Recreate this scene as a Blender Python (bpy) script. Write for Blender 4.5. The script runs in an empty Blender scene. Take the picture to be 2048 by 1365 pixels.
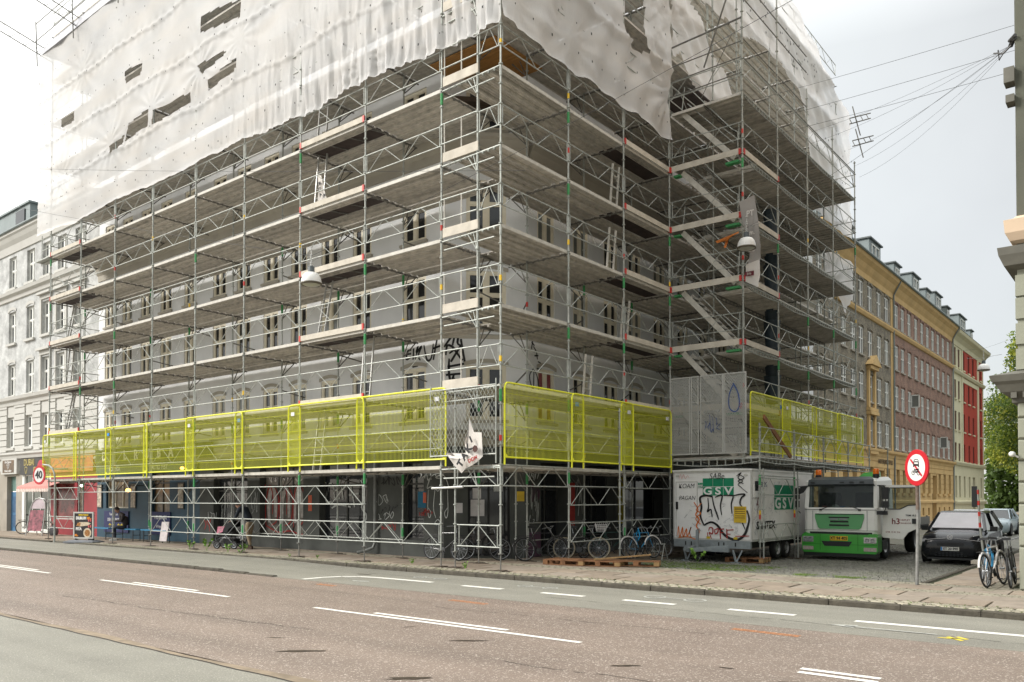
import bpy, math, random
import numpy as np
from mathutils import Vector, Matrix
random.seed(7); rng = np.random.default_rng(7)
S = bpy.context.scene
COL = S.collection
R = math.radians
# ---------------------------------------------------------------- camera
cd = bpy.data.cameras.new('camera'); cam = bpy.data.objects.new('camera', cd); COL.objects.link(cam)
cam.location = (12.885, -15.642, 1.775)
cam.rotation_euler = (R(90+1.009), 0, R(38.687))
cd.sensor_width = 36; cd.lens = 28.835; cd.shift_y = 0.1400
cd.clip_start = .1; cd.clip_end = 1500
S.camera = cam
# ---------------------------------------------------------------- sky, sun, exposure
W = bpy.data.worlds.new('World'); S.world = W; W.use_nodes = True
nt = W.node_tree; nt.nodes.clear()
def N(t, **k):
    n = nt.nodes.new(t)
    for a, b in k.items(): setattr(n, a, b)
    return n
sunv = Vector((-.62, -.62, .55)).normalized()
sky = N('ShaderNodeTexSky', sky_type='NISHITA', sun_disc=False)
sky.sun_elevation = math.asin(sunv.z); sky.sun_rotation = math.atan2(sunv.x, sunv.y)
tc = N('ShaderNodeTexCoord')
dot = N('ShaderNodeVectorMath', operation='DOT_PRODUCT'); dot.inputs[1].default_value = (-.95, .16, .27)
nt.links.new(tc.outputs['Generated'], dot.inputs[0])
rp = N('ShaderNodeValToRGB'); nt.links.new(dot.outputs['Value'], rp.inputs[0])
e = rp.color_ramp.elements
e[0].position = 0; e[0].color = (.205,.208,.202,1); e[1].position = 1; e[1].color = (.50,.49,.46,1)
for p, c in ((.30, (.215,.217,.212)), (.55, (.25,.257,.254)), (.76, (.33,.328,.32))):
    q = e.new(p); q.color = (*c, 1)
ns = N('ShaderNodeTexNoise'); ns.inputs['Scale'].default_value = 2.2; ns.inputs['Detail'].default_value = 5; ns.inputs['Roughness'].default_value = .6
nt.links.new(tc.outputs['Generated'], ns.inputs['Vector'])
mr = N('ShaderNodeMapRange'); mr.inputs[1].default_value = .3; mr.inputs[2].default_value = .7; mr.inputs[3].default_value = .93; mr.inputs[4].default_value = 1.06
nt.links.new(ns.outputs[0], mr.inputs[0])
ml = N('ShaderNodeVectorMath', operation='SCALE'); nt.links.new(rp.outputs[0], ml.inputs[0]); nt.links.new(mr.outputs[0], ml.inputs['Scale'])
sx = N('ShaderNodeSeparateXYZ'); nt.links.new(tc.outputs['Generated'], sx.inputs[0])
cz = N('ShaderNodeMapRange'); cz.inputs[1].default_value = .46; cz.inputs[2].default_value = 1.; cz.inputs[3].default_value = 1.; cz.inputs[4].default_value = 4.2; nt.links.new(sx.outputs['Z'], cz.inputs[0])   # overcast sky: brighter towards the zenith
ml2 = N('ShaderNodeVectorMath', operation='SCALE'); nt.links.new(ml.outputs[0], ml2.inputs[0]); nt.links.new(cz.outputs[0], ml2.inputs['Scale'])
bg1 = N('ShaderNodeBackground'); bg1.inputs[1].default_value = .008; nt.links.new(sky.outputs[0], bg1.inputs[0])
bg2 = N('ShaderNodeBackground'); bg2.inputs[1].default_value = .89; nt.links.new(ml2.outputs[0], bg2.inputs[0])
ad = N('ShaderNodeAddShader'); nt.links.new(bg1.outputs[0], ad.inputs[0]); nt.links.new(bg2.outputs[0], ad.inputs[1])
wo = N('ShaderNodeOutputWorld'); nt.links.new(ad.outputs[0], wo.inputs[0])
sl = bpy.data.lights.new('sun', 'SUN'); sl.energy = 1.15; sl.angle = R(20); sl.color = (1, .96, .90)
so = bpy.data.objects.new('sun', sl); COL.objects.link(so); so.rotation_euler = sunv.to_track_quat('Z', 'Y').to_euler()
S.view_settings.view_transform = 'Standard'; S.view_settings.look = 'None'; S.view_settings.gamma = 1
S.view_settings.exposure = 1.84
try: S.view_settings.use_curve_mapping = False
except Exception: pass
S.render.engine = 'CYCLES'
S.cycles.max_bounces = 8; S.cycles.transparent_max_bounces = 24; S.cycles.use_denoising = True
# ---------------------------------------------------------------- materials
MATS = {}
def M(name, col, rough=.75, metal=0., var=.18, sc=3., bump=0., bs=30., spec=.4, grime=0., gsc=.6, gcol=None, speck=None, trans=0., coat=0., emit=0., stretch=None, lane=0., rnd=0.):
    if name in MATS: return MATS[name]
    m = bpy.data.materials.new(name); m.use_nodes = True; t = m.node_tree; nd = t.nodes; L = t.links
    b = nd['Principled BSDF']; b.inputs['Roughness'].default_value = rough; b.inputs['Metallic'].default_value = metal
    b.inputs['Specular IOR Level'].default_value = spec; b.inputs['Coat Weight'].default_value = coat
    c3 = col[:3]
    geo = nd.new('ShaderNodeNewGeometry'); vec = geo.outputs['Position']
    if stretch:
        mp = nd.new('ShaderNodeMapping'); mp.inputs['Scale'].default_value = stretch; L.new(vec, mp.inputs['Vector']); vec = mp.outputs[0]
    out = None
    def noise(s, d=4, r=.6):
        n = nd.new('ShaderNodeTexNoise'); n.inputs['Scale'].default_value = s; n.inputs['Detail'].default_value = d; n.inputs['Roughness'].default_value = r
        L.new(vec, n.inputs['Vector']); return n
    rgb = nd.new('ShaderNodeRGB'); rgb.outputs[0].default_value = (*c3, 1); out = rgb.outputs[0]
    if var > 0:
        n = noise(sc); r = nd.new('ShaderNodeMapRange'); r.inputs[1].default_value = .3; r.inputs[2].default_value = .7; r.inputs[3].default_value = 1-var; r.inputs[4].default_value = 1+var
        L.new(n.outputs[0], r.inputs[0]); v = nd.new('ShaderNodeVectorMath'); v.operation = 'SCALE'; L.new(out, v.inputs[0]); L.new(r.outputs[0], v.inputs['Scale']); out = v.outputs[0]
    if rnd > 0:
        oi = nd.new('ShaderNodeObjectInfo'); r = nd.new('ShaderNodeMapRange'); r.inputs[3].default_value = 1-rnd; r.inputs[4].default_value = 1+rnd
        L.new(oi.outputs['Random'], r.inputs[0]); v = nd.new('ShaderNodeVectorMath'); v.operation = 'SCALE'; L.new(out, v.inputs[0]); L.new(r.outputs[0], v.inputs['Scale']); out = v.outputs[0]
    if grime > 0:
        n = noise(gsc, 6, .65); r = nd.new('ShaderNodeMapRange'); r.inputs[1].default_value = .48; r.inputs[2].default_value = .68; r.inputs[3].default_value = 0; r.inputs[4].default_value = grime
        L.new(n.outputs[0], r.inputs[0]); mx = nd.new('ShaderNodeMix'); mx.data_type = 'RGBA'; L.new(r.outputs[0], mx.inputs[0]); L.new(out, mx.inputs[6])
        mx.inputs[7].default_value = (*(gcol or [x*.45 for x in c3]), 1); out = mx.outputs[2]
    if lane > 0:
        mp2 = nd.new('ShaderNodeMapping'); mp2.inputs['Scale'].default_value = (.05, 1.5, 1); L.new(geo.outputs['Position'], mp2.inputs['Vector']); n = nd.new('ShaderNodeTexNoise'); n.inputs['Scale'].default_value = 1.; n.inputs['Detail'].default_value = 4; L.new(mp2.outputs[0], n.inputs['Vector'])
        r = nd.new('ShaderNodeMapRange'); r.inputs[1].default_value = .35; r.inputs[2].default_value = .65; r.inputs[3].default_value = 1-lane; r.inputs[4].default_value = 1+lane
        L.new(n.outputs[0], r.inputs[0]); v = nd.new('ShaderNodeVectorMath'); v.operation = 'SCALE'; L.new(out, v.inputs[0]); L.new(r.outputs[0], v.inputs['Scale']); out = v.outputs[0]
    if speck:   # (scale, threshold, colour, amount)
        for (s, th, c, am) in speck:
            n = noise(s, 2, .5); r = nd.new('ShaderNodeMapRange'); r.inputs[1].default_value = th; r.inputs[2].default_value = th+.06; r.inputs[4].default_value = am
            L.new(n.outputs[0], r.inputs[0]); mx = nd.new('ShaderNodeMix'); mx.data_type = 'RGBA'; L.new(r.outputs[0], mx.inputs[0]); L.new(out, mx.inputs[6]); mx.inputs[7].default_value = (*c, 1); out = mx.outputs[2]
    L.new(out, b.inputs['Base Color'])
    if emit: L.new(out, b.inputs['Emission Color']); b.inputs['Emission Strength'].default_value = emit
    if bump > 0:
        n = noise(bs, 3); bp = nd.new('ShaderNodeBump'); bp.inputs['Strength'].default_value = bump; bp.inputs['Distance'].default_value = .02; L.new(n.outputs[0], bp.inputs['Height']); L.new(bp.outputs[0], b.inputs['Normal'])
    if trans > 0:
        b.inputs['Transmission Weight'].default_value = trans
    MATS[name] = m; return m
def glass_mat(name, col=(.02, .03, .03), tr=.0, rough=.04):
    if name in MATS: return MATS[name]
    m = bpy.data.materials.new(name); m.use_nodes = True; t = m.node_tree; b = t.nodes['Principled BSDF']
    b.inputs['Base Color'].default_value = (*col, 1); b.inputs['Roughness'].default_value = rough; b.inputs['Specular IOR Level'].default_value = .6
    if tr > 0:
        x = t.nodes.new('ShaderNodeBsdfTransparent'); x.inputs[0].default_value = (.8, .86, .84, 1); mx = t.nodes.new('ShaderNodeMixShader'); mx.inputs[0].default_value = tr
        t.links.new(b.outputs[0], mx.inputs[1]); t.links.new(x.outputs[0], mx.inputs[2]); t.links.new(mx.outputs[0], t.nodes['Material Output'].inputs[0])
    MATS[name] = m; return m
# ---------------------------------------------------------------- mesh building
class MB:
    def __init__(s, tf=None): s.v = []; s.f = []; s.m = []; s.tf = tf; s.k = 0
    def add(s, vs, fs, mi=None):
        o = len(s.v)
        if s.tf is not None: vs = [tuple(s.tf @ Vector(p)) for p in vs]
        s.v += [tuple(p) for p in vs]; s.f += [tuple(i+o for i in f) for f in fs]; s.m += [s.k if mi is None else mi]*len(fs); return s
    def box(s, x0, x1, y0, y1, z0, z1):
        return s.add([(x0,y0,z0),(x1,y0,z0),(x1,y1,z0),(x0,y1,z0),(x0,y0,z1),(x1,y0,z1),(x1,y1,z1),(x0,y1,z1)], [(0,3,2,1),(4,5,6,7),(0,1,5,4),(1,2,6,5),(2,3,7,6),(3,0,4,7)])
    def tube(s, pts, r, n=6, cap=True):
        pts = [Vector(p) for p in pts]; rr = r if isinstance(r, (list, tuple)) else [r]*len(pts); vs = []; fs = []
        for i, p in enumerate(pts):
            d = (pts[min(i+1, len(pts)-1)]-pts[max(i-1, 0)]).normalized()
            a = d.orthogonal().normalized() if i == 0 else (pa - d*pa.dot(d)).normalized()
            pa = a; b = d.cross(a)
            for k in range(n):
                t = 2*math.pi*k/n + math.pi/n; vs.append(p+(a*math.cos(t)+b*math.sin(t))*rr[i])
        for i in range(len(pts)-1):
            for k in range(n): fs.append((i*n+k, i*n+(k+1) % n, (i+1)*n+(k+1) % n, (i+1)*n+k))
        if cap: fs += [tuple(range(n-1, -1, -1)), tuple((len(pts)-1)*n+k for k in range(n))]
        return s.add(vs, fs)
    def bar(s, a, b, w, h=None):   # rectangular bar, w across, h up
        a, b = Vector(a), Vector(b); h = h or w; d = (b-a).normalized(); up = Vector((0,0,1)) if abs(d.z) < .95 else Vector((0,1,0))
        x = d.cross(up).normalized(); z = x.cross(d); vs = []
        for p in (a, b):
            for i, j in ((-1,-1),(1,-1),(1,1),(-1,1)): vs.append(p+x*(i*w/2)+z*(j*h/2))
        return s.add(vs, [(0,1,2,3),(4,7,6,5),(0,4,5,1),(1,5,6,2),(2,6,7,3),(3,7,4,0)])
    def quad(s, a, b, c, d): return s.add([a,b,c,d], [(0,1,2,3)])
    def lathe(s, prof, n=12, c=(0,0,0), axis='z'):
        vs = []; fs = []
        for r, h in prof:
            for k in range(n):
                t = 2*math.pi*k/n; x, y = r*math.cos(t), r*math.sin(t)
                p = (x, y, h) if axis == 'z' else ((x, h, y) if axis == 'y' else (h, x, y)); vs.append((p[0]+c[0], p[1]+c[1], p[2]+c[2]))
        for i in range(len(prof)-1):
            for k in range(n): fs.append((i*n+k, i*n+(k+1) % n, (i+1)*n+(k+1) % n, (i+1)*n+k))
        return s.add(vs, fs)
    def prism(s, poly, a0, a1, axis='y'):   # poly in the two other axes, extruded along axis
        def P(u, v, w): return (u, w, v) if axis == 'y' else ((w, u, v) if axis == 'x' else (u, v, w))
        n = len(poly); vs = [P(u, v, a0) for u, v in poly]+[P(u, v, a1) for u, v in poly]
        return s.add(vs, [tuple(range(n)), tuple(range(2*n-1, n-1, -1))]+[(i, (i+1) % n, n+(i+1) % n, n+i) for i in range(n)])
    def loft(s, rings, cap=True):
        n = len(rings[0]); vs = [p for r in rings for p in r]; fs = []
        for i in range(len(rings)-1):
            for k in range(n): fs.append((i*n+k, i*n+(k+1) % n, (i+1)*n+(k+1) % n, (i+1)*n+k))
        if cap: fs += [tuple(range(n-1, -1, -1)), tuple((len(rings)-1)*n+k for k in range(n))]
        return s.add(vs, fs)
    def mesh(s, name, mats, smooth=False):
        me = bpy.data.meshes.new(name); me.from_pydata(s.v, [], s.f)
        for m in (mats if isinstance(mats, (list, tuple)) else [mats]): me.materials.append(m)
        if any(s.m): me.polygons.foreach_set('material_index', s.m)
        if smooth: me.polygons.foreach_set('use_smooth', [True]*len(s.f))
        me.update(); return me
def recalc(me):
    import bmesh
    b = bmesh.new(); b.from_mesh(me); bmesh.ops.recalc_face_normals(b, faces=b.faces); b.to_mesh(me); b.free(); return me
def link(name, data, parent=None, loc=None, rz=0, kind=None, label=None, scale=None):
    o = bpy.data.objects.new(name, data); COL.objects.link(o)
    if parent is not None: o.parent = parent
    if loc is not None: o.location = loc
    if rz: o.rotation_euler = (0, 0, rz)
    if scale: o.scale = scale
    if kind: o['kind'] = kind
    if label: o['label'] = label
    return o
def part(name, mb, mats, parent, loc=None, rz=0, smooth=False, fix=False, kind=None, label=None):
    me = mb.mesh(name, mats, smooth)
    if fix: recalc(me)
    return link(name, me, parent, loc, rz, kind, label)
def thing(name, label, cat, loc=(0,0,0), rz=0, group=None):
    o = bpy.data.objects.new(name, None); COL.objects.link(o); o.location = loc; o.rotation_euler = (0,0,rz); o.empty_display_size = .2
    o['label'] = label; o['category'] = cat
    if group: o['group'] = group
    return o
def tag(o, label, cat, group=None):
    o['label'] = label; o['category'] = cat
    if group: o['group'] = group
    return o
def struct(name, mb, mats, smooth=False, fix=False):
    me = mb.mesh(name, mats, smooth)
    if fix: recalc(me)
    return link(name, me, kind='structure')
def copy_tree(o, parent=None):
    c = o.copy(); COL.objects.link(c)
    if parent: c.parent = parent
    for ch in list(o.children): copy_tree(ch, c)
    return c
def text_mesh(txt, size, ext=.004, bold=0., align='CENTER', sx=1., shear=0.):
    cu = bpy.data.curves.new('lettering', 'FONT'); cu.body = txt; cu.size = size; cu.extrude = ext; cu.offset = bold; cu.align_x = align; cu.align_y = 'CENTER'; cu.shear = shear; cu.resolution_u = 3
    o = bpy.data.objects.new('lettering', cu); me = bpy.data.meshes.new_from_object(o); bpy.data.objects.remove(o); me.name = 'lettering'
    if sx != 1: me.transform(Matrix.Diagonal((sx, 1, 1, 1)))
    me.transform(Matrix.Rotation(R(90), 4, 'X')); return me     # stands upright, reads from -y
def lettering(txt, size, mat, parent, loc, rz=0, name='lettering', **k):
    me = text_mesh(txt, size, **k); me.materials.clear(); me.materials.append(mat)
    return link(name, me, parent, loc, rz)
def ribbon(mb, pts, w, y=0., taper=True):    # flat painted stroke in the x-z plane
    P = [Vector((p[0], p[1])) for p in pts]
    if len(P) > 2:   # Catmull-Rom smoothing
        Q = []
        for i in range(len(P)-1):
            a, b, c, d = P[max(i-1, 0)], P[i], P[i+1], P[min(i+2, len(P)-1)]
            for t in (0, .25, .5, .75): Q.append(.5*((2*b)+(c-a)*t+(2*a-5*b+4*c-d)*t*t+(3*b-a-3*c+d)*t**3))
        P = Q+[P[-1]]
    vs = []
    for i, p in enumerate(P):
        d = (P[min(i+1, len(P)-1)]-P[max(i-1, 0)]); d = d.normalized() if d.length > 1e-6 else Vector((1, 0)); n = Vector((-d.y, d.x))
        k = w/2*((.55+.45*math.sin(math.pi*(i+.6)/(len(P)+.2))) if taper else 1)
        vs += [(p.x+n.x*k, y, p.y+n.y*k), (p.x-n.x*k, y, p.y-n.y*k)]
    mb.add(vs, [(2*i, 2*i+1, 2*i+3, 2*i+2) for i in range(len(P)-1)])
def scribble(mb, x, z, w, h, lw, n=5, seed=0, y=0.):
    r = random.Random(seed); px = x
    for i in range(n):
        pts = [(px+r.uniform(-.1, .9)*w/n*1.3, z+r.uniform(0, 1)*h) for _ in range(r.choice((3, 4, 5)))]
        ribbon(mb, pts, lw, y); px += w/n
# ---------------------------------------------------------------- facade frame: local x along the wall, y into it, z up
class Face:
    def __init__(s, x, y, ang): s.o = (x, y); s.a = ang; s.tf = Matrix.Translation((x, y, 0)) @ Matrix.Rotation(ang, 4, 'Z')
    def P(s, u, y, z): return tuple(s.tf @ Vector((u, y, z)))
def wall_mesh(face, u0, u1, z0, z1, ops, rev=.18, split=None):
    mb = MB(face.tf); us = sorted({u0, u1, *[o[0] for o in ops], *[o[1] for o in ops]}); zs = sorted({z0, z1, *[o[2] for o in ops], *[o[3] for o in ops]})
    for i in range(len(us)-1):
        a, b = us[i], us[i+1]; mu = (a+b)/2; run = None
        for j in range(len(zs)-1):
            c, d = zs[j], zs[j+1]; mz = (c+d)/2
            hole = any(o[0] < mu < o[1] and o[2] < mz < o[3] for o in ops)
            if hole:
                if run is not None: mb.quad((a,0,run),(b,0,run),(b,0,c),(a,0,c)); run = None
            elif run is None: run = c
        if run is not None: mb.quad((a,0,run),(b,0,run),(b,0,z1),(a,0,z1))
    for (a, b, c, d) in [o[:4] for o in ops]:
        mb.quad((a,0,c),(a,0,d),(a,rev,d),(a,rev,c)); mb.quad((b,0,c),(b,rev,c),(b,rev,d),(b,0,d))
        mb.quad((a,0,d),(b,0,d),(b,rev,d),(a,rev,d)); mb.quad((a,0,c),(a,rev,c),(b,rev,c),(b,0,c))
    return mb
WCACHE = {}
def window_parts(w, h, style, fm, pm):
    key = (round(w, 2), round(h, 2), style, fm.name, pm.name)
    if key in WCACHE: return WCACHE[key]
    f = MB(); t = .085; y0, y1 = .0, .07
    f.box(-w/2, -w/2+t, y0, y1, 0, h); f.box(w/2-t, w/2, y0, y1, 0, h); f.box(-w/2+t, w/2-t, y0, y1, 0, t); f.box(-w/2+t, w/2-t, y0, y1, h-t, h)
    if 'm' in style: f.box(-.07, .07, y0-.012, y1, t, h-t)
    zt = h*.56
    if 't' in style:
        for a, b in ((-w/2+t, -.07), (.07, w/2-t)): f.box(a, b, y0-.008, y1, zt, zt+.07)
    # sash frames
    if 's' in style:
        for a, b in ((-w/2+t, -.07), (.07, w/2-t)):
            for c, d in ((t, zt), (zt+.07, h-t)):
                q = .035
                f.box(a, a+q, .012, .05, c, d); f.box(b-q, b, .012, .05, c, d); f.box(a+q, b-q, .012, .05, c, c+q); f.box(a+q, b-q, .012, .05, d-q, d)
    p = MB(); p.box(-w/2+.02, w/2-.02, .045, .06, .02, h-.02)
    r = (f.mesh('window', fm), p.mesh('pane', pm)); WCACHE[key] = r; return r
def window(face, u, z, w, h, parent, fm, pm, style='mts', inset=.1, name='window'):
    a, b = window_parts(w, h, style, fm, pm)
    o = link(name, a, parent, face.P(u, inset, z), face.a); link('pane', b, o); return o
# ================================================================ SETTING: ground
def gz(y): return 0. if y < 3.6 else (-.18*(y-3.6)/4.9 if y < 8.5 else max(-.18-.01*(y-8.5), -.25))
m_red = M('red_brown_asphalt', (.185,.143,.114), rough=.62, lane=.12, var=.10, sc=.8, bump=.5, bs=90, spec=.45, grime=.3, gsc=.25, gcol=(.225,.18,.145), speck=[(46,.60,(.60,.53,.46),.75),(60,.63,(.03,.02,.02),.5)])
m_grey = M('grey_asphalt', (.212,.203,.170), rough=.65, lane=.10, var=.10, sc=.8, bump=.4, bs=90, grime=.3, gsc=.3, gcol=(.245,.232,.19), speck=[(50,.60,(.48,.46,.38),.6),(64,.62,(.05,.05,.04),.5)])
m_line = M('road_paint', (.74,.72,.66), rough=.6, var=.08, sc=20, grime=.25, gsc=6, gcol=(.4,.38,.33))
m_slab = M('granite_slab', (.255,.205,.155), rough=.8, rnd=.14, var=.16, sc=2.5, bump=.3, bs=60, grime=.35, gsc=1.3, gcol=(.15,.125,.09), speck=[(90,.60,(.35,.30,.26),.35)])
m_slab2 = M('granite_slab_pale', (.27,.225,.18), rough=.8, var=.16, sc=2.5, bump=.3, bs=60, grime=.3, gsc=1.3, gcol=(.16,.14,.10))
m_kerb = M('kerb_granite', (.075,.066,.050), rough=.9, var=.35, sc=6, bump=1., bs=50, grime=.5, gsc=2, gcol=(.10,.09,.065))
m_cob = M('cobble_granite', (.30,.27,.205), rough=.75, rnd=.2, var=.35, sc=6, bump=.5, bs=70, grime=.4, gsc=1.5, gcol=(.12,.12,.08))
m_cob2 = M('cobble_granite_dark', (.165,.16,.135), rough=.6, var=.4, sc=6, bump=.5, bs=70, grime=.4, gsc=.8, gcol=(.10,.12,.05))
m_joint = M('mossy_joint', (.035,.042,.016), rough=.95, var=.4, sc=8, bump=.6, bs=60, grime=.7, gsc=1.2, gcol=(.04,.033,.022))
m_earth = M('ground_base', (.10,.095,.08), rough=.9)
def sheet(name, polys, mat, z):
    mb = MB()
    for p in polys: mb.add([(x, y, z if len(q) < 1 else q[0]) for x, y, *q in p], [tuple(range(len(p)))])
    return struct(name, mb, mat)
sheet('ground', [[(-900,-900),(900,-900),(900,1200),(-900,1200)]], m_earth, -.5)
sheet('road', [[(-140,-10.28),(120,-10.28),(120,-3.72),(-140,-3.72)]], m_red, -.12)
g = MB()
for a, b, za, zb in ((-140,-8,-.055,-.055), (-8,-4.2,-.055,-.118), (-4.2,120,-.118,-.118)):
    g.add([(a,-3.58 if a < -4.5 else -3.72,za),(b,-3.58 if b < -4.5 else -3.72,zb),(b,-.55,zb+(.0)),(a,-.55,za)], [(0,1,2,3)])
struct('cycle_track', g, m_grey)
sheet('grey_road', [[(-140,-40),(120,-40),(120,-10.42),(-140,-10.42)]], m_grey, -.118)
# tan joint strip and dark crack between the two surfaces
mj = M('joint_strip', (.23,.18,.125), rough=.8, var=.25, sc=5, grime=.5, gsc=2); mk = M('tar_crack', (.02,.018,.015), rough=.7)
jb = MB(); x = -60.
while x < 30:
    w0 = .03*math.sin(x*1.7)+.02*math.sin(x*4.1); jb.quad((x,-10.42,-.117),(x+.5,-10.42,-.117),(x+.5,-10.27+.05*math.sin((x+.5)*1.3),-.117),(x,-10.27+.05*math.sin(x*1.3),-.117)); x += .5
struct('joint_strip', jb, mj)
cb = MB(); x = -60.
while x < 12:
    a, b = -10.415+.012*math.sin(x*5), -10.415+.012*math.sin((x+.3)*5); cb.quad((x,a-.012,-.1135),(x+.3,b-.012,-.1135),(x+.3,b+.012,-.1135),(x,a+.012,-.1135)); x += .3
struct('road_crack', cb, mk)
# worn patches (dark ovals, orange and yellow survey paint)
def blob(mb, cx, cy, rx, ry, z, seed, n=18, ang=0.):
    r = random.Random(seed); vs = []
    for i in range(n):
        t = 2*math.pi*i/n; k = r.uniform(.6, 1.15); px, py = rx*k*math.cos(t), ry*k*math.sin(t); vs.append((cx+px*math.cos(ang)-py*math.sin(ang), cy+px*math.sin(ang)+py*math.cos(ang), z))
    mb.add([(cx, cy, z)]+vs, [(0, 1+i, 1+(i+1) % n) for i in range(n)])
mw = M('tar_patch', (.040,.028,.018), rough=.5, var=.5, sc=25); pb = MB()
for i, (a, b, c, d, an) in enumerate(((4.43,-9.3,.30,.07,.75),(6.6,-9.55,.26,.075,.75),(5.55,-7.45,.26,.05,.7),(8.05,-7.55,.2,.045,.7),(9.0,-6.95,.10,.03,.2),(9.9,-7.2,.2,.05,.4),(3.35,-8.9,.14,.02,.6),(-2.9,-1.9,.35,.05,0),(4.1,-7.1,.13,.02,.9))): blob(pb, a, b, c, d, -.116 if b < -3.8 else -.113, i, ang=an)
o = struct('tar_patches', pb, mw)
mo = M('orange_survey_paint', (.50,.20,.07), rough=.8, var=.4, sc=30, grime=.5, gsc=12, gcol=(.2,.12,.09)); my = M('yellow_survey_paint', (.62,.50,.05), rough=.8, var=.3, sc=30)
ob = MB()
for a, b, L_ in ((-1.9,-4.15,.65),(2.35,-4.42,.95),(7.9,-4.35,1.0)):
    for k in range(2): ob.quad((a,b+k*.09,-.1155),(a+L_,b+k*.09-.05,-.1155),(a+L_,b+k*.09-.01,-.1155),(a,b+k*.09+.045,-.1155))
struct('orange_survey_marks', ob, mo)
yb = MB(); 
for p, q in (((10.35,-3.35),(10.5,-3.12)),((10.5,-3.12),(10.72,-3.35)),((10.42,-3.25),(10.66,-3.23)),((10.6,-3.05),(10.75,-3.2))):
    yb.add([(p[0]-.02,p[1]-.03,-.113),(q[0]-.02,q[1]-.03,-.113),(q[0]+.02,q[1]+.03,-.113),(p[0]+.02,p[1]+.03,-.113)], [(0,1,2,3)])
struct('yellow_survey_mark', yb, my)
# road markings, one object per dash
def dash(x0, x1, y, w, z=-.115, sk=.0):
    mb = MB(); mb.quad((x0,y-w/2,z),(x1+sk,y-w/2,z),(x1,y+w/2,z),(x0-sk,y+w/2,z)); return struct('lane_line', mb, m_line)
for x0, x1, y in ((-40,-24,-6.85),(-21.5,-9.35,-6.67),(-21.5,-10.6,-6.47),(-6.6,-1.3,-6.67),(-5.45,-2.75,-6.47),(1.25,6.82,-6.62),(2.58,5.42,-6.42),(9.7,10.52,-6.66),(9.66,10.5,-6.46)): dash(x0, x1, y, .10)
for x0, x1 in ((.85,1.98),(3.0,4.02),(4.9,5.97),(6.98,8.13)): dash(x0, x1, -2.34, .17, -.1135)
dash(9.07, 16, -2.38, .17, -.1135)
ab = MB(); ribb = [(-3.05,-3.62),(-3.02,-3.05),(-2.85,-2.62),(-2.5,-2.38),(-2.0,-2.27),(-1.2,-2.25),(-.15,-2.25)]
for i in range(len(ribb)-1):
    a, b = Vector(ribb[i]), Vector(ribb[i+1]); n1 = Vector((-(b-a).y, (b-a).x)).normalized()*.085
    ab.add([(*(a-n1), -.1135), (*(b-n1), -.1135), (*(b+n1), -.1135), (*(a+n1), -.1135)], [(0,1,2,3)])
struct('curved_lane_line', ab, m_line)
m_worn = M('worn_road_paint', (.42,.42,.38), rough=.7, var=.3, sc=25, grime=.6, gsc=8, gcol=(.19,.19,.17))
wb = MB()   # worn cycle symbols and arrow
for cx, s in ((5.55, 1.), (-.9, .8), (2.3, .8)):
    for k in (-.42, .42):
        for i in range(14):
            a, b = 2*math.pi*i/14, 2*math.pi*(i+1)/14; r0, r1 = .17*s, .22*s
            wb.add([(cx+k*s+r0*math.cos(a),-1.55+r0*math.sin(a),-.113),(cx+k*s+r1*math.cos(a),-1.55+r1*math.sin(a),-.113),(cx+k*s+r1*math.cos(b),-1.55+r1*math.sin(b),-.113),(cx+k*s+r0*math.cos(b),-1.55+r0*math.sin(b),-.113)], [(0,1,2,3)])
    wb.quad((cx-.4,-1.58,-.113),(cx+.4,-1.53,-.113),(cx+.4,-1.49,-.113),(cx-.4,-1.54,-.113))
wb.quad((9.1,-3.02,-.113),(10.35,-3.02,-.113),(10.35,-2.97,-.113),(9.1,-2.95,-.113)); wb.add([(8.85,-2.95,-.113),(9.25,-3.12,-.113),(9.25,-2.82,-.113)], [(0,1,2)])
wb.quad((-1.9,-3.1,-.113),(-1.45,-2.95,-.113),(-1.4,-3.05,-.113),(-1.75,-3.2,-.113)); wb.quad((-2.6,-2.75,-.113),(-2.1,-2.72,-.113),(-2.1,-2.76,-.113),(-2.5,-2.8,-.113))
struct('worn_markings', wb, m_worn)
ck = MB(); rk = random.Random(21)
for (x0, y0, x1, y1, z) in ((-16,-7.2,-7.2,-6.9,-.1165),(-4,-8.6,3.2,-8.2,-.1165),(2.8,-5.2,7.9,-4.9,-.1165),(6.8,-8.2,10.6,-7.9,-.1165),(-13,-5.0,-5.5,-4.6,-.1165),(-3,-1.6,4.5,-1.25,-.1145),(3.5,-2.9,11.5,-3.1,-.1145),(-1.5,-13,5,-12.2,-.1145)):
    n = int(math.hypot(x1-x0, y1-y0)/.12); px, py = x0, y0; wy = 0
    for i in range(1, n+1):
        wy = wy*.9+rk.uniform(-.03,.03); qx, qy = x0+(x1-x0)*i/n, y0+(y1-y0)*i/n+wy; w_ = .004+.005*rk.random()
        if rk.random() < .86: ck.quad((px,py-w_,z),(qx,qy-w_,z),(qx,qy+w_,z),(px,py+w_,z))
        px, py = qx, qy
struct('hairline_cracks', ck, mk)
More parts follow.
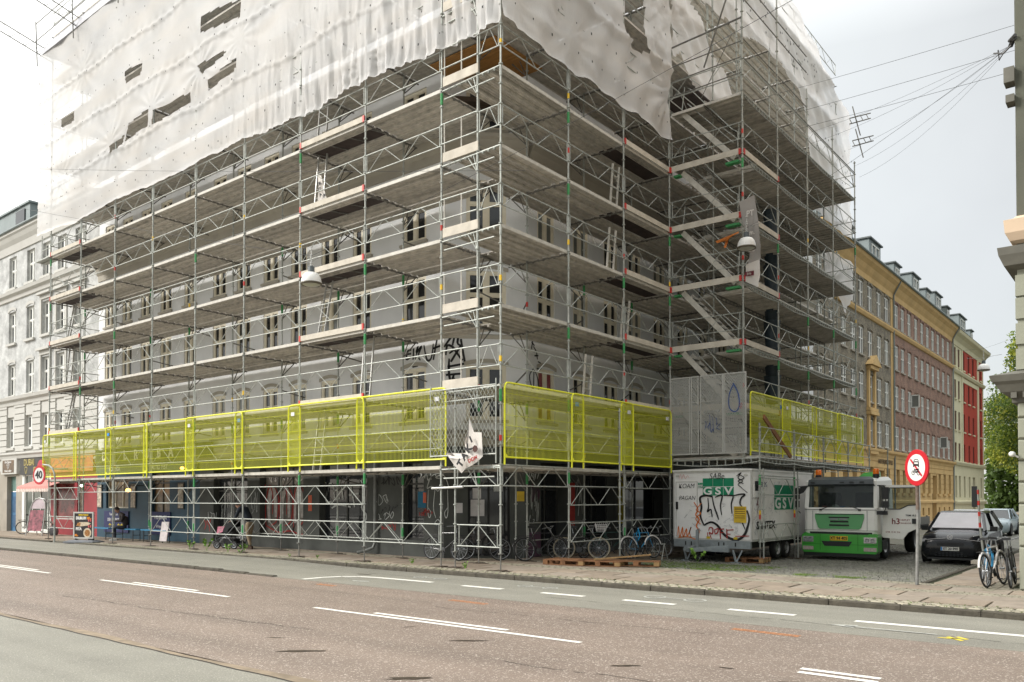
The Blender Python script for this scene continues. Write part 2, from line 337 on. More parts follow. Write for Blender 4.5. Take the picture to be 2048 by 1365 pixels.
# pavement bed + stones; every stone that shows about 10 px is its own object
pv = MB()
pv.quad((-140,-.60,-.028),(120,-.60,-.028),(120,3.45,-.028),(-140,3.45,-.028)); pv.quad((8.72,3.45,-.028),(40,3.45,-.028),(40,90,-.028),(8.72,90,-.028))
pav = struct('pavement', pv, m_joint)
def stone_mesh(name, lx, ly, h, mat, ch=.012, seed=0):
    r = random.Random(seed); j = lambda a: a+r.uniform(-1, 1)*.03*min(lx, ly); x, y = lx/2, ly/2
    b = [(j(-x),j(-y),-h),(j(x),j(-y),-h),(j(x),j(y),-h),(j(-x),j(y),-h)]; m_ = [(p[0],p[1],-ch) for p in b]; t = [(p[0]*(1-ch/x),p[1]*(1-ch/y),r.uniform(-.003,.003)) for p in b]
    mb = MB(); mb.loft([b, m_, t]); return mb.mesh(name, mat)
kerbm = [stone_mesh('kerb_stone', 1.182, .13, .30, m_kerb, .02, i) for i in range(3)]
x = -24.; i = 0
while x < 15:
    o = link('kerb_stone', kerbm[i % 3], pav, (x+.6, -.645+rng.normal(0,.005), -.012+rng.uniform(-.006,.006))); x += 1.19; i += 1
kb = MB()
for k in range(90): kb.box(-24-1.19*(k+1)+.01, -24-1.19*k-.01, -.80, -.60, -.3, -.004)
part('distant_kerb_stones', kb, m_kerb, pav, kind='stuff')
# second kerb between cycle track and road on the left
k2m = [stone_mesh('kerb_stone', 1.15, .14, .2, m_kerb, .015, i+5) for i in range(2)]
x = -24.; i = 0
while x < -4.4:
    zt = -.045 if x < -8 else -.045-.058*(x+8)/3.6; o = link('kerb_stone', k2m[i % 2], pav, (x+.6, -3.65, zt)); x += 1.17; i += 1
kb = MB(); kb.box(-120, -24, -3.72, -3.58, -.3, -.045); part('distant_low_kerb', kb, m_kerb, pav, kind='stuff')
# front cobble band
cm = [stone_mesh('cobble', .185, .122, .08, m_cob, .02, i) for i in range(6)]; n_c = 0; far = MB()
for row in range(3):
    x = -24+.1*row
    while x < 13.2:
        L_ = .215; y = -.50+row*.155
        z = -.004+rng.uniform(-.006, .004)
        if x > 2.5 and n_c < 298 and row*11 >= 0: link('cobble', cm[rng.integers(6)], pav, (x, y+rng.normal(0,.006), z), rng.normal(0,.03)); n_c += 1
        else: far.box(x-.09, x+.09, y-.058, y+.058, -.06, z)
        x += L_
sm = [stone_mesh('paving_slab', 1.0, .76, .10, (m_slab, m_slab2)[i % 2], .006, i+20) for i in range(6)]
for (y, off) in ((.34, 0.), (1.13, .5)):
    x = -24+off
    while x < 13.6:
        link('paving_slab', sm[rng.integers(6)], pav, (x, y, -.002+rng.uniform(-.004,.002))); x += 1.03
for row in range(4):
    x = -24+.1*(row % 2); y = 1.62+row*.135
    while x < 13.2:
        far.box(x-.092, x+.092, y-.058, y+.058, -.06, -.006+rng.uniform(-.006,.003)); x += .205
lf = MB()
for yy in (.34, 1.13, 2.52):
    for k in range(60): xx = -24.5-1.03*k; lf.box(xx-.5,xx+.5,yy-.38,yy+.38,-.06,-.002+rng.uniform(-.004,.002))
for yy in np.arange(-.5, -.1, .155):
    for k in range(180): xx = -24.2-.215*k; lf.box(xx-.09,xx+.09,yy-.058,yy+.058,-.06,-.004+rng.uniform(-.006,.004))
for yy in np.arange(1.62, 2.1, .135):
    for k in range(180): xx = -24.2-.205*k; lf.box(xx-.092,xx+.092,yy-.058,yy+.058,-.06,-.006)
part('distant_paving', lf, m_slab, pav, kind='stuff')
y = 2.52
x = -24.
while x < 13.4: link('paving_slab', sm[rng.integers(6)], pav, (x, y, -.004+rng.uniform(-.004,.002))); x += 1.03
for row in range(4):
    x = -24+.1*(row % 2); y = 2.98+row*.13
    while x < 13.2:
        far.box(x-.092, x+.092, y-.056, y+.056, -.06, -.010+rng.uniform(-.006,.003)); x += .205
part('small_paving_cobbles', far, m_cob, pav, kind='stuff')
for yy in np.arange(4.05, 24, 1.03):       # slabs of the side-street pavement on the right
    for xx in (9.5,): link('paving_slab', stone_mesh('paving_slab', 1.0, 1.0, .1, (m_slab, m_slab2)[int(yy) % 2], .006, int(yy*7)), pav, (xx, yy, -.002))
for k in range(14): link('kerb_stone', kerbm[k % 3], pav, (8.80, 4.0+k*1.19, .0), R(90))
sb = MB()
for yy in np.arange(2.6, 24, .14):
    for xx in (10.12, 10.32): sb.box(xx-.09, xx+.09, yy-.062, yy+.062, -.06, -.004+rng.uniform(-.005,.003))
part('side_paving_cobbles', sb, m_cob, pav, kind='stuff')
# cobbled side street
sb = MB(); sb.add([(-1.9,3.4,-.045),(8.7,3.4,-.045),(8.7,8.5,-.23),(-1.9,8.5,-.23),(8.7,16,-.305),(-1.9,16,-.305),(8.7,200,-.305),(-1.9,200,-.305)], [(0,1,2,3),(3,2,4,5),(5,4,6,7)])
struct('side_street', sb, m_joint)
cv = []; cf = []; row = 0; y = 3.55
while y < 24:
    x = -1.2+(row % 2)*.09
    while x < 8.62:
        hx, hy = .077+rng.uniform(-.010,.008), .053+rng.uniform(-.006,.005); z = gz(y)-.018+rng.uniform(-.008,.006); k = len(cv); xx, yy = x+rng.normal(0,.006), y+rng.normal(0,.005); t = rng.uniform(-.013,.013)
        cv += [(xx-hx,yy-hy,z-.04),(xx+hx,yy-hy,z-.04),(xx+hx,yy+hy,z-.04),(xx-hx,yy+hy,z-.04),(xx-hx*.8,yy-hy*.8,z+t),(xx+hx*.8,yy-hy*.8,z-t),(xx+hx*.8,yy+hy*.8,z-t),(xx-hx*.8,yy+hy*.8,z+t)]
        cf += [(k+4,k+5,k+6,k+7),(k,k+1,k+5,k+4),(k+1,k+2,k+6,k+5),(k+2,k+3,k+7,k+6),(k+3,k,k+4,k+7)]; x += .185
    y += .137; row += 1
me = bpy.data.meshes.new('street_cobbles'); me.from_pydata(cv, [], cf); me.materials.append(m_cob2); link('street_cobbles', me, kind='stuff')['label'] = 'dark granite cobbles of the side street with moss between'
sheet('far_side_street', [[(-1.2,24),(8.68,24),(8.68,190),(-1.2,190)]], m_cob2, -.29)
bs_ = MB(); bs_.box(-2.3, -.15, 3.55, 190, -.3, -.012); struct('side_pavement', bs_, m_slab)
# moss tufts and weeds
m_grass = M('grass_green', (.10,.155,.028), rough=.8, var=.5, sc=12); m_weed = M('weed_leaf', (.13,.25,.03), rough=.7, var=.4, sc=30)
gb = MB()
def tuft(mb, x, y, z, h, n, sp):
    for _ in range(n):
        a = random.uniform(0, 6.28); dx, dy = sp*math.cos(a)*random.random(), sp*math.sin(a)*random.random(); hh = h*random.uniform(.4, 1); w = .006
        tx, ty = dx+random.uniform(-1,1)*hh*.5, dy+random.uniform(-1,1)*hh*.5
        mb.add([(x+dx-w,y+dy,z),(x+dx+w,y+dy,z),(x+tx,y+ty,z+hh)], [(0,1,2)])
for _ in range(2600):
    x = random.uniform(1.6, 8.4); f = random.random(); y = 3.55+abs(random.gauss(0,.35)) if f < .55 else random.uniform(3.6, 7); 
    if f >= .55 and x > 4.6: x = random.uniform(.6, 4.4)
    if f < .55 and math.sin(x*2.1)+math.sin(x*5.3+1)+math.sin(y*3) < -.1: continue
    tuft(gb, x, y, gz(y)-.02, .035, 5, .06)
for _ in range(700):
    x = random.uniform(-24, 12.5); y = random.choice((-.58,-.42,-.27,-.12,-.05)); tuft(gb, x, y, -.01, .022, 4, .03)
me = gb.mesh('moss_and_grass', m_grass); o = link('moss_and_grass', me, kind='stuff'); o['label'] = 'thin grass and moss growing between the cobbles'
def weed(x, y, z, h, lab, seed):
    r = random.Random(seed); t = thing('weed', lab, 'weed', (x, y, z), 0, 'weeds in the pavement'); lf = MB(); st = MB()
    for k in range(5):
        a = r.uniform(0, 6.28); tip = Vector((math.cos(a)*h*.45, math.sin(a)*h*.45, h*r.uniform(.6, 1))); st.tube([(0,0,0), tip*.55+Vector((0,0,h*.1)), tip], .004, 3)
        for q in range(6):
            c = tip*r.uniform(.4, 1.05); s = h*.16; d1 = Vector((r.uniform(-1,1), r.uniform(-1,1), r.uniform(-.3,.6))).normalized()*s; d2 = d1.orthogonal().normalized()*s*.6
            lf.add([c-d1, c-d2, c+d1, c+d2], [(0,1,2,3)])
    part('stem', st, m_weed, t); part('leaves', lf, m_weed, t)
for i, (px, y, z, h, lab) in enumerate(((-13.9,-.25,0,.35,'light green weed left of the stroller at the kerb'),(-12.9,-.2,0,.42,'tall green weed in front of the stroller wheels'),(-11.45,-.3,0,.3,'green weed at the foot of the pole by the standing person'),(-11.2,.15,0,.3,'thin pale weed just right of the pole by the standing person'),(-10.6,-.4,0,.16,'low round weed on the kerb right of the standing person'),(-8.1,-.3,0,.10,'flat yellowish weed by the base plate under the dark shopfront'),(-6.9,-.2,0,.12,'small weed between two poles in front of the downpipe'),(-3.2,.1,0,.16,'weed left of the corner bicycles'),(-1.0,-.2,0,.18,'spiky weed at the foot of the short corner pole'),(2.25,6.2,-.05,.45,'leafy green weed under the trailer drawbar'))): weed(px, y, z, h, lab, i)
# ================================================================ BUILDINGS
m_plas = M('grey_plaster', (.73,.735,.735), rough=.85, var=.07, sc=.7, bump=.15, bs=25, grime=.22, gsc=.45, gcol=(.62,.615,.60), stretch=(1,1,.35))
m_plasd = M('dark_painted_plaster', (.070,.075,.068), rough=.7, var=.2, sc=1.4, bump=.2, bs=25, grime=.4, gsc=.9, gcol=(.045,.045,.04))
m_trim = M('stone_trim', (.40,.37,.31), rough=.8, var=.12, sc=2, grime=.4, gsc=1, gcol=(.24,.21,.17))
m_wood = M('cream_window_paint', (.76,.70,.56), rough=.55, var=.06, sc=6)
m_white = M('white_window_paint', (.68,.68,.64), rough=.5, var=.05, sc=6)
m_gl = glass_mat('dark_window_glass', (.022,.024,.026)); m_gl2 = glass_mat('curtained_window_glass', (.17,.18,.165), rough=.12); m_gl3 = glass_mat('sky_window_glass', (.055,.06,.065), rough=.03); m_glr = glass_mat('red_curtain_glass', (.22,.035,.03), rough=.15)
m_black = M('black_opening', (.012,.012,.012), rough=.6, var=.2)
m_zinc = M('zinc_cladding', (.20,.235,.235), rough=.55, var=.10, sc=1.5, metal=.1, grime=.3, gsc=.7, gcol=(.13,.16,.165)); m_slate = M('slate_roof', (.11,.125,.125), rough=.6, var=.15, sc=1.2)
def bricks(name, c1, c2, mort, axis='x'):
    m = bpy.data.materials.new(name); m.use_nodes = True; t = m.node_tree; nd = t.nodes; L = t.links; b = nd['Principled BSDF']; b.inputs['Roughness'].default_value = .85
    g = nd.new('ShaderNodeNewGeometry'); s = nd.new('ShaderNodeSeparateXYZ'); c = nd.new('ShaderNodeCombineXYZ'); L.new(g.outputs['Position'], s.inputs[0]); L.new(s.outputs['Y' if axis == 'x' else 'X'], c.inputs[0]); L.new(s.outputs['Z'], c.inputs[1])
    br = nd.new('ShaderNodeTexBrick'); br.inputs['Scale'].default_value = 1; br.inputs['Brick Width'].default_value = .24; br.inputs['Row Height'].default_value = .075; br.inputs['Mortar Size'].default_value = .010; br.inputs['Bias'].default_value = .1
    br.inputs['Color1'].default_value = (*c1, 1); br.inputs['Color2'].default_value = (*c2, 1); br.inputs['Mortar'].default_value = (*mort, 1); L.new(c.outputs[0], br.inputs['Vector'])
    n = nd.new('ShaderNodeTexNoise'); n.inputs['Scale'].default_value = 1.3; n.inputs['Detail'].default_value = 8; n.inputs['Roughness'].default_value = .7; L.new(g.outputs['Position'], n.inputs['Vector'])
    r = nd.new('ShaderNodeMapRange'); r.inputs[1].default_value = .3; r.inputs[2].default_value = .7; r.inputs[3].default_value = .6; r.inputs[4].default_value = 1.45; L.new(n.outputs[0], r.inputs[0])
    v = nd.new('ShaderNodeVectorMath'); v.operation = 'SCALE'; L.new(br.outputs[0], v.inputs[0]); L.new(r.outputs[0], v.inputs['Scale']); L.new(v.outputs[0], b.inputs['Base Color']); return m
m_bg = bricks('grey_brick', (.225,.19,.135), (.115,.10,.075), (.27,.24,.18)); m_bb = bricks('brown_brick', (.29,.155,.112), (.19,.10,.075), (.28,.21,.16)); m_bw = bricks('white_painted_brick', (.47,.475,.465), (.43,.435,.425), (.38,.38,.365), 'y')
m_och = M('ochre_plaster', (.58,.40,.18), rough=.85, var=.1, sc=1.2, grime=.35, gsc=.8, gcol=(.42,.28,.12)); m_ochd = M('ochre_doorway', (.24,.15,.06), rough=.85)
m_yel = M('pale_yellow_plaster', (.62,.58,.40), rough=.85, var=.06, sc=1, grime=.2, gsc=.6, gcol=(.45,.42,.30)); m_redp = M('red_plaster', (.40,.052,.032), rough=.85, var=.08, sc=1.2, grime=.25, gsc=.7, gcol=(.27,.04,.03))
m_whp = M('white_plaster', (.50,.49,.455), rough=.85, var=.05, sc=1, grime=.25, gsc=.7, gcol=(.40,.385,.35)); m_stone = M('grey_stone_base', (.33,.30,.25), rough=.85, var=.2, sc=2, grime=.45, gsc=1, gcol=(.22,.19,.15))
def prof(face, name, u0, u1, pts, mat, parent, label=None):      # moulding: pts = (outward, z) polygon swept along u
    mb = MB(face.tf); mb.prism([(-d, z) for d, z in pts], u0, u1, 'x'); return part(name, mb, mat, parent, fix=True, label=label)
# ---- the scaffolded corner building
B = thing('apartment_building', 'light grey plastered corner apartment building behind the scaffolding', 'building', (-4, 4, 0))
def wpart(face, u0, u1, z0, z1, ops, mat, parent, rev=.18, name='wall'):
    mb = wall_mesh(face, u0, u1, z0, z1, ops, rev); mb2 = MB(); mb2.v, mb2.f, mb2.m = mb.v, mb.f, mb.m
    inv = parent.matrix_world.inverted() if False else Matrix.Translation(-Vector(parent.location)); mb2.v = [tuple(inv @ Vector(p)) for p in mb2.v]; return part(name, mb2, mat, parent)
def place_world(o, parent):   # children are modelled in world space: undo the parent's offset
    o.location = Vector(o.location)-Vector(parent.location)
B.location = (0, 0, 0)
FL = Face(0, 2.3, 0); FC = Face(-4.1, 2.3, R(45)); FR = Face(-2.3, 0, R(90))
LU = [-25.4,-23.75,-22.05,-20.35,-18.42,-16.27,-14.62,-12.87,-11.2,-9.48,-7.83,-5.38]; RU = [5.03,6.98,8.86,10.52,12.37,14.3,16.2,18.1,20,21.9,23.8,25.7,27.6]
ROWS = [(4.15,5.82),(6.97,8.68),(9.75,11.46),(12.98,14.5)]
wr = random.Random(3)
for face, us, u0, u1, ww in ((FL, LU, -26.5, -4.1, .92), (FC, [1.27], 0, 2.546, 1.1), (FR, RU, 4.1, 29.8, .92)):
    ops = []
    for ri, (z0, z1) in enumerate(ROWS):
        for u in us:
            w = 1.22 if face is FC else (1.04 if u == -5.38 else ww); ops.append((u-w/2, u+w/2, z0, z1))
            gl = m_gl
            if face is FC: gl = (m_gl, m_gl, m_gl3, m_gl3)[ri]
            elif wr.random() < .28: gl = m_gl2
            if face is FR and ri == 0 and u == 5.03: gl = m_glr
            if ri == 3 and wr.random() < .5: gl = m_gl3
            window(face, u, z0, w, z1-z0, B, m_wood, gl, 'ms' if ri == 0 else 'mts', .04)
            sb_ = MB(face.tf); sb_.box(u-w/2-.07, u+w/2+.07, -.09, .10, z0-.08, z0+.004); part('sill', sb_, m_trim, B)
            # segmental arch lintel
            if ri < 2:
                lb = MB(face.tf); P_ = []; n = 6
                for k in range(n+1):
                    t = -1+2*k/n; P_.append((u+t*(w/2+.06), z1+.10*(1-t*t)-.02))
                for k in range(n):
                    (a, b), (c, d) = P_[k], P_[k+1]; lb.add([(a,-.035,b),(c,-.035,d),(c,-.035,d+.11),(a,-.035,b+.11),(a,.0,b),(c,.0,d),(c,.0,d+.11),(a,.0,b+.11)], [(0,1,2,3),(3,2,6,7),(1,0,4,5)])
                part('lintel', lb, m_trim, B)
    wpart(face, u0, u1, 3.45, 16.45, ops, m_plas, B, .13)
for face, a, b in ((FL, -26.5, -4.1), (FC, 0, 2.546), (FR, 4.1, 29.8)):
    prof(face, 'string_course', a, b, [(0,3.35),(.10,3.4),(.14,3.6),(.20,3.66),(.20,3.74),(.03,3.86),(0,3.86)], m_trim, B)
    prof(face, 'cornice', a, b, [(0,12.0),(.05,12.0),(.07,12.25),(.18,12.4),(.26,12.6),(.34,12.66),(.34,12.78),(0,12.9)], m_trim, B)
    prof(face, 'string_course', a, b, [(0,6.62),(.04,6.62),(.06,6.72),(0,6.76)], m_trim, B)
tb = MB(); tb.box(-26.4, -4.3, 2.7, 29.5, 16.3, 16.4); part('flat_roof', tb, m_slate, B); tb = MB(); tb.box(-4.3, -2.5, 4.6, 29.5, 16.3, 16.4); part('flat_roof', tb, m_slate, B)
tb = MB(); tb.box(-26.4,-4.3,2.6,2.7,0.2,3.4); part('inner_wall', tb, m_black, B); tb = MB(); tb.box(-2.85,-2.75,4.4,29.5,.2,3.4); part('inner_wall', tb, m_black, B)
eb = MB(); eb.box(-26.5, -26.45, 2.31, 29, 0, 16.45); eb.box(-26.5, -2.4, 29.7, 29.8, 0, 16.45); part('end_wall', eb, m_plas, B)
# timber eaves boards and plywood under the upper decks at the corner
pw = MB(FC.tf); pw.box(-.4, 2.95, -1.0, -.02, 13.42, 13.5); 
for k in range(4): pw.box(-.5+.0*k, 3.05, -1.02+.27*k, -.80+.27*k, 13.36, 13.415)
part('timber_eaves', pw, M('dark_stained_timber', (.06,.042,.028), rough=.8, var=.3, sc=4), B)
# ---- ground floor
gops = {id(FL): [(-13.5,-10.9,.42,2.95),(-10.0,-7.55,.42,3.0),(-5.9,-4.95,.5,2.95),(-16.6,-14.3,.1,2.9)], id(FC): [(.72,2.0,.05,2.75)], id(FR): [(4.75,6.2,.05,2.9),(7.2,9.2,.3,2.9),(9.8,12.6,.3,2.9),(13.4,15.4,.3,2.9),(16.5,18.5,.3,2.9),(20,22,.3,2.9),(23.5,25.5,.3,2.9),(26.5,28.5,.3,2.9)]}
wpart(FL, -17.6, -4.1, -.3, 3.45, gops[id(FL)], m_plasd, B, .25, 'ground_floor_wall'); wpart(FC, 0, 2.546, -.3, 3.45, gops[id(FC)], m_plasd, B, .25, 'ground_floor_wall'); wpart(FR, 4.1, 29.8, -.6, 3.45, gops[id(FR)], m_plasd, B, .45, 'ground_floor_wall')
def shopwin(face, u0, u1, z0, z1, parent, fm, pm, nv=2, trans=.7, ins=.2, name='shop_window', boards=False):
    mb = MB(face.tf); t = .06
    mb.box(u0,u1,ins,ins+.06,z0,z0+t); mb.box(u0,u1,ins,ins+.06,z1-t,z1); mb.box(u0,u0+t,ins,ins+.06,z0+t,z1-t); mb.box(u1-t,u1,ins,ins+.06,z0+t,z1-t)
    for k in range(1, nv): x = u0+(u1-u0)*k/nv; mb.box(x-t/2,x+t/2,ins-.004,ins+.056,z0+t,z1-t)
    if trans: zz = z0+(z1-z0)*trans; mb.box(u0+t,u1-t,ins-.008,ins+.05,zz,zz+t)
    o = part(name, mb, fm, parent); p = MB(face.tf); p.box(u0+.02,u1-.02,ins+.03,ins+.045,z0+.02,z1-.02); part('pane', p, pm, o); return o
m_dfr = M('dark_shop_frame', (.05,.05,.045), rough=.5); m_ply = M('painted_board', (.17,.15,.13), rough=.8, var=.25, sc=3)
shopwin(FL,-13.5,-10.9,.42,2.95,B,m_dfr,m_ply,3); shopwin(FL,-10.0,-7.55,.42,3.0,B,m_dfr,m_gl,2); shopwin(FL,-5.9,-4.95,.5,2.95,B,m_dfr,m_gl,1); shopwin(FL,-16.6,-14.3,.1,2.9,B,m_dfr,m_gl,2)
shopwin(FC,.72,2.0,.05,2.75,B,m_black,m_gl,2,.8,name='entrance_door')
for o in gops[id(FR)]: shopwin(FR,*o,B,m_dfr,m_gl,2,ins=.4)
# paint on the ground floor: scrawls as thin raised strokes
m_gw = M('white_spray_paint', (.50,.52,.50), rough=.7, var=.25, sc=20); m_gr = M('red_spray_paint', (.34,.035,.03), rough=.7, var=.25, sc=20); m_gk = M('black_spray_paint', (.012,.012,.013), rough=.6); m_go = M('orange_spray_paint', (.62,.16,.03), rough=.7, var=.2, sc=20); m_gp = M('purple_paint', (.10,.05,.08), rough=.8, var=.3, sc=5); m_gb = M('blue_poster_paint', (.02,.13,.22), rough=.8); m_paper = M('white_paper', (.62,.60,.60), rough=.8, var=.1, sc=10); m_yp = M('yellow_sign_paint', (.62,.42,.03), rough=.6); m_post = M('poster_red', (.55,.12,.06), rough=.7)
def strokes(face, name, mat, fn, parent, d=-.006):
    mb = MB(face.tf @ Matrix.Translation((0, d, 0))); fn(mb); return part(name, mb, mat, parent)
def g1(mb):
    for cx, w in ((-12.95,.42),(-12.1,.42),(-11.35,.35)):
        ribbon(mb, [(cx-w,.75),(cx-w*1.05,1.6),(cx-w*.5,2.25),(cx,1.9),(cx-.02,1.2)], .07); ribbon(mb, [(cx-.1,.8),(cx+w*.6,1.0),(cx+w*.8,1.8),(cx+w*.3,2.2)], .06)
    ribbon(mb, [(-13.4,.8),(-12.6,.55),(-11.9,.62),(-11.2,.5),(-10.9,.8)], .06); ribbon(mb, [(-13.6,1.2),(-13.7,1.9),(-13.4,2.3)], .08)
strokes(FL, 'graffiti', m_gr, g1, B, .19-.0)
def g2(mb):
    for k, cx in enumerate((-12.95,-12.15,-11.4)): ribbon(mb, [(cx-.22,.9),(cx-.25,1.6),(cx-.1,2.1),(cx+.12,1.9),(cx+.18,1.1)], .24, -.001)
    scribble(mb, -13.2, 2.35, 2.1, .45, .045, 6, 4)
strokes(FL, 'graffiti', M('pale_spray_paint', (.46,.43,.40), rough=.8, var=.3, sc=9), g2, B, .195)
def g3(mb):
    for pts in ([(-9.9,1.75),(-9.75,2.25),(-9.6,2.3)],[(-9.75,2.3),(-9.9,1.7),(-9.6,1.68)],[(-9.5,2.25),(-9.45,1.8)],[(-9.5,2.05),(-9.2,2.1)],[(-9.4,1.75),(-9.15,1.8)],[(-9.1,2.3),(-9.0,1.75)],[(-9.0,2.1),(-8.8,2.2),(-8.8,1.7)],[(-9.6,1.45),(-9.2,1.58),(-8.6,1.5)],[(-8.6,2.2),(-8.4,1.5)],[(-8.7,1.9),(-8.2,1.95)],[(-8.1,2.4),(-7.9,2.0),(-8.05,1.5),(-7.8,1.2),(-8.0,.8),(-7.8,.5)]): ribbon(mb, pts, .07)
    scribble(mb, -10.3, 2.0, .5, .35, .03, 3, 12)
strokes(FL, 'graffiti', m_gw, g3, B, .21)
def g4(mb):
    scribble(mb, -5.35+.1, 2.35, 1.0, .35, .04, 5, 3); scribble(mb, -7.2, 1.1, .9, .3, .03, 5, 8); scribble(mb, -7.2, 1.55, .8, .4, .02, 4, 9)
    # abstract looping figure
    cx = -4.35
    for s in (-1, 1):
        ribbon(mb, [(cx,2.55),(cx+s*.28,2.45),(cx+s*.45,2.1),(cx+s*.25,2.15),(cx,2.0)], .03); ribbon(mb, [(cx+s*.12,2.05),(cx+s*.18,1.5),(cx+s*.08,1.2)], .03); ribbon(mb, [(cx+s*.4,2.05),(cx+s*.42,1.4),(cx+s*.35,1.2),(cx+s*.28,1.35),(cx+s*.4,1.5)], .03)
    ribbon(mb, [(cx-.12,1.05),(cx,1.15),(cx+.12,1.05),(cx,.95),(cx-.12,1.05)], .03)
strokes(FL, 'graffiti', m_gw, g4, B)
strokes(FL, 'graffiti', m_gk, lambda mb: (scribble(mb, -7.3, 2.2, 1.3, .3, .04, 7, 5), scribble(mb, -6.9, 1.3, .8, .3, .02, 5, 6)), B)
strokes(FL, 'graffiti', m_gr, lambda mb: (scribble(mb, -7.1, .75, .9, .35, .035, 4, 15), scribble(mb, -5.0, 1.3, .45, .2, .04, 4, 16), scribble(mb, -17.3, .45, .6, .55, .05, 3, 17)), B)
strokes(FL, 'graffiti', m_gw, lambda mb: (scribble(mb, -17.0, 1.0, .6, .3, .025, 4, 27), scribble(mb, -14.1, 1.2, .5, .9, .02, 5, 28)), B)
strokes(FL, 'graffiti', m_gw, lambda mb: scribble(mb, -16.4, .9, 2.0, 1.3, .018, 16, 29), B, .21)
def g5(mb):
    scribble(mb, .35+4.2, 0, .01, .01, .01, 1, 1)
strokes(FR, 'graffiti', m_gw, lambda mb: (scribble(mb, 4.12, 2.3, .55, .4, .04, 4, 31), scribble(mb, 4.15, 1.0, .5, 1.2, .025, 8, 32), scribble(mb, 6.25, 1.2, .8, 1.2, .02, 6, 33)), B)
strokes(FR, 'graffiti', m_gp, lambda mb: scribble(mb, 4.3, 1.7, .4, .5, .05, 4, 34), B, -.008)
rb = MB(FR.tf); rb.box(6.25,6.6,-.012,-.004,.9,2.3); part('red_paint_patch', rb, m_gr, B); rb = MB(FR.tf); rb.box(9.3,9.75,-.012,-.004,.9,2.6); part('yellow_paint_patch', rb, M('yellow_wall_paint', (.28,.23,.01), rough=.8, var=.3, sc=4), B)
rb = MB(FR.tf); rb.box(4.11,4.74,-.010,-.003,.0,.75); part('purple_paint_patch', rb, m_gp, B)
# posters and notices by the door and on the pillar
for face, u, z, w, h, mt, lab in ((FC,.45,1.35,.22,.3,m_paper,'white notice beside the entrance'),(FC,1.02,1.25,.42,.5,m_paper,'large white notice on the entrance door'),(FC,1.0,1.78,.26,.32,m_paper,'small white notice on the entrance door'),(FC,2.3,1.7,.26,.3,m_yp,'yellow sticker beside the entrance'),(FL,-5.0+.1,1.65,.13,.32,m_post,'small orange poster on the pillar'),(FL,-10.5,1.35,.2,.55,m_post,'orange poster between the shop windows'),(FC,1.65,2.0,.28,.2,m_gw,'pale sticker on the right door leaf')):
    pb_ = MB(face.tf); ins = .17 if (face is FC and .72 < u < 2) else -.012; pb_.box(u-w/2,u+w/2,ins,ins+.006,z,z+h); part('notice', pb_, mt, B, label=lab)
pb_ = MB(FL.tf); pb_.box(-5.25+.05,-4.85,-.005,-.001,1.5,2.0); part('blue_paint_patch', pb_, m_gb, B)
lettering('NIKT', .17, m_gr, B, FL.P(-4.95,-.012,1.3)); 
# tags high on the plaster
def tags(mb):
    for pts in ([(-5.78+.1,6.4),(-5.5,6.42)],[(-5.66,6.42),(-5.72,6.15),(-5.5,6.2)],[(-5.66,6.3),(-5.5,6.3)],[(-5.4,6.45),(-5.42,6.1)],[(-5.32,6.1),(-5.2,6.5),(-5.28,6.3),(-5.05,6.48),(-5.2,6.2),(-5.1,6.05)],[(-4.95,6.5),(-4.85,6.1),(-4.75,6.0),(-4.62,6.1),(-4.55,6.5)],[(-5.45,5.88),(-5.2,5.9)],
                [(-4.55,6.0),(-4.4,6.6)],[(-4.55,6.35),(-4.25,6.4)]): ribbon(mb, pts, .075)
strokes(FL, 'graffiti', m_gk, tags, B)
def tags2(mb):
    for pts in ([(.0,6.35),(.3,6.75),(.25,6.4)],[(.1,6.9),(.45,6.95),(.4,6.5),(.5,6.4)],[(.05,6.1),(.1,6.4),(.3,6.3),(.15,6.15)],[(.2,5.9),(.5,6.4)],[(.25,6.35),(.55,5.95)],[(.1,5.75),(.6,5.85)],[(.5,6.6),(.62,5.9)],[(.05,5.5),(.5,5.55)],[(.3,5.55),(.2,5.2)],[(.4,5.1),(.65,5.15)],[(.25,5.45),(.6,5.0)],[(.15,6.0),(.15,5.5),(.3,5.0)]): ribbon(mb, pts, .075)
strokes(FC, 'graffiti', m_gk, tags2, B)
def tags3(mb):
    for pts in ([(4.3,6.45),(4.35,6.75),(4.5,6.7),(4.35,6.55)],[(4.4,6.4),(4.55,6.25)],[(4.45,6.45),(4.4,6.05)],[(4.5,6.2),(4.62,6.0),(4.5,5.95)],[(4.65,6.0),(4.7,5.6)],[(4.55,5.75),(4.75,5.8)],[(4.72,5.5),(4.9,5.4),(4.85,5.15),(4.65,5.15)],[(4.5,5.1),(4.3,4.7),(4.45,4.1),(4.75,4.05),(4.7,4.7),(4.5,5.1)],[(4.52,5.0),(4.5,4.05)]): ribbon(mb, [(a-.13, (b-4.05)*.62+5.12) for a, b in pts], .055)
strokes(FR, 'graffiti', m_gk, tags3, B)
dp = MB(FL.tf); dp.tube([(-7.05,-.1,3.3),(-7.05,-.1,.35),(-7.1,-.14,.2),(-7.3,-.3,.1),(-7.45,-.5,.05)], .05, 8); part('downpipe', dp, M('zinc_pipe', (.22,.23,.22), rough=.5, metal=.3), B)
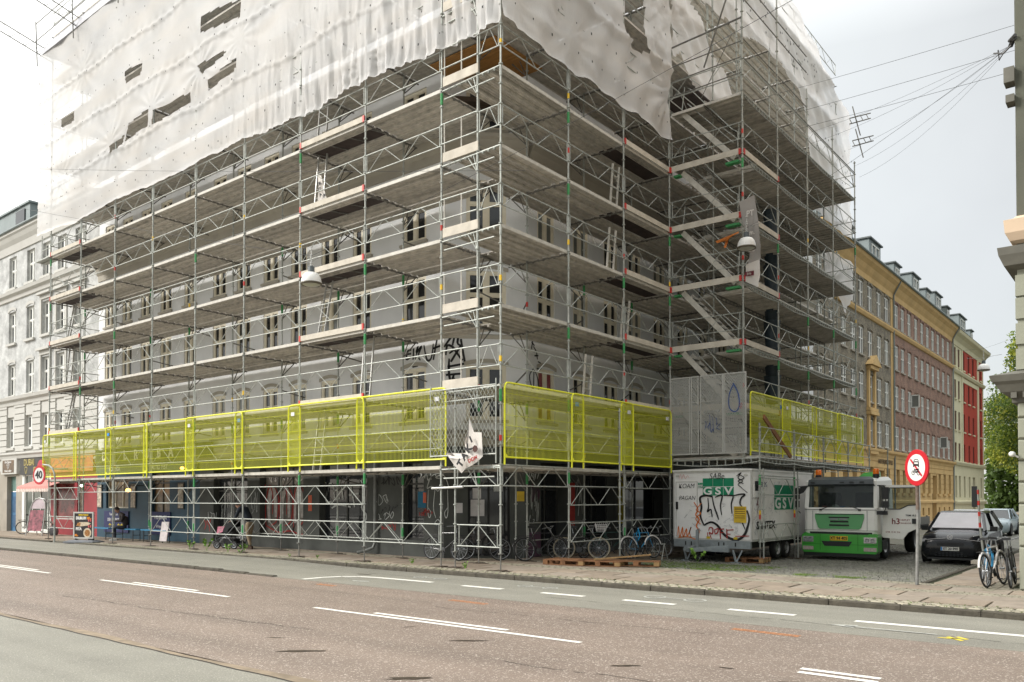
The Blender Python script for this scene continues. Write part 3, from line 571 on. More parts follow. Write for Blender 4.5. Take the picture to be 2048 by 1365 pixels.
# ---- blue bodega front (part of the corner building's ground floor)
m_blue = M('dark_blue_paint', (.012,.052,.085), rough=.55, var=.2, sc=1.5, grime=.3, gsc=1, gcol=(.01,.03,.05)); m_amb = M('lit_amber_glass', (.16,.11,.055), rough=.3, var=.5, sc=5)
bops = [(-25.6,-23.5,1.35,2.75),(-21.4,-19.95,1.0,2.9)]
wpart(FL, -26.5, -17.6, -.3, 3.45, bops, m_blue, B, .2, 'blue_shopfront')
shopwin(FL,-25.6,-23.5,1.35,2.75,B,m_wood,m_amb,3,.0,.1); shopwin(FL,-21.4,-19.95,1.0,2.9,B,m_dfr,m_amb,2,.75,.1)
for u in (-26.2,-23.0,-19.0):
    bb = MB(FL.tf); bb.box(u-.24,u+.24,-.04,-.01,1.35,2.45); o = part('menu_case', bb, m_dfr, B); b2 = MB(FL.tf); b2.box(u-.19,u+.19,-.05,-.042,1.4,2.4); part('menu', b2, M('menu_print', (.42,.36,.28), rough=.6, var=.6, sc=9), o)
for u0, u1 in ((-25.7,-23.4),(-21.4,-19.8)):
    m_bann = M('navy_banner', (.012,.018,.09), rough=.6); bb = MB(FL.tf); bb.box(u0,u1,-.05,-.03,.25,1.22); o = part('banner', bb, m_bann, B); u = (u0+u1)/2; mw_ = M('banner_white', (.6,.6,.62), rough=.6)
    if u < -23: 
        lettering('DEN PERFEKTE BAR', .20, mw_, o, FL.P(u,-.056,.82), sx=.9, bold=.004); lettering('Turen er god', .15, mw_, o, FL.P(u-.2,-.056,1.07), bold=.003); lettering('* * - * *', .42, M('banner_yellow', (.65,.5,.03)), o, FL.P(u,-.056,.46), bold=.02)
    else: lettering('WIENER MIX', .22, mw_, o, FL.P(u,-.056,.98), sx=.85, bold=.006); lettering('til leje her', .16, mw_, o, FL.P(u,-.056,.6), bold=.003)
fb = MB(FL.tf); fb.box(-26.45,-17.7,-.10,-.001,2.95,3.34); o = part('fascia', fb, m_blue, B); lettering('BODEGA', .26, M('fascia_white', (.55,.55,.55)), o, FL.P(-24.6,-.106,3.12), bold=.006); lettering('ALTID FEST', .26, M('fascia_white', (.55,.55,.55)), o, FL.P(-20.6,-.106,3.12), bold=.006)
fb = MB(FL.tf); fb.box(-26.45,-14.2,-.06,-.001,3.87,4.05); 
sgn = MB(FL.tf); sgn.box(-26.2,-16.3,-.24,-.215,3.40,4.02); o = part('sign_board', sgn, M('olive_board', (.035,.05,.03), rough=.8, var=.2, sc=2), B)
for k, ch in enumerate('DILRUBA'): lettering(ch, .56, M('cream_letters', (.75,.73,.62)), o, FL.P(-25.3+k*.98,-.25,3.70), bold=.02)
lb_ = MB(); m_lamp = M('lit_lamp_orange', (1.,.42,.08), emit=2.2, var=0); m_lampw = M('lit_lamp_white', (1.,.9,.7), emit=2.5, var=0)
for (px, y, z, mt, lab, r_) in ((-22.1,1.6,2.14,m_lamp,'round lit orange lamp outside the blue bar front',.11),(-17.9,1.7,3.0,m_lamp,'small lit orange lamp right of the bar sign',.08),(-27.0,1.8,2.39,m_lampw,'small lit white lamp above the red shop window',.07)):
    t = thing('wall_lamp', lab, 'lamp', (px, y, z)); a = MB(); a.lathe([(.001,-r_*.8),(r_*.7,-r_*.6),(r_,0),(r_*.7,r_*.6),(.001,r_*.8)], 12); part('globe', a, mt, t, smooth=True); a = MB(); a.tube([(0,0,r_*.7),(0,0,r_+.08),(0,2.3-y-.02,r_+.1)], .018, 5); part('bracket', a, m_dfr, t)
# ---- white neighbour on the left
m_pan = m_gl3
Bw = thing('apartment_building', 'white painted brick apartment building at the left edge of the photo', 'building')
WU = [-47,-44.6,-42.2,-39.3,-36.75,-34.35,-32.35,-30.55,-28.55]; ops = []
for u in WU:
    for i, (z0, z1) in enumerate(((4.55,6.25),(7.4,9.15),(10.3,12.05),(13.35,15.1))):
        ops.append((u-.5, u+.5, z0, z1)); window(FL, u, z0, 1.0, z1-z0, Bw, m_white, m_gl3 if wr.random() < .6 else m_gl, 'mts', .12)
        sb_ = MB(FL.tf); sb_.box(u-.62,u+.62,-.12,.12,z0-.12,z0+.004); part('sill', sb_, m_whp, Bw)
        if u > -33 and i in (1, 2):
            fr = MB(FL.tf); fr.box(u-.68,u-.52,-.06,-.001,z0,z1+.1); fr.box(u+.52,u+.68,-.06,-.001,z0,z1+.1); fr.box(u-.68,u+.68,-.07,-.001,z1+.1,z1+.3); fr.box(u-.8,u+.8,-.22,-.001,z1+.32,z1+.44); part('window_surround', fr, m_whp, Bw)
        elif i in (1, 2):
            lb = MB(FL.tf)
            for k in range(6):
                t0, t1 = -1+k/3, -1+(k+1)/3; a, b = (u+t0*.56, z1+.12*(1-t0*t0)), (u+t1*.56, z1+.12*(1-t1*t1)); lb.add([(a[0],-.03,a[1]),(b[0],-.03,b[1]),(b[0],-.03,b[1]+.16),(a[0],-.03,a[1]+.16),(a[0],0,a[1]),(b[0],0,b[1])], [(0,1,2,3),(0,4,5,1)])
            part('lintel', lb, m_whp, Bw)
wpart(FL, -50, -26.5, 6.95, 16.2, [o for o in ops if o[2] > 7], m_bw, Bw, .2); wpart(FL, -50, -26.5, 3.3, 6.95, [o for o in ops if o[2] < 7], m_whp, Bw, .2)
for z in np.arange(4.35, 6.8, .34):     # rustication bands, butted round the windows
    x = -50
    for u in WU+[-26.0]:
        e_ = min(u-.5, -26.5)
        if e_-x > .1: rb = MB(FL.tf); rb.box(x, e_, -.055, -.001, z, z+.29); part('rustication_block', rb, m_whp, Bw)
        x = u+.5
for z in (6.95, 12.75): prof(FL, 'cornice', -50, -26.5, [(0,z-.1),(.08,z-.08),(.10,z+.1),(.24,z+.2),(.28,z+.36),(0,z+.44)], m_whp, Bw)
prof(FL, 'cornice', -50, -26.5, [(0,3.9),(.1,3.95),(.14,4.1),(.22,4.18),(.22,4.26),(0,4.32)], m_whp, Bw)
prof(FL, 'eaves_cornice', -50, -26.5, [(0,15.3),(.06,15.3),(.1,15.7),(.22,15.9),(.3,16.1),(.38,16.18),(.38,16.35),(0,16.4)], m_whp, Bw)
gut = MB(FL.tf); gut.tube([(-50,-.42,16.38),(-26.5,-.42,16.38)], .07, 8); part('gutter', gut, m_zinc, Bw)
rf = MB(FL.tf); rf.prism([(-.35,16.4),(3.5,17.6),(14,17.6),(14,16.4)], -50, -26.5, 'x'); part('roof', rf, m_slate, Bw, fix=True)
dm = MB(FL.tf); dm.box(-50,-35.6,.4,4,16.5,18.0); dm.box(-50,-35.5,.3,4.1,18.0,18.1); part('dormer', dm, m_zinc, Bw)
ww_ = MB(FL.tf); ww_.box(-37.4,-36.2,.34,.39,16.8,17.8); part('dormer_window', ww_, m_gl, Bw)
# ground floor of the white building
gops2 = [(-37.25,-36.0,.0,3.0),(-34.9,-32.0,.15,3.05),(-31.2,-28.9,.75,2.6),(-28.6,-27.9,.0,2.6)]
wpart(FL, -50, -35.2, -.3, 3.3, [gops2[0]], m_stone, Bw, .3, 'ground_floor_wall'); wpart(FL, -35.2, -31.6, -.3, 3.3, [gops2[1]], m_white, Bw, .12, 'ground_floor_wall'); wpart(FL, -31.6, -26.5, -.3, 3.3, gops2[2:], M('red_shop_paint', (.27,.02,.028), rough=.5, var=.12, sc=2), Bw, .15, 'ground_floor_wall')
mbd = M('blue_door_paint', (.05,.15,.28), rough=.5, var=.1, sc=3)
db = MB(FL.tf); db.box(-37.25,-36.0,.22,.28,0,2.15); o = part('door', db, mbd, Bw)
for z0, z1 in ((.25,.9),(1.05,1.9)):
    d2 = MB(FL.tf); d2.box(-37.0,-36.25,.2,.219,z0,z1); part('door_panel', d2, M('blue_door_dark', (.03,.09,.18), rough=.5), o)
db = MB(FL.tf); db.box(-37.25,-36.0,.22,.27,2.2,3.0); part('fanlight', db, glass_mat('green_glass', (.16,.26,.23), rough=.1), Bw)
shopwin(FL,-34.9,-32.0,.15,3.05,Bw,m_white,glass_mat('shop_glass_green', (.045,.06,.045), rough=.06),3,.78,.05); shopwin(FL,-31.2,-28.9,.75,2.6,Bw,m_whp,M('red_window_display', (.16,.03,.03), rough=.25, var=.8, sc=3),1,0,.08)
ds = MB(FL.tf); ds.box(-28.6,-27.9,.1,.12,0,2.6); part('shop_door', ds, M('patterned_panel', (.13,.10,.07), rough=.5, var=.7, sc=8), Bw)
bx_ = MB(FL.tf); bx_.box(-37.7,-35.6,-.14,-.001,3.12,4.1-.14); o = part('jeweller_sign', bx_, m_whp, Bw); b2 = MB(FL.tf); b2.box(-37.5,-35.95,-.15,-.141,3.2,3.88); part('sign_face', b2, M('brown_sign_face', (.10,.055,.02), rough=.4, var=.5, sc=4), o)
mws = M('sign_white', (.65,.63,.6)); lettering('Lille Diamant', .17, mws, o, FL.P(-36.72,-.155,3.78), bold=.004); lettering('Dubai Jewellery', .15, mws, o, FL.P(-36.72,-.155,3.3), bold=.004)
dg = MB(FL.tf @ Matrix.Translation((-36.72,-.155,3.55)))
for a, b in (((-.2,.08),(-.1,.16)),((-.1,.16),(.1,.16)),((.1,.16),(.2,.08)),((.2,.08),(0,-.16)),((0,-.16),(-.2,.08)),((-.2,.08),(.2,.08)),((-.1,.08),(0,-.14)),((.1,.08),(0,-.14))): ribbon(dg, [a, b], .018, taper=False)
part('diamond_emblem', dg, mws, o)
b3 = MB(FL.tf); b3.box(-35.2,-31.7,-.12,-.001,3.05,4.05-.15); o = part('shop_sign', b3, M('charcoal_sign', (.04,.038,.035), rough=.6, var=.2, sc=3), Bw); mg = M('gold_letters', (.40,.32,.09), rough=.35, metal=.4)
lettering('DUBAI', .48, mg, o, FL.P(-34.0,-.13,3.68), bold=.012, sx=.95); lettering('JEWEL', .40, mg, o, FL.P(-33.0,-.13,3.28), bold=.01, sx=.8)
dg = MB(FL.tf @ Matrix.Translation((-34.4,-.13,3.28))); ribbon(dg, [(-.16,.1),(-.08,.17),(.08,.17),(.16,.1),(0,-.17),(-.16,.1)], .05, taper=False); part('gem_emblem', dg, mg, o)
b4 = MB(FL.tf); b4.box(-31.5,-26.6,-.16,-.001,3.1,3.85); part('orange_sign', b4, M('orange_sign_board', (.50,.13,.07), rough=.6, var=.25, sc=3), Bw)
# awnings
aw = thing('awning', 'faded pink striped awning over the white shop door', 'awning'); m_aw = M('pink_awning', (.52,.24,.21), rough=.8, var=.12, sc=9, stretch=(6,.3,.3)); m_aw2 = M('white_awning_edge', (.62,.52,.46), rough=.8)
a = MB(FL.tf); a.quad((-33.3,-.02,2.75),(-29.4,-.02,2.75),(-29.4,-.95,2.40),(-33.3,-.95,2.40)); a.quad((-33.3,-.95,2.40),(-29.4,-.95,2.40),(-29.4,-.97,2.2),(-33.3,-.97,2.2)); a.add([(-33.3,-.02,2.75),(-33.3,-.95,2.40),(-33.3,-.95,2.2),(-33.3,-.02,2.3)],[(0,1,2,3)]); part('canopy', a, m_aw, aw)
a = MB(FL.tf)
for k in range(20): a.lathe([(.001,0),(.09,.0),(.09,.012),(.001,.012)], 8, (-33.2+k*.195,-.99,2.2), 'y')
part('valance', a, m_aw2, aw)
r2 = thing('round_sign', 'red oval shop sign sticking out behind the speed limit sign', 'sign'); a = MB(); a.lathe([(.001,0),(.40,0),(.40,.1),(.001,.1)], 20, (0,0,0), 'y'); o = part('sign_disc', a, M('sign_red', (.40,.01,.03), rough=.4), r2, (-29.3,.9,3.25)); a = MB(); a.bar((-29.3,1.0,3.25),(-29.3,2.28,3.25),.05); part('bracket', a, m_dfr, r2); lettering('SHAWARMA', .16, mws, r2, (-29.3,.885,3.15), bold=.003)
# ================================================================ street buildings on the far side of the side street
FS = Face(-2.3, 0, R(90))
SROWS = [(5.28,6.95),(8.12,9.85),(11.0,12.75),(14.0,15.72)]
def dormer(parent, y0, y1, z1, m=None, deep=3.2, win=True):
    t = MB(FS.tf); mt = m or m_zinc
    t.box(y0, y1, .75, deep+.8, 17.2, z1); o = part('dormer', t, mt, parent)
    t = MB(FS.tf); t.box(y0-.12, y1+.12, .60, deep+1, z1, z1+.10); part('dormer_roof', t, m_slate, o)
    w = (y1-y0)*.62; u = (y0+y1)/2
    a, b = window_parts(w, z1-17.75-.25, 'mt', m_white, m_gl2); q = link('window', a, o, FS.P(u, .68, 17.75), FS.a)
def street_house(nm, label, u0, u1, wu, mwall, mtrim, mg_, dorm, wh=1.0, gm=None):
    h = thing(nm, label, 'building'); ops = []
    for u in wu:
        for i, (z0, z1) in enumerate(SROWS):
            ops.append((u-wh/2, u+wh/2, z0, z1)); a, b = window_parts(wh, z1-z0, 'mt', m_white, wr.choice((m_gl2,m_gl2,m_gl3,m_gl,m_gl3))); o = link('window', a, h, FS.P(u, .03, z0), FS.a); link('pane', b, o)
            sb_ = MB(FS.tf); sb_.box(u-wh/2-.08,u+wh/2+.08,-.10,.10,z0-.10,z0+.004); part('sill', sb_, m_stone if gm is None else gm, h)
            lb = MB(FS.tf)
            for k in range(4):
                t0, t1 = -1+k/2, -1+(k+1)/2; a_, b_ = (u+t0*.58, z1+.14*(1-t0*t0)), (u+t1*.58, z1+.14*(1-t1*t1)); lb.add([(a_[0],-.05,a_[1]-.02),(b_[0],-.05,b_[1]-.02),(b_[0],-.05,b_[1]+.16),(a_[0],-.05,a_[1]+.16),(a_[0],0,a_[1]),(b_[0],0,b_[1])], [(0,1,2,3),(0,4,5,1)])
            part('lintel', lb, mwall, h)
    wpart(FS, u0, u1, 4.95, 16.0, ops, mwall, h, .12)
    return h
def ground_ops(u0, u1, wu, door):
    return [(u-.45,u+.45,2.2,3.85) for u in wu if not any(a-.1 < u < b+.1 for a, b in door)]+[(a,b,-.28,3.7) for a, b in door]+[(u-.3,u+.3,.45,1.05) for u in wu if not any(a-.1 < u < b+.1 for a, b in door)]
# grey brick
GU = [30.9,33.0,35.26,37.17,38.87,40.89,43.04,44.93]
Hg = street_house('apartment_building', 'grey brick apartment building with ochre trim directly behind the scaffold tower', 29.8, 46.66, GU, m_bg, m_och, None, None)
HU = [47.6,49.35,51.34,53.48,55.47,57.38,59.3,61.29,63.28,65.36]
Hb = street_house('apartment_building', 'brown brick apartment building with many white windows and an ochre ground floor', 46.66, 67.1, HU, m_bb, m_och, None, None)
for h, a, b, wu, door in ((Hg, 29.8, 46.66, GU, [(42.3,44.1)]), (Hb, 46.66, 67.1, HU, [(52.8,54.2),(58.6,60.2)])):
    go = ground_ops(a, b, wu, door); wpart(FS, a, b, -.6, 4.95, go, m_och, h, .3, 'ground_floor_wall')
    for o in go:
        q = MB(FS.tf); q.box(o[0], o[1], .28, .30, o[2], o[3]); part('ground_window' if o[2] > .3 else 'doorway', q, m_gl if o[2] > .3 else m_ochd, h)
        if 2 < o[2] < 3: q = MB(FS.tf); q.box(o[0]-.1,o[1]+.1,-.12,.1,o[2]-.2,o[2]+.004); part('sill', q, m_och, h)
    gr = MB(FS.tf)
    for z in np.arange(2.2, 4.5, .42):
        x = a
        for o in sorted(go)+[(b, b, 0, 9)]:
            if o[3] > z and o[2] < z+.3 or o[0] == b:
                if o[0]-x > .05: gr.box(x, o[0], -.045, -.001, z, z+.37)
                x = o[1]
    part('rustication', gr, m_och, h)
    prof(FS, 'plinth_moulding', a, b, [(0,1.45),(.10,1.45),(.10,1.62),(0,1.7)], m_och, h)
    prof(FS, 'cornice', a, b, [(0,4.6),(.08,4.62),(.12,4.8),(.28,4.92),(.3,5.05),(0,5.14)], m_och, h)
    prof(FS, 'string_course', a, b, [(0,13.52),(.1,13.55),(.18,13.72),(.18,13.82),(0,13.88)], m_och, h)
    prof(FS, 'eaves_cornice', a, b, [(0,15.95),(.05,15.95),(.08,16.3),(.2,16.5),(.32,16.75),(.52,16.98),(.6,17.2),(0,17.25)], m_och, h)
    q = MB(FS.tf); q.tube([(a,-.64,17.26),(b,-.64,17.26)], .09, 6); part('gutter', q, m_zinc, h)
    q = MB(FS.tf); q.prism([(-.58,17.26),(5.0,21.0),(12,21.0),(12,17.2)], a, b, 'x'); part('roof', q, m_slate, h, fix=True)
    q = MB(FS.tf); q.tube([(b-.25,-.62,17.1),(b-.2,-.12,16.2),(b-.2,-.1,0)], .06, 6); part('downpipe', q, m_zinc, h)
q = MB(FS.tf); q.box(46.0,46.66-.02,-.035,-.001,5.15,15.9); part('corner_strip', q, m_och, Hg)
for a, b, z1, h in ((32.9,36.0,20.0,Hg),(38.1,39.9,19.4,Hg),(43.6,47.6-1.1,19.75,Hg),(50.1,51.97,19.5,Hb),(55.6,58.18,19.9,Hb),(60.4,62.23,19.6,Hb),(63.9,66.6,20.0,Hb)): dormer(h, a, b, z1)
# aedicule with pediment round one bay of the grey building
for z0, z1 in ((8.0,10.0),(5.2,7.05)):
    q = MB(FS.tf); u = 40.89; q.box(u-.85,u-.52,-.14,-.001,z0-.3,z1+.2); q.box(u+.52,u+.85,-.14,-.001,z0-.3,z1+.2); q.box(u-.95,u+.95,-.3,-.001,z1+.2,z1+.42); q.box(u-.95,u+.95,-.25,-.001,z0-.5,z0-.3); o = part('window_surround', q, m_och, Hg)
q = MB(FS.tf); q.add([(40.89-1.15,-.42,10.45),(40.89+1.15,-.42,10.45),(40.89,-.42,11.15),(40.89-1.15,0,10.45),(40.89+1.15,0,10.45),(40.89,0,11.15)], [(0,1,2),(0,2,5,3),(1,4,5,2),(0,3,4,1)]); part('pediment', q, m_och, Hg)
lettering('HANS PETER JENSENS STIFTELSE', .42, M('stone_lettering', (.10,.07,.04), rough=.8), Hg, FS.P(44.2,-.07,4.28), FS.a, sx=.62, bold=.006)
# two opened casement windows hanging out of the brown building
for u, z in ((51.34, 11.7-3.0+.0), (61.29, 6.1)):
    q = MB(FS.tf); 
    for a_, b_ in (((u+.45,-.02,z),(u+.45,-.55,z)),((u+.45,-.02,z+.9),(u+.45,-.55,z+.9)),((u+.45,-.02,z),(u+.45,-.02,z+.9)),((u+.45,-.55,z),(u+.45,-.55,z+.9))): q.bar(a_, b_, .08)
    o = part('open_sash', q, m_white, Hb); q = MB(FS.tf); q.quad((u+.45,-.05,z+.03),(u+.45,-.52,z+.03),(u+.45,-.52,z+.87),(u+.45,-.05,z+.87)); part('pane', q, m_gl2, o)
# red and pale yellow
Hr = thing('apartment_building', 'red and pale yellow apartment building at the end of the row', 'building')
RUU = [68.4,70.1,72.4,74.9,77.2,81.3]; ops = []
for u in RUU:
    for z0, z1 in SROWS:
        ops.append((u-.42,u+.42,z0,z1)); a, b = window_parts(.84, z1-z0, 'm', M('dark_red_window', (.10,.03,.025)), m_gl); o = link('window', a, Hr, FS.P(u,.06,z0), FS.a); link('pane', b, o)
        q = MB(FS.tf); q.box(u-.5,u+.5,-.1,.1,z0-.12,z0+.003); part('sill', q, m_yel, Hr)
wpart(FS, 67.1, 71.3, 5.0, 16.2, [o for o in ops if o[1] < 71.3], m_yel, Hr); wpart(FS, 71.3, 82.7, 5.0, 16.2, [o for o in ops if o[0] > 71.3], m_redp, Hr)
go = [(u-.42,u+.42,1.9,3.9) for u in RUU if u != 77.2]+[(76.6,77.9,-.28,3.9)]
wpart(FS, 67.1, 82.7, -.6, 5.0, go, m_yel, Hr, .3, 'ground_floor_wall')
for o in go: q = MB(FS.tf); q.box(o[0],o[1],.26,.28,o[2],o[3]); part('ground_window', q, m_gl, Hr)
for a, b in ((71.3,71.75),(79.3,80.1),(82.3,82.68)): q = MB(FS.tf); q.box(a,b,-.06,-.001,5.1,16.1); part('pilaster', q, m_yel, Hr)
for z in (1.2, 4.85, 10.35+0, 13.3): 
    if z in (10.35,): continue
    prof(FS, 'string_course', 67.1, 82.9, [(0,z),(.15,z+.05),(.25,z+.25),(.25,z+.35),(0,z+.42)], m_yel, Hr)
q = MB(FS.tf); q.box(71.75,79.3,-.05,-.001,12.85,13.25); part('frieze', q, m_yel, Hr)
prof(FS, 'eaves_cornice', 67.1, 83.3, [(0,15.9),(.06,15.9),(.1,16.3),(.35,16.6),(.62,16.8),(.7,17.05),(0,17.1)], m_yel, Hr)
q = MB(FS.tf); q.prism([(-.7,17.1),(5.0,20.6),(12,20.6),(12,17.1)], 67.1, 83.3, 'x'); part('roof', q, m_slate, Hr, fix=True)
q = MB(FS.tf); q.box(82.7,82.9,0,12,-.6,17.1); part('end_wall', q, m_yel, Hr)
dormer(Hr, 68.6, 70.2, 19.6, M('dark_dormer', (.05,.065,.06), rough=.5)); dormer(Hr, 74.5, 78.0, 19.9, m_zinc); dormer(Hr, 80.4, 81.8, 19.3, m_zinc)
# right-hand corner building: rustication blocks as separate parts
Bx = thing('apartment_building', 'grey green rusticated corner building cut off by the right edge of the photo', 'building')
m_rus = M('grey_green_stone', (.27,.275,.215), rough=.8, var=.1, sc=1.2, bump=.2, bs=20, grime=.25, gsc=.8, gcol=(.19,.19,.15)); m_crm = M('cream_peach_plaster', (.60,.46,.33), rough=.85, var=.06, sc=1); m_corn = M('dark_cornice', (.12,.115,.095), rough=.7, var=.2, sc=2)
FX = Face(10.56, 3.1, 0)
q = MB(FX.tf); q.box(.04,14,.03,14,-.3,12.5); part('wall', q, m_rus, Bx)
bm_ = MB(); bm_.box(0,1.6,-.0,.3,.012,.42); 
zc = -.02; hts = [.86,.46,.46,.46,.46,.46,.46]
for k in range(9):
    h_ = .86 if k == 0 else (.42 if k < 8 else .3); q = MB(FX.tf); z0 = zc+.012; z1 = zc+h_-.012; c = .03
    q.loft([[(0+c,.2,z0),(3,.2,z0),(3,.2,z1),(0+c,.2,z1)],[(c,0,z0+0),(3,0,z0),(3,0,z1),(c,0,z1)],[(c,-.0,z0),(3,-.0,z0),(3,-.0,z1),(c,-.0,z1)],[(c+.02,-.03,z0+c),(3,-.03,z0+c),(3,-.03,z1-c),(c+.02,-.03,z1-c)]]); part('stone_block', q, m_rus, Bx); zc += h_
def ring_corn(pts, m, nm):
    q = MB(); r = []
    for d, z in pts: r.append([(10.60-d,3.13-d,z),(26,3.13-d,z),(26,15,z),(10.60-d,15,z)])
    q.loft(r); return part(nm, q, m, Bx)
ring_corn([(.0,3.62),(.10,3.66),(.10,3.74),(.26,3.86),(.34,4.0),(.40,4.06),(.44,4.18),(.0,4.30)], m_corn, 'cornice')
for k in range(8): q = MB(); q.box(10.5-.0+k*.2, 10.62+k*.2-.02, 2.88, 3.1, 3.74, 3.86); part('dentil', q, m_corn, Bx)
for z in (4.75,5.25,5.75,6.2): q = MB(); q.box(10.57,13,3.08,3.3,z-.44,z-.03); part('stone_block', q, m_rus, Bx)
ring_corn([(.0,6.28),(.2,6.35),(.28,6.55),(.30,6.7),(.0,6.76)], m_corn, 'cornice')
q = MB(); q.box(10.6,24,3.13,15,6.76,24); part('upper_wall', q, m_crm, Bx)
ring_corn([(.0,6.80),(.10,6.85),(.18,7.0),(.20,7.25),(.05,7.3),(0,7.35)], m_crm, 'cornice'); q = MB(); q.box(10.45,10.6,3.0,3.3,9.6,9.75); part('bracket', q, m_corn, Bx); q = MB(); q.box(10.42,10.6,3.0,3.3,10.0,10.3); part('bracket', q, m_corn, Bx)
cm_ = thing('security_camera', 'small white security camera on the corner of the grey green building', 'camera', (10.5,3.0,2.65)); q = MB(); q.lathe([(.001,-.1),(.05,-.1),(.055,.08),(.001,.1)], 10, (0,0,0), 'y'); part('camera_body', q, m_white, cm_, smooth=True); q = MB(); q.bar((0,.05,0),(.12,.12,-.08),.03); part('bracket', q, m_white, cm_)
# ================================================================ trees beyond the red building
m_bark = M('bark', (.07,.055,.04), rough=.9, var=.3, sc=6)
def leafmat(nm, c): 
    m = M(nm, c, rough=.65, var=.35, sc=.9); b = m.node_tree.nodes['Principled BSDF']; b.inputs['Subsurface Weight'].default_value = 0
    t = m.node_tree; tr = t.nodes.new('ShaderNodeBsdfTranslucent'); tr.inputs[0].default_value = (c[0]*1.6, c[1]*1.6, c[2]*1.2, 1); mx = t.nodes.new('ShaderNodeMixShader'); mx.inputs[0].default_value = .35
    t.links.new(b.outputs[0], mx.inputs[1]); t.links.new(tr.outputs[0], mx.inputs[2]); t.links.new(mx.outputs[0], t.nodes['Material Output'].inputs[0]); return m
L1 = leafmat('leaf_yellow_green', (.27,.28,.04)); L2 = leafmat('leaf_green', (.15,.20,.03)); L3 = leafmat('leaf_dark_green', (.065,.105,.022))
def tree(x, y, h, cr, seed, label, zc=.62, n=11000, mats=(L1,L2,L3), squash=1.):
    r = np.random.default_rng(seed); t = thing('tree', label, 'tree', (x, y, -.3)); tb = MB(); tb.tube([(0,0,0),(.1,.05,h*.2),(-.1,.1,h*.42),(.05,0,h*.7)], [.32,.24,.18,.06], 8); part('trunk', tb, m_bark, t)
    cl = []
    for k in range(60):
        a = r.uniform(0, 6.28); e_ = r.uniform(-.8, 1); rad = cr*(.35+.6*r.random()); c = np.array([math.cos(a)*rad*math.sqrt(max(0,1-e_*e_*.7)), math.sin(a)*rad*math.sqrt(max(0,1-e_*e_*.7)), h*zc+e_*h*.36*squash]); cl.append((c, cr*r.uniform(.20,.34)))
    bb = MB()
    for c, s in cl[:16]: bb.tube([(0,0,h*.3),(c[0]*.5,c[1]*.5,c[2]*.75),tuple(c)], [.09,.05,.02], 4)
    part('branches', bb, m_bark, t)
    vs = []; fs = []; mi = []; per = n//len(cl)
    for ci, (c, s) in enumerate(cl):
        d = r.normal(0, 1, (per, 3)); d /= np.linalg.norm(d, axis=1)[:, None]; rad = s*r.random(per)**.4*1.15; p = c+d*rad[:, None]*np.array([1,1,.8])
        base = ci % 3
        for q in range(per):
            a = r.normal(0, 1, 3); a /= np.linalg.norm(a); b = np.cross(a, r.normal(0, 1, 3)); b /= np.linalg.norm(b); l = .20*r.uniform(.6, 1.2); k = len(vs); P = p[q]
            vs += [tuple(P-a*l), tuple(P-b*l*.55), tuple(P+a*l), tuple(P+b*l*.55)]; fs.append((k,k+1,k+2,k+3)); mi.append(int((base+(r.random() < .3)) % 3))
    me = bpy.data.meshes.new('crown'); me.from_pydata(vs, [], fs)
    for m in mats: me.materials.append(m)
    me.polygons.foreach_set('material_index', mi); link('crown', me, t); return t
tree(4.6, 96, 21.5, 7.5, 1, 'tall leafy tree turning yellow green right of the red building', n=60000)
tree(9.5, 88, 17, 6.5, 2, 'broad green tree partly hidden by the right corner building', n=46000, mats=(L2,L1,L3))
tree(-.5, 108, 18, 6.5, 3, 'green tree whose crown shows just beside the red building end', n=26000, mats=(L2,L1,L3))
tree(7.0, 118, 17, 8, 4, 'darker tree at the far end of the side street', n=26000, mats=(L3,L2,L1))
hb = MB()
for k in range(12000):
    p = np.array([rng.uniform(-8,18), 122+rng.normal(0,1.5), rng.uniform(0,1)**1.3*10]); a = rng.normal(0,1,3); a /= np.linalg.norm(a); b = np.cross(a, rng.normal(0,1,3)); b /= np.linalg.norm(b); l = .42; hb.add([p-a*l, p-b*l*.6, p+a*l, p+b*l*.6], [(0,1,2,3)])
o = part('hedge', hb, L3, None, kind='stuff'); o['label'] = 'dark green shrubbery closing the end of the side street'
# ================================================================ SCAFFOLD
m_gal = M('galvanised_steel', (.36,.375,.345), rough=.58, metal=.35, var=.22, sc=7, grime=.3, gsc=5, gcol=(.22,.20,.17)); m_gald = M('dull_steel', (.17,.165,.15), rough=.6, metal=.3, var=.3, sc=6)
m_deck = M('deck_steel', (.50,.47,.42), rough=.75, rnd=.16, var=.28, sc=5, bump=.3, bs=120, stretch=(1,1,1), grime=.4, gsc=2.5, gcol=(.40,.37,.32), metal=.0); m_edge = M('pale_deck_edge', (.50,.475,.42), rough=.6, var=.14, sc=5, grime=.3, gsc=4, gcol=(.3,.26,.2))
m_toe = M('toe_board_timber', (.52,.475,.40), rough=.8, var=.12, sc=3, grime=.35, gsc=2.5, gcol=(.30,.26,.20)); m_hatch = M('dark_plywood', (.045,.032,.028), rough=.8, var=.3, sc=3)
m_grn = M('green_sleeve', (.05,.27,.09), rough=.5, var=.15, sc=20); m_redc = M('red_clip', (.50,.04,.03), rough=.5); m_yelc = M('yellow_tag', (.75,.48,.03), rough=.5); m_rust = M('rusty_base', (.07,.05,.035), rough=.8, var=.3, sc=20)
m_alu = M('aluminium', (.48,.475,.45), rough=.4, metal=.3, var=.1, sc=9)
LV = [2.63+2*j for j in range(11)]
LX = [0., -2.022]+[-2.022-3.0126*(k-1) for k in range(2, 10)]     # poles 0..9 along the main street
RY = [2.9475*k for k in range(0, 10)]                            # poles along the side street
TY = [8.8425+2.96*k for k in range(5)]; TX = 2.55
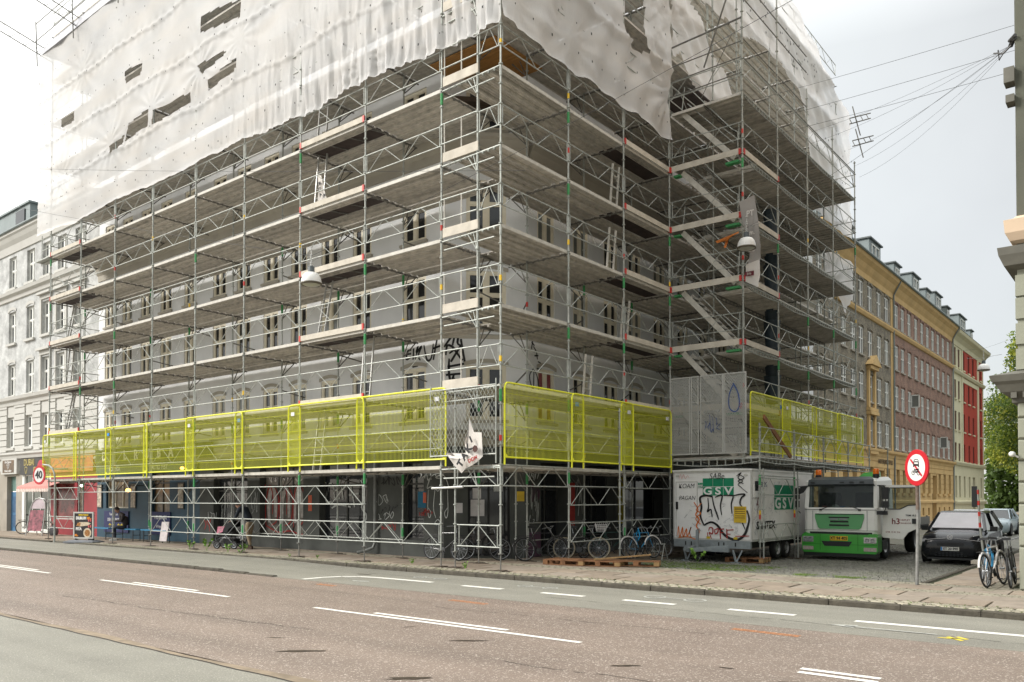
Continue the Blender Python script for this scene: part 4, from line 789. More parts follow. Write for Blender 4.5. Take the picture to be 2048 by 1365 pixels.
def pole_mesh(z0, z1):
    mb = MB(); mb.tube([(0,0,z0),(0,0,z1)], .0245, 8, False); z = math.ceil(z0/.5)*.5+.13
    while z < z1: mb.lathe([(.027,z-.018),(.052,z-.012),(.052,z+.012),(.027,z+.018)], 8); z += .5
    z = 2.45+.0
    while z < z1-.5:
        if z > z0+.3: mb.lathe([(.0265,z-.12),(.033,z-.12),(.033,z+.1),(.0265,z+.1)], 8)
        z += 2.
    return mb.mesh('standard', m_gal)
PM = pole_mesh(.42, 22.3); PMin = pole_mesh(.42, 21.8); PMt = pole_mesh(2.9, 20.3); PMs = pole_mesh(.42, 4.72)
jm = MB(); jm.tube([(0,0,.012),(0,0,.62)], .019, 6); jm.lathe([(.02,.40),(.075,.405),(.075,.425),(.02,.43)], 6); JM = jm.mesh('base_jack', m_gald)
pm = MB(); pm.box(-.13,.13,-.13,.13,.0,.012); pm.box(-.35,.30,-.10,.10,-.035,-.001); PLM = pm.mesh('base_plate', m_rust)
sm_ = MB(); sm_.lathe([(.028,-.16),(.038,-.14),(.038,.14),(.028,.16)], 8); SL = sm_.mesh('coupler_sleeve', m_grn); 
sm2 = MB(); sm2.lathe([(.028,-.07),(.034,-.07),(.034,.07),(.028,.07)], 8); SR = sm2.mesh('tag_band', m_redc); SY = sm2.mesh('tag_band', m_yelc)
cr = random.Random(11)
def standard(sc, x, y, mesh=None, base=True, zg=0., marks=True, zmin=2., zmax=13.4):
    link('standard', mesh or PM, sc, (x, y, zg))
    if base: link('base_jack', JM, sc, (x, y, zg)); link('base_plate', PLM, sc, (x, y, zg+.005), cr.uniform(-.3,.3))
    if marks:
        for j in range(0, 6):
            z = LV[j]-.28
            if z < zmin or z > zmax: continue
            if cr.random() < .38: link('coupler_sleeve', SL, sc, (x, y, z+cr.choice((0,-1.9,.0))*0))
            if cr.random() < .35: link('tag_band', SR if cr.random() < .4 else SY, sc, (x, y, z+cr.uniform(.5,1.3)))
        if base and cr.random() < .5: link('coupler_sleeve', SL, sc, (x, y, .75))
GF = {}
def guard_mesh(L_, v=2, h=.52, top=True, mat=None):     # lattice guard frame: two rails, end posts and V bracing, local x along
    key = (round(L_,2), v, h, top)
    if key in GF: return GF[key]
    mb = MB(); a, b = .07, L_-.07; r = .0165
    mb.tube([(.0,0,h),(L_,0,h)], r, 6); mb.tube([(.0,0,0),(L_,0,0)], r, 6); mb.tube([(a,0,.0),(a,0,h)], r*.85, 6); mb.tube([(b,0,.0),(b,0,h)], r*.85, 6)
    n = 2*v; seg = (b-a)/n
    for k in range(n):
        x0, x1 = a+seg*k+.03, a+seg*(k+1)-.03; up = k % 2 == 0; mb.tube([(x0,0,0 if up else h),(x1,0,h if up else 0)], .011, 5)
    GF[key] = mb.mesh('guard_frame', mat or m_gal); return GF[key]
def guard(sc, p, ang, L_, z, v=2, h=.52): return link('guard_frame', guard_mesh(L_, v, h), sc, (p[0], p[1], z), ang)
PL = {}
def plank_mesh(L_, w=.30, edge=False, nm='deck_plank'):
    key = (round(L_,2), w, edge, nm)
    if key in PL: return PL[key]
    mb = MB(); mb.box(.03, L_-.03, .012, w-.012, -.022, 0); mb.box(.03, L_-.03, .012, .028, -.085, -.0221); mb.box(.03, L_-.03, w-.028, w-.012, -.085, -.0221)
    mb.box(.03, L_-.03, w*.36, w*.40, -.034, -.0221); mb.box(.03, L_-.03, w*.62, w*.66, -.034, -.0221)
    mats = [m_deck, m_edge]
    if edge: mb.k = 1; mb.box(.03, L_-.03, -.006, .0075, -.078, .012)
    PL[key] = mb.mesh(nm, mats); return PL[key]
def bay_planks(sc, p, ang, L_, z, n=5, y0=.02, w=.295, edge0=True, nm='deck_plank', skip=()):
    c, s = math.cos(ang), math.sin(ang)
    for k in range(n):
        if k in skip: continue
        yy = y0+k*w; link(nm, plank_mesh(L_, w, edge0 and k == 0, nm), sc, (p[0]-s*yy, p[1]+c*yy, z), ang)
JD = {}
def bay_joined(sc, p, ang, L_, z, W_=1.5, nm='deck_bay'):
    key = (round(L_,2), W_, nm)
    if key not in JD:
        mb = MB(); n = round(W_/.295)
        for k in range(n):
            a = .02+k*.295; mb.box(.03,L_-.03,a+.008,a+.287,-.022,0); mb.box(.03,L_-.03,a+.008,a+.022,-.066,-.0221); mb.box(.03,L_-.03,a+.273,a+.287,-.066,-.0221)
        JD[key] = mb.mesh(nm, m_deck)
    return link(nm, JD[key], sc, (p[0], p[1], z), ang)
tr_ = MB()   # transom with knobbly couplers, bracket strut under it; local y from outer pole inwards
tr_.tube([(0,-.05,-.085),(0,2.12,-.085)], .024, 6); tr_.tube([(0,1.5,-.62),(0,2.02,-.10)], .018, 5); tr_.tube([(0,1.5,-.62),(0,1.72,-.11)], .016, 5)
for k in range(11): tr_.lathe([(.001,-.035),(.036,-.02),(.036,.02),(.001,.035)], 6, (0,.12+k*.185,-.10+(k % 2)*.02), 'y')
TRM = tr_.mesh('transom', m_gald)
bk = MB(); bk.tube([(0,0,0),(.5,1.35,-.28)], .021, 6); TIE = bk.mesh('wall_tie', m_gald)
toe = {}
def toeboard(sc, p, ang, L_, z, h=.16, clips=True):
    key = (round(L_,2), h)
    if key not in toe: mb = MB(); mb.box(.04, L_-.04, -.035, -.008, .0, h); toe[key] = mb.mesh('toe_board', m_toe)
    link('toe_board', toe[key], sc, (p[0], p[1], z), ang)
    if clips:
        for u in (.05, L_-.05):
            c = MB(); c.box(-.035,.035,-.045,.02,-.01,.17); 
            if 'clip' not in toe: toe['clip'] = c.mesh('toe_board_clip', m_redc)
            link('toe_board_clip', toe['clip'], sc, (p[0]+math.cos(ang)*u, p[1]+math.sin(ang)*u, z), ang)
def ladder(x, y, z, h, lean, ang, label, group='access ladders on the scaffold', mat=None):
    t = thing('ladder', label, 'ladder', (x, y, z), ang, group); w = .36; 
    for s in (-1, 1): m_ = MB(); m_.bar((s*w/2,0,0),(s*w/2,lean,h),.028,.06); part('ladder_rail', m_, mat or m_alu, t)
    n = int(h/.28)
    for k in range(1, n): f = k/n; m_ = MB(); m_.tube([(-w/2,lean*f,h*f),(w/2,lean*f,h*f)], .014, 5); part('rung', m_, mat or m_alu, t)
    return t
A_ = thing('scaffold', 'long tube scaffold along the main street face of the grey corner building', 'scaffold')
C_ = thing('scaffold', 'tube scaffold along the side street face right of the building corner', 'scaffold')
T_ = thing('scaffold', 'stair tower and wide loading scaffold standing out over the white trailer', 'scaffold')
# --- main street run
for k in range(1, 10):
    x = LX[k]; standard(A_, x, 0, zmax=13.4)
    standard(A_, x, 1.5, PMin, True, .0, True, zmax=12)
standard(A_, -1.52, 0, PMs, True, 0., False)
for j, z in enumerate(LV):
    for k in range(1, 10):
        link('transom', TRM, A_, (LX[k], 0, z))
        if j < 6 and (j+k) % 2: link('wall_tie', TIE, A_, (LX[k], 1.5, z+.9 if k % 3 else z-.2), cr.uniform(-.3,.3))
    for k in range(1, 9):
        L_ = LX[k]-LX[k+1]; x = LX[k+1]; p = (x, 0)
        hatch = k in (2,) or k == 8
        if j < 6:
            bay_planks(A_, p, 0, L_, z, 5, skip=(1, 2) if hatch and j in (1,2,3,4,5) else ())
            if hatch and j > 0:
                hm = MB(); hm.box(.03,L_-.03,.312,.90,-.03,-.005); o = part('hatch_deck', hm, m_hatch, A_, (x,0,z)); hm = MB()
                for q in range(4): hm.bar((.1+q*.9,.32,-.045),(.3+q*.9,.89,-.045),.03)
                part('hatch_stiffener', hm, m_gald, o)
            bay_planks(A_, p, 0, L_, z, 2, 1.56, .275, True, 'bracket_plank')
        else: bay_joined(A_, p, 0, L_, z, 2.06)
        if j < 5 or True:
            if j >= 6:
                if j % 2 == 0: guard(A_, p, 0, L_, z+.48)
            else: guard(A_, (x, -.005), 0, L_, z+.47)
        if hatch and 0 < j < 6: toeboard(A_, (x, -.01), 0, L_, z)
    # corner bay
    if j < 7:
        L_ = 2.022; x = LX[1]
        mb = MB(); mb.tube([(x,0,z-.09),(0,0,z-.04)], .024, 6); mb.tube([(x+.1,.0,z-.32),(-.2,.0,z-.30)], .02, 6); mb.tube([(-.76,0,z-.55),(-1.1,.0,z-.06)], .016, 5); mb.tube([(-.76,0,z-.55),(-.9,.0,z-.06)], .016, 5)
        for q in range(9): mb.lathe([(.001,-.03),(.034,-.02),(.034,.02),(.001,.03)], 6, (x+.3+q*.19,.0,z-.085), 'x')
        part('corner_transom', mb, m_gal, A_)
        if j > 0:
            for h_ in (.5, 1.02): mb = MB(); mb.tube([(x,-.02,z+h_),(-.76,-.02,z+h_)], .02, 6); part('guard_rail', mb, m_gal, A_)
            mb = MB(); mb.tube([(-.55-.75,-.02,z+.02),(-.55-.75,-.02,z+1.02)], .02, 6); mb.tube([(x+.12,-.02,z+.02),(x+.12,-.02,z+1.02)], .02, 6); part('guard_post', mb, m_edge, A_)
            guard(A_, (-.76,-.005), 0, .76, z+.47, 1)
            toeboard(A_, (x+.05,-.02), 0, 1.3, z, .24, False)
for u in (-.76,): link('standard', pole_mesh(4.3, 22.3), A_, (u, 0, 0))
# ground-level lattice frames
for k in range(1, 9):
    L_ = LX[k]-LX[k+1]; x = LX[k+1]
    if k <= 5: guard(A_, (x,-.004), 0, L_, .57, 2, .54)
    if 2 <= k <= 5: guard(A_, (x,-.004), 0, L_, 1.62, 2, .54)
    if k in (6, 7): guard(A_, (x,-.004), 0, L_, 2.05, 2, .52)
    if k == 8:
        for z in (.5,1.15,1.75): guard(A_, (x+.05,-.004), 0, L_-.1, z, 2, .5) if z != 1.15 else None
    if k in (2, 3, 4): guard(A_, (x,1.5), 0, L_, .55, 2, .5)
guard(A_, (-1.45,-.004), 0, 1.42, .57, 1, .54); guard(A_, (-1.5,-.004), 0, 1.48, 2.1, 1, .45)
mb = MB(); mb.tube([(-2.3,-.06,2.05),(-1.2,-.06,2.08)], .03, 7); part('loose_tube', mb, m_alu, A_)
# left end returns with frames and cantilever at the sheeting level
for j in range(0, 6): guard(A_, (LX[9], .0), R(90), 1.5, LV[j]+.47, 1); guard(A_, (LX[9]+1.45, .02), R(90), 1.5, LV[j]+.2, 1) if j else None
for j in (5,): 
    mb = MB(); mb.tube([(-27.35,.1,LV[j]-.2),(-27.35,.1,LV[j]+1.2)], .022, 6); mb.tube([(-27.4,.1,LV[j]-.1),(-26.1,.1,LV[j]-.1)], .022, 6); mb.tube([(-27.35,.1,LV[j]+.5),(-26.1,.1,LV[j]+.5)], .018, 6); mb.tube([(-27.35,.1,LV[j]+1.0),(-26.1,.1,LV[j]+1.0)], .018, 6); mb.bar((-27.4,.1,LV[j]-.05),(-26.1,.1,LV[j]-.05),.5,.05); part('end_cantilever', mb, m_gal, A_)
# --- side street run
SC_ = {}
for k in range(0, 10):
    y = RY[k]
    if k < 4 or True:
        if k == 0: standard(C_, 0, 0, zmax=13.4)
        elif k < 3 : standard(C_, 0, y); standard(C_, -1.45, y, PMin, zmax=12)
        elif k == 3: standard(C_, 0, y, None, True, 0.); standard(C_, -1.45, y, PMin, zmax=12)
        else: standard(C_, 0, y, PMin, False, 0., False); standard(C_, -1.45, y, PMin, False, 0, False)
link('standard', PMs, C_, (.38, 5.0, -.3)); link('standard', PMs, C_, (-1.7, 2.75, 0)); link('base_jack', JM, C_, (-1.7, 2.75, 0))
for j, z in enumerate(LV):
    for k in range(1, 10): link('transom', TRM, C_, (0, RY[k], z), R(90))
    for k in range(0, 9):
        L_ = 2.9475; p = (0, RY[k]); hatch = k == 2
        if j < 6 and k < 3:
            bay_planks(C_, p, R(90), L_, z, 5, skip=(1, 2) if hatch and j > 0 else ())
            if hatch and j > 0: hm = MB(); hm.box(.03,L_-.03,.312,.90,-.03,-.005); part('hatch_deck', hm, m_hatch, C_, (0,RY[k],z), R(90))
            if k > 0: bay_planks(C_, p, R(90), L_, z, 2, 1.52, .275, True, 'bracket_plank')
            else: bay_planks(C_, (0, 1.6), R(90), L_-1.6, z, 2, 1.52, .275, True, 'bracket_plank')
            guard(C_, (.005, RY[k]), R(90), L_, z+.47)
            if hatch and j > 0: toeboard(C_, (.01, RY[k]), R(90), L_, z)
        else:
            bay_joined(C_, p, R(90), L_, z, 2.06 if k or j > 5 else 1.5)
            if j >= 6 or k >= 3: guard(C_, (.005, RY[k]), R(90), L_, z+.47)
        if j == 6 and k == 0: pass
    if j < 6:
        for k in (1, 2, 3): link('wall_tie', TIE, C_, (-1.45, RY[k], z+.8), R(90+cr.uniform(-25, 10)))
for k, zz in ((0,(2.1,)),(1,(.58,1.6)),(2,(.6,2.1))):
    for z in zz: guard(C_, (.004, RY[k]), R(90), 2.9475, z, 2, .52)
guard(C_, (-1.45, 2.95), R(90), 2.9, .58, 2, .5)
# ply board soffit at the corner
pl = MB(); pl.box(-4.0,-1.45,1.5,3.7,LV[6]-.10-.03,LV[6]-.072-.03); part('plywood_soffit', pl, M('orange_plywood', (.40,.20,.06), rough=.7, var=.25, sc=2, stretch=(1,6,1)), C_)
# --- stair tower
for k, y in enumerate(TY):
    link('standard', PMt if k < 2 else pole_mesh(2.9, 17.8-.4*k), T_, (TX, y, 0))
    for z in LV[1:6]: 
        if cr.random() < .5: link('coupler_sleeve', SL, T_, (TX, y, z-.3))
        if cr.random() < .4: link('tag_band', SR if cr.random() < .4 else SY, T_, (TX, y, z+.7))
link('standard', PMt, T_, (1.1, TY[0]+1.0, 0)); link('standard', PMt, T_, (1.1, TY[1], 0)); 
for k in (1, 2, 3, 4): link('standard', pole_mesh(2.9,14.6), T_, (1.25, TY[k], 0))
OY = [8.78,11.76,14.76,17.7,20.62,23.5]; OX = 3.08
for k, y in enumerate(OY):
    link('standard', pole_mesh(.42 if k < 2 else .42, 4.3), T_, (OX, y, gz(y))); link('base_jack', JM, T_, (OX, y, gz(y))); link('base_plate', PLM, T_, (OX, y, gz(y)+.003))
    if k < 2: link('standard', pole_mesh(.02, 2.9), T_, (OX+.09, y+.06, gz(y))); link('coupler_sleeve', SL, T_, (OX, y, 2.35)); link('tag_band', SY, T_, (OX, y, 1.35)); link('tag_band', SR, T_, (OX, y, 1.22))
for k in range(4):
    L_ = OY[k+1]-OY[k]; guard(T_, (OX+.005, OY[k]), R(90), L_, 3.5, 2, .5)
    if k == 0:
        for z in (.45, 1.02+.05, 1.9): guard(T_, (OX+.005, OY[k]), R(90), L_, z, 2, .52) if z != 1.02+.05 else None
        mb = MB(); mb.tube([(OX,OY[0],2.5),(OX,OY[1],2.5)], .02, 6); part('guard_rail', mb, m_gal, T_)
def ladder_beam(name, a, b, sag, parent, d=.22, n=9, mat=None):   # lattice beam with rungs and a bowed lower chord
    a, b = Vector(a), Vector(b); mb = MB(); lo = []
    for i in range(n+1): t = i/n; p = a.lerp(b, t); lo.append(p-Vector((0,0,d*.35+sag*4*t*(1-t)))); 
    mb.tube([a, b], .024, 6); mb.tube(lo, .018, 5)
    for i in range(1, n): mb.bar(a.lerp(b, i/n), lo[i], .028)
    return part(name, mb, mat or m_gal, parent)
ladder_beam('lattice_beam', (.0,8.80,3.02),(OX,8.80,3.04), .10, T_, .3, 11)
for x in (1.2, 2.55, OX):
    for k in range(4): ladder_beam('lattice_beam', (x,TY[k],3.04),(x,TY[k+1],3.04), .05, T_, .28, 9)
for y0, y1, x0, x1 in ((8.9,20.7,0.05,3.10),):
    y = y0
    while y < y1: link('deck_plank', plank_mesh(x1-x0, .295), T_, (x0, y, 3.12)); y += .297
for j in range(1, 7):
    z = LV[j]; y = 10.15 if j < 6 else 8.9; n = 0
    while y < 20.6:
        if not (j == 6 and y < 10.1 and False): link('deck_plank' if j % 2 else 'tower_plank', plank_mesh(TX-.03, .295), T_, (.02, y, z))
        y += .297
    for k in range(4):
        L_ = 2.96; guard(T_, (TX+.005, TY[k]), R(90), L_, z+.47) if j < 6 or k else guard(T_, (TX+.005, TY[k]), R(90), L_, z+.47)
        ladder_beam('lattice_beam', (TX,TY[k],z-.07),(TX,TY[k+1],z-.07), .075, T_, .16, 13, m_gal)
        ladder_beam('lattice_beam', (1.25,TY[k],z-.09),(1.25,TY[k+1],z-.09), .06, T_, .16, 9, m_gald)
    guard(T_, (TX, TY[4]), R(180), TX-.02, z+.47)
    guard(T_, (.04, TY[0]-.005), 0, TX-.08, z+.47)
    if j < 6:
        toeboard(T_, (.03, TY[0]-.02), 0, TX-.05, z-.02, .19); toeboard(T_, (TX+.02, TY[0]), R(90), 2.96, z-.02, .17)
        gb_ = MB(); gb_.box(.12,.35,8.9,9.1,z-.16,z-.1); gb_.box(1.95,2.4,8.9,9.1,z-.2,z-.13); part('green_bracket', gb_, m_grn, T_)
    mb = MB(); mb.tube([(0,9.95,z-.06),(TX,9.95,z-.06)], .024, 6); mb.bar((.7,9.97,z-.02),(TX,9.97,z-.02),.08,.10); part('landing_edge', mb, m_edge, T_)
    # stair flight from the landing at the left down to the next level at the right
    if j <= 6 and j > 0:
        top = Vector((.38, 9.35, z-.02)); bot = Vector((2.22, 9.35, z-2.0)); 
        if j == 1: bot = Vector((2.22,9.35,3.13))
        st = link('stair_flight', (lambda mb: (mb.bar(top+Vector((0,-.30,0)), bot+Vector((0,-.30,0)), .05, .17), mb.bar(top+Vector((0,.30,0)), bot+Vector((0,.30,0)), .05, .17), mb.mesh('stair_flight', m_edge))[-1])(MB()), T_)
        for q in range(1, 9):
            c = top.lerp(bot, q/9); tm = MB(); tm.box(c.x-.10,c.x+.10,c.y-.27,c.y+.27,c.z-.01,c.z+.02); part('tread', tm, m_gald, st)
        hr = MB(); up = Vector((0,-.32,.55)); hr.tube([top+Vector((0,-.32,.1)), top+Vector((.1,-.32,.85)), (top+up+Vector((.3,0,.15))), bot+Vector((-.1,-.32,.95)), bot+Vector((.1,-.32,.8)), bot+Vector((.1,-.32,0))], .017, 6); hr.tube([top+Vector((.2,-.32,.25)), bot+Vector((-.05,-.32,.5))], .015, 6); part('stair_handrail', hr, m_gal, st)
mb = MB(); mb.tube([(0,8.84,16.8),(TX,8.84,16.95)], .03, 6); mb.tube([(TX-.1,9.3,19.6),(.9,9.6,16.2)], .03, 6); mb.tube([(0,8.84,18.5),(TX,8.84,18.7)], .03, 6); mb.tube([(.8,9.6,15.2),(1.9,9.6,17.0)], .012, 5)
for z in (15.15,15.65,16.15): mb.tube([(0,8.84,z),(TX,8.84,z+.05)], .019, 6)
for k in range(0, 4):
    for z in (15.7,16.3,17.6,18.2): 
        if k < 2 or z < 16: mb.tube([(TX,TY[k],z),(TX,TY[k+1],z)], .019, 6)
part('upper_rails', mb, m_gald, T_)
# upper gallery seen from below behind the tower (timber deck boards)
ub = MB(); ub.box(-1.2,.2,10.6,12.8,16.0,16.05); part('gallery_boards', ub, m_hatch, C_)
# grey expanded-metal screens on the tower front
def mesh_screen(x0, x1, z0, z1, y, label, sub=None):
    t = thing('mesh_screen', label, 'screen', (x0, y, z0), 0, 'grey mesh screens on the tower front'); w, h = x1-x0, z1-z0; fr = MB()
    for a in ((0,0,0,h),(w,0,w,h)): fr.box(a[0]-.02+(.02 if a[0] == 0 else -.02), a[0]+.02+(.02 if a[0] == 0 else -.02), -.03, .0, 0, h)
    fr.box(.04,w-.04,-.03,0,0,.04); fr.box(.04,w-.04,-.03,0,h-.04,h)
    for zz in (.66*h,.33*h): fr.box(.04,w-.04,-.028,-.002,zz,zz+.02)
    part('frame', fr, m_scr, t); ms = MB(); p = .055; k = -h
    th = .021
    while k < w:
        for s in (1, -1):
            x0_ = k; pts = []
            # clip a 60 degree strand to the rectangle
            a0 = max(0, -k/ .55) if k < 0 else 0; a1 = min(h, (w-k)/.55)
            if a1 > a0:
                xa, xb = k+.55*a0, k+.55*a1
                if s < 0: xa, xb = w-xa, w-xb
                if 0 <= min(xa, xb) and max(xa, xb) <= w+1e-6: ms.add([(xa-th/2,-.012-.006*s,a0),(xa+th/2,-.012-.006*s,a0),(xb+th/2,-.012-.006*s,a1),(xb-th/2,-.012-.006*s,a1)], [(0,1,2,3)])
        k += p
    part('mesh', ms, m_scr, t); return t
m_scr = M('grey_mesh_paint', (.42,.415,.39), rough=.6, var=.1, sc=5)
for x0, x1, lab in ((.05,.78,'narrow grey mesh screen at the left end of the tower front'),(.80,1.08,'thin strip of grey mesh screen between two wider ones'),(1.12,1.92,'grey mesh screen with faint blue scrawls'),(1.93,2.68,'grey mesh screen with a large blue sprayed loop')):
    t = mesh_screen(x0, x1, 3.2, 5.74, 8.76, lab)
    if x0 > 1.9: mb = MB(); ribbon(mb, [(.33,2.15),(.2,1.85),(.2,1.45),(.38,1.3),(.52,1.45),(.5,1.85),(.33,2.2)], .035, -.045, False); part('graffiti', mb, M('blue_spray_paint', (.02,.07,.25), rough=.6), t)
    if 1.1 < x0 < 1.2: mb = MB(); scribble(mb, .1, .7, .6, .6, .02, 5, 3, -.045); part('graffiti', mb, M('blue_spray_paint', (.02,.07,.25), rough=.6), t)
# yellow anti-climb panels
m_yf = M('fluorescent_yellow', (.74,.74,.035), rough=.45, var=.05, sc=8); m_yw = M('fluorescent_yellow_wire', (.64,.66,.035), rough=.5, var=.05, sc=8); m_tagw = M('white_tag', (.6,.6,.6)); m_tagb = M('blue_tag', (.02,.20,.55))
def ypanel_mesh(L_, H=1.88):
    fr = MB(); r = .024; c = .16
    fr.tube([(0,0,-.17),(0,0,H-c),(.03,0,H-c*.35),(c*.5,0,H-.01),(c,0,H),(L_-c,0,H),(L_-c*.5,0,H-.01),(L_-.03,0,H-c*.35),(L_,0,H-c),(L_,0,-.17)], r, 6); fr.tube([(0,0,.02),(L_,0,.02)], r, 6)
    for s in (0, 1): x = .0 if s == 0 else L_; d = .17 if s == 0 else -.17; fr.add([(x,-.004,.0),(x+d,-.004,.0),(x,-.004,.17)], [(0,1,2)])
    w = MB(); n = int(L_/.052); q = .0029
    for k in range(1, n): x = L_*k/n; w.box(x-q,x+q,-.003,.003,.03,H-.02)
    for k in range(1, 7): z = H*k/7; w.box(.02,L_-.02,.006,.013,z-.004,z+.004)
    return fr.mesh('frame', m_yf), w.mesh('mesh_wires', m_yw)
YM = {}
def ypanel(p, ang, L_, z, label, tagc=0, u=.3):
    key = round(L_, 1)
    if key not in YM: YM[key] = ypanel_mesh(L_)
    t = thing('barrier_panel', label, 'barrier', (p[0], p[1], z), ang, 'yellow mesh panels lining the scaffold'); link('frame', YM[key][0], t); link('mesh_wires', YM[key][1], t)
    if tagc: m_ = MB(); m_.box(u-.08,u+.08,-.03,-.008,1.55,1.66); part('tag', m_, m_tagw if tagc == 1 else m_tagb, t)
    return t
LB = ['first yellow mesh panel left of the building corner','second yellow mesh panel left of the corner, with the ladder behind it','third yellow mesh panel left of the corner, with a blue tag at its overlap','fourth yellow mesh panel left of the corner','fifth yellow mesh panel left of the corner','sixth yellow mesh panel left of the corner, above the seated man','seventh yellow mesh panel left of the corner, in front of the bar sign','leftmost yellow mesh panel behind the speed limit sign']
for i, (a, b) in enumerate(((-5.28,-1.78),(-8.42,-4.92),(-11.4,-7.9),(-14.4,-10.9),(-17.5,-14.0),(-20.45,-17.15),(-23.45,-20.1),(-26.4,-23.12))): ypanel((a, -.085-.055*(i % 2)), 0, b-a, 2.79-.01*i, LB[i], (1,1,2,1,1,2,1,1)[i], .25 if i else 3.2)
for i, (a, b, lab, tc_) in enumerate(((.05,3.5,'yellow mesh panel just right of the building corner',2),(2.9,6.22,'middle yellow mesh panel on the side street run',1),(5.58,8.75,'yellow mesh panel next to the grey mesh screens',1))): ypanel((.085+.055*(i % 2), a), R(90), b-a, 2.79, lab, tc_, b-a-.3)
for i, (a, b, lab, tc_) in enumerate(((9.16,12.66,'first yellow mesh panel on the tower side, behind the rusty plank',2),(11.76,15.2,'second yellow mesh panel on the tower side',1),(14.9,18.2,'third yellow mesh panel on the tower side',1),(17.67,21.05,'last yellow mesh panel at the far end of the tower',0))): ypanel((TX+.085+.055*(i % 2), a), R(90), b-a, 3.28, lab, tc_, 2.6 if tc_ == 2 else .4)
# steel mesh gate panel across the chamfered corner gap
gt = thing('wire_barrier', 'grey wire mesh panel closing the gap at the building corner', 'barrier', (-2.3,-.12,2.86), 0); L_ = 2.25
mb = MB(); mb.tube([(0,0,0),(0,0,1.9)], .018, 6); mb.tube([(0,0,1.75),(L_,0,1.75)], .016, 6); mb.tube([(0,0,.03),(L_,0,.03)], .018, 6); mb.tube([(L_,0,-.2),(L_,0,1.9)], .02, 6); part('frame', mb, m_gal, gt)
mb = MB(); k = -1.2
while k < L_:
    for s in (1, -1):
        a0 = max(0, -k/.6); a1 = min(1.72, (L_-k)/.6)
        if a1 > a0:
            xa, xb = k+.6*a0, k+.6*a1
            if s < 0: xa, xb = L_-xa, L_-xb
            mb.bar((xa,.01*s,a0),(xb,.01*s,a1),.006)
    k += .125
part('mesh', mb, m_gal, gt)
# loose rails, white frames leaning on decks, ladders
ladder(-7.9,.55,2.65,1.95,.25,0,'tall aluminium ladder leaning behind the yellow mesh left of the corner'); 
for i, (x, y, z, lab) in enumerate(((-7.75,.45,LV[4]+.0,'ladder under the hatch beside the white rag'),(-7.7,.5,LV[2]+.0,'ladder right below the white street lamp'),(-5.6,.5,LV[1]+.02,'ladder beside the black graffiti at second deck height'),(-25.6,.5,LV[3],'ladder at the far left end, upper deck'),(-25.5,.5,LV[2],'ladder at the far left end, middle deck'),(-25.6,.5,LV[1],'ladder at the far left end, lower deck'),(-7.7,.5,LV[5],'ladder just below the sheeting'))): ladder(x, y, z, 2.0, .35 if i % 2 else .2, .12*(-1)**i, lab)
for i, (y, z, lab) in enumerate(((5.7,LV[4],'two pale uprights leaning on the fifth deck right of the corner'),(5.5,LV[3],'white ladder frame leaning on the fourth deck right of the corner'),(6.3,LV[2],'white ladder frame leaning on the third deck right of the corner'),(4.2,LV[1]-.0,'white ladder frame leaning on the second deck right of the corner'))): ladder(-.25, y, z, 1.3, -.1, R(90), lab, 'white frames leaning on the decks', m_edge)
# green-white planks and rag, rusty plank, debris chute
t = thing('timber_plank', 'rusty brown plank leaning inside the first yellow tower panel', 'plank', (2.85,9.9,3.14)); mb = MB(); mb.bar((0,-.2,1.25),(0,2.2,.05),.05,.16); part('plank', mb, M('rusty_timber', (.20,.085,.03), rough=.8, var=.2, sc=5), t)
chm = M('blue_chute_plastic', (.028,.045,.060), rough=.5, var=.15, sc=4)
ch = thing('debris_chute', 'dark blue segmented debris chute hanging through the tower decks', 'chute', (1.75,13.3,0))
for k in range(7): mb = MB(); z = 5.2+k*1.0; mb.lathe([(.22,z),(.25,z+.3),(.29,z+.95),(.31,z+1.0),(.29,z+1.01),(.24,z+.94)], 14); part('chute_segment', mb, chm, ch, smooth=True)
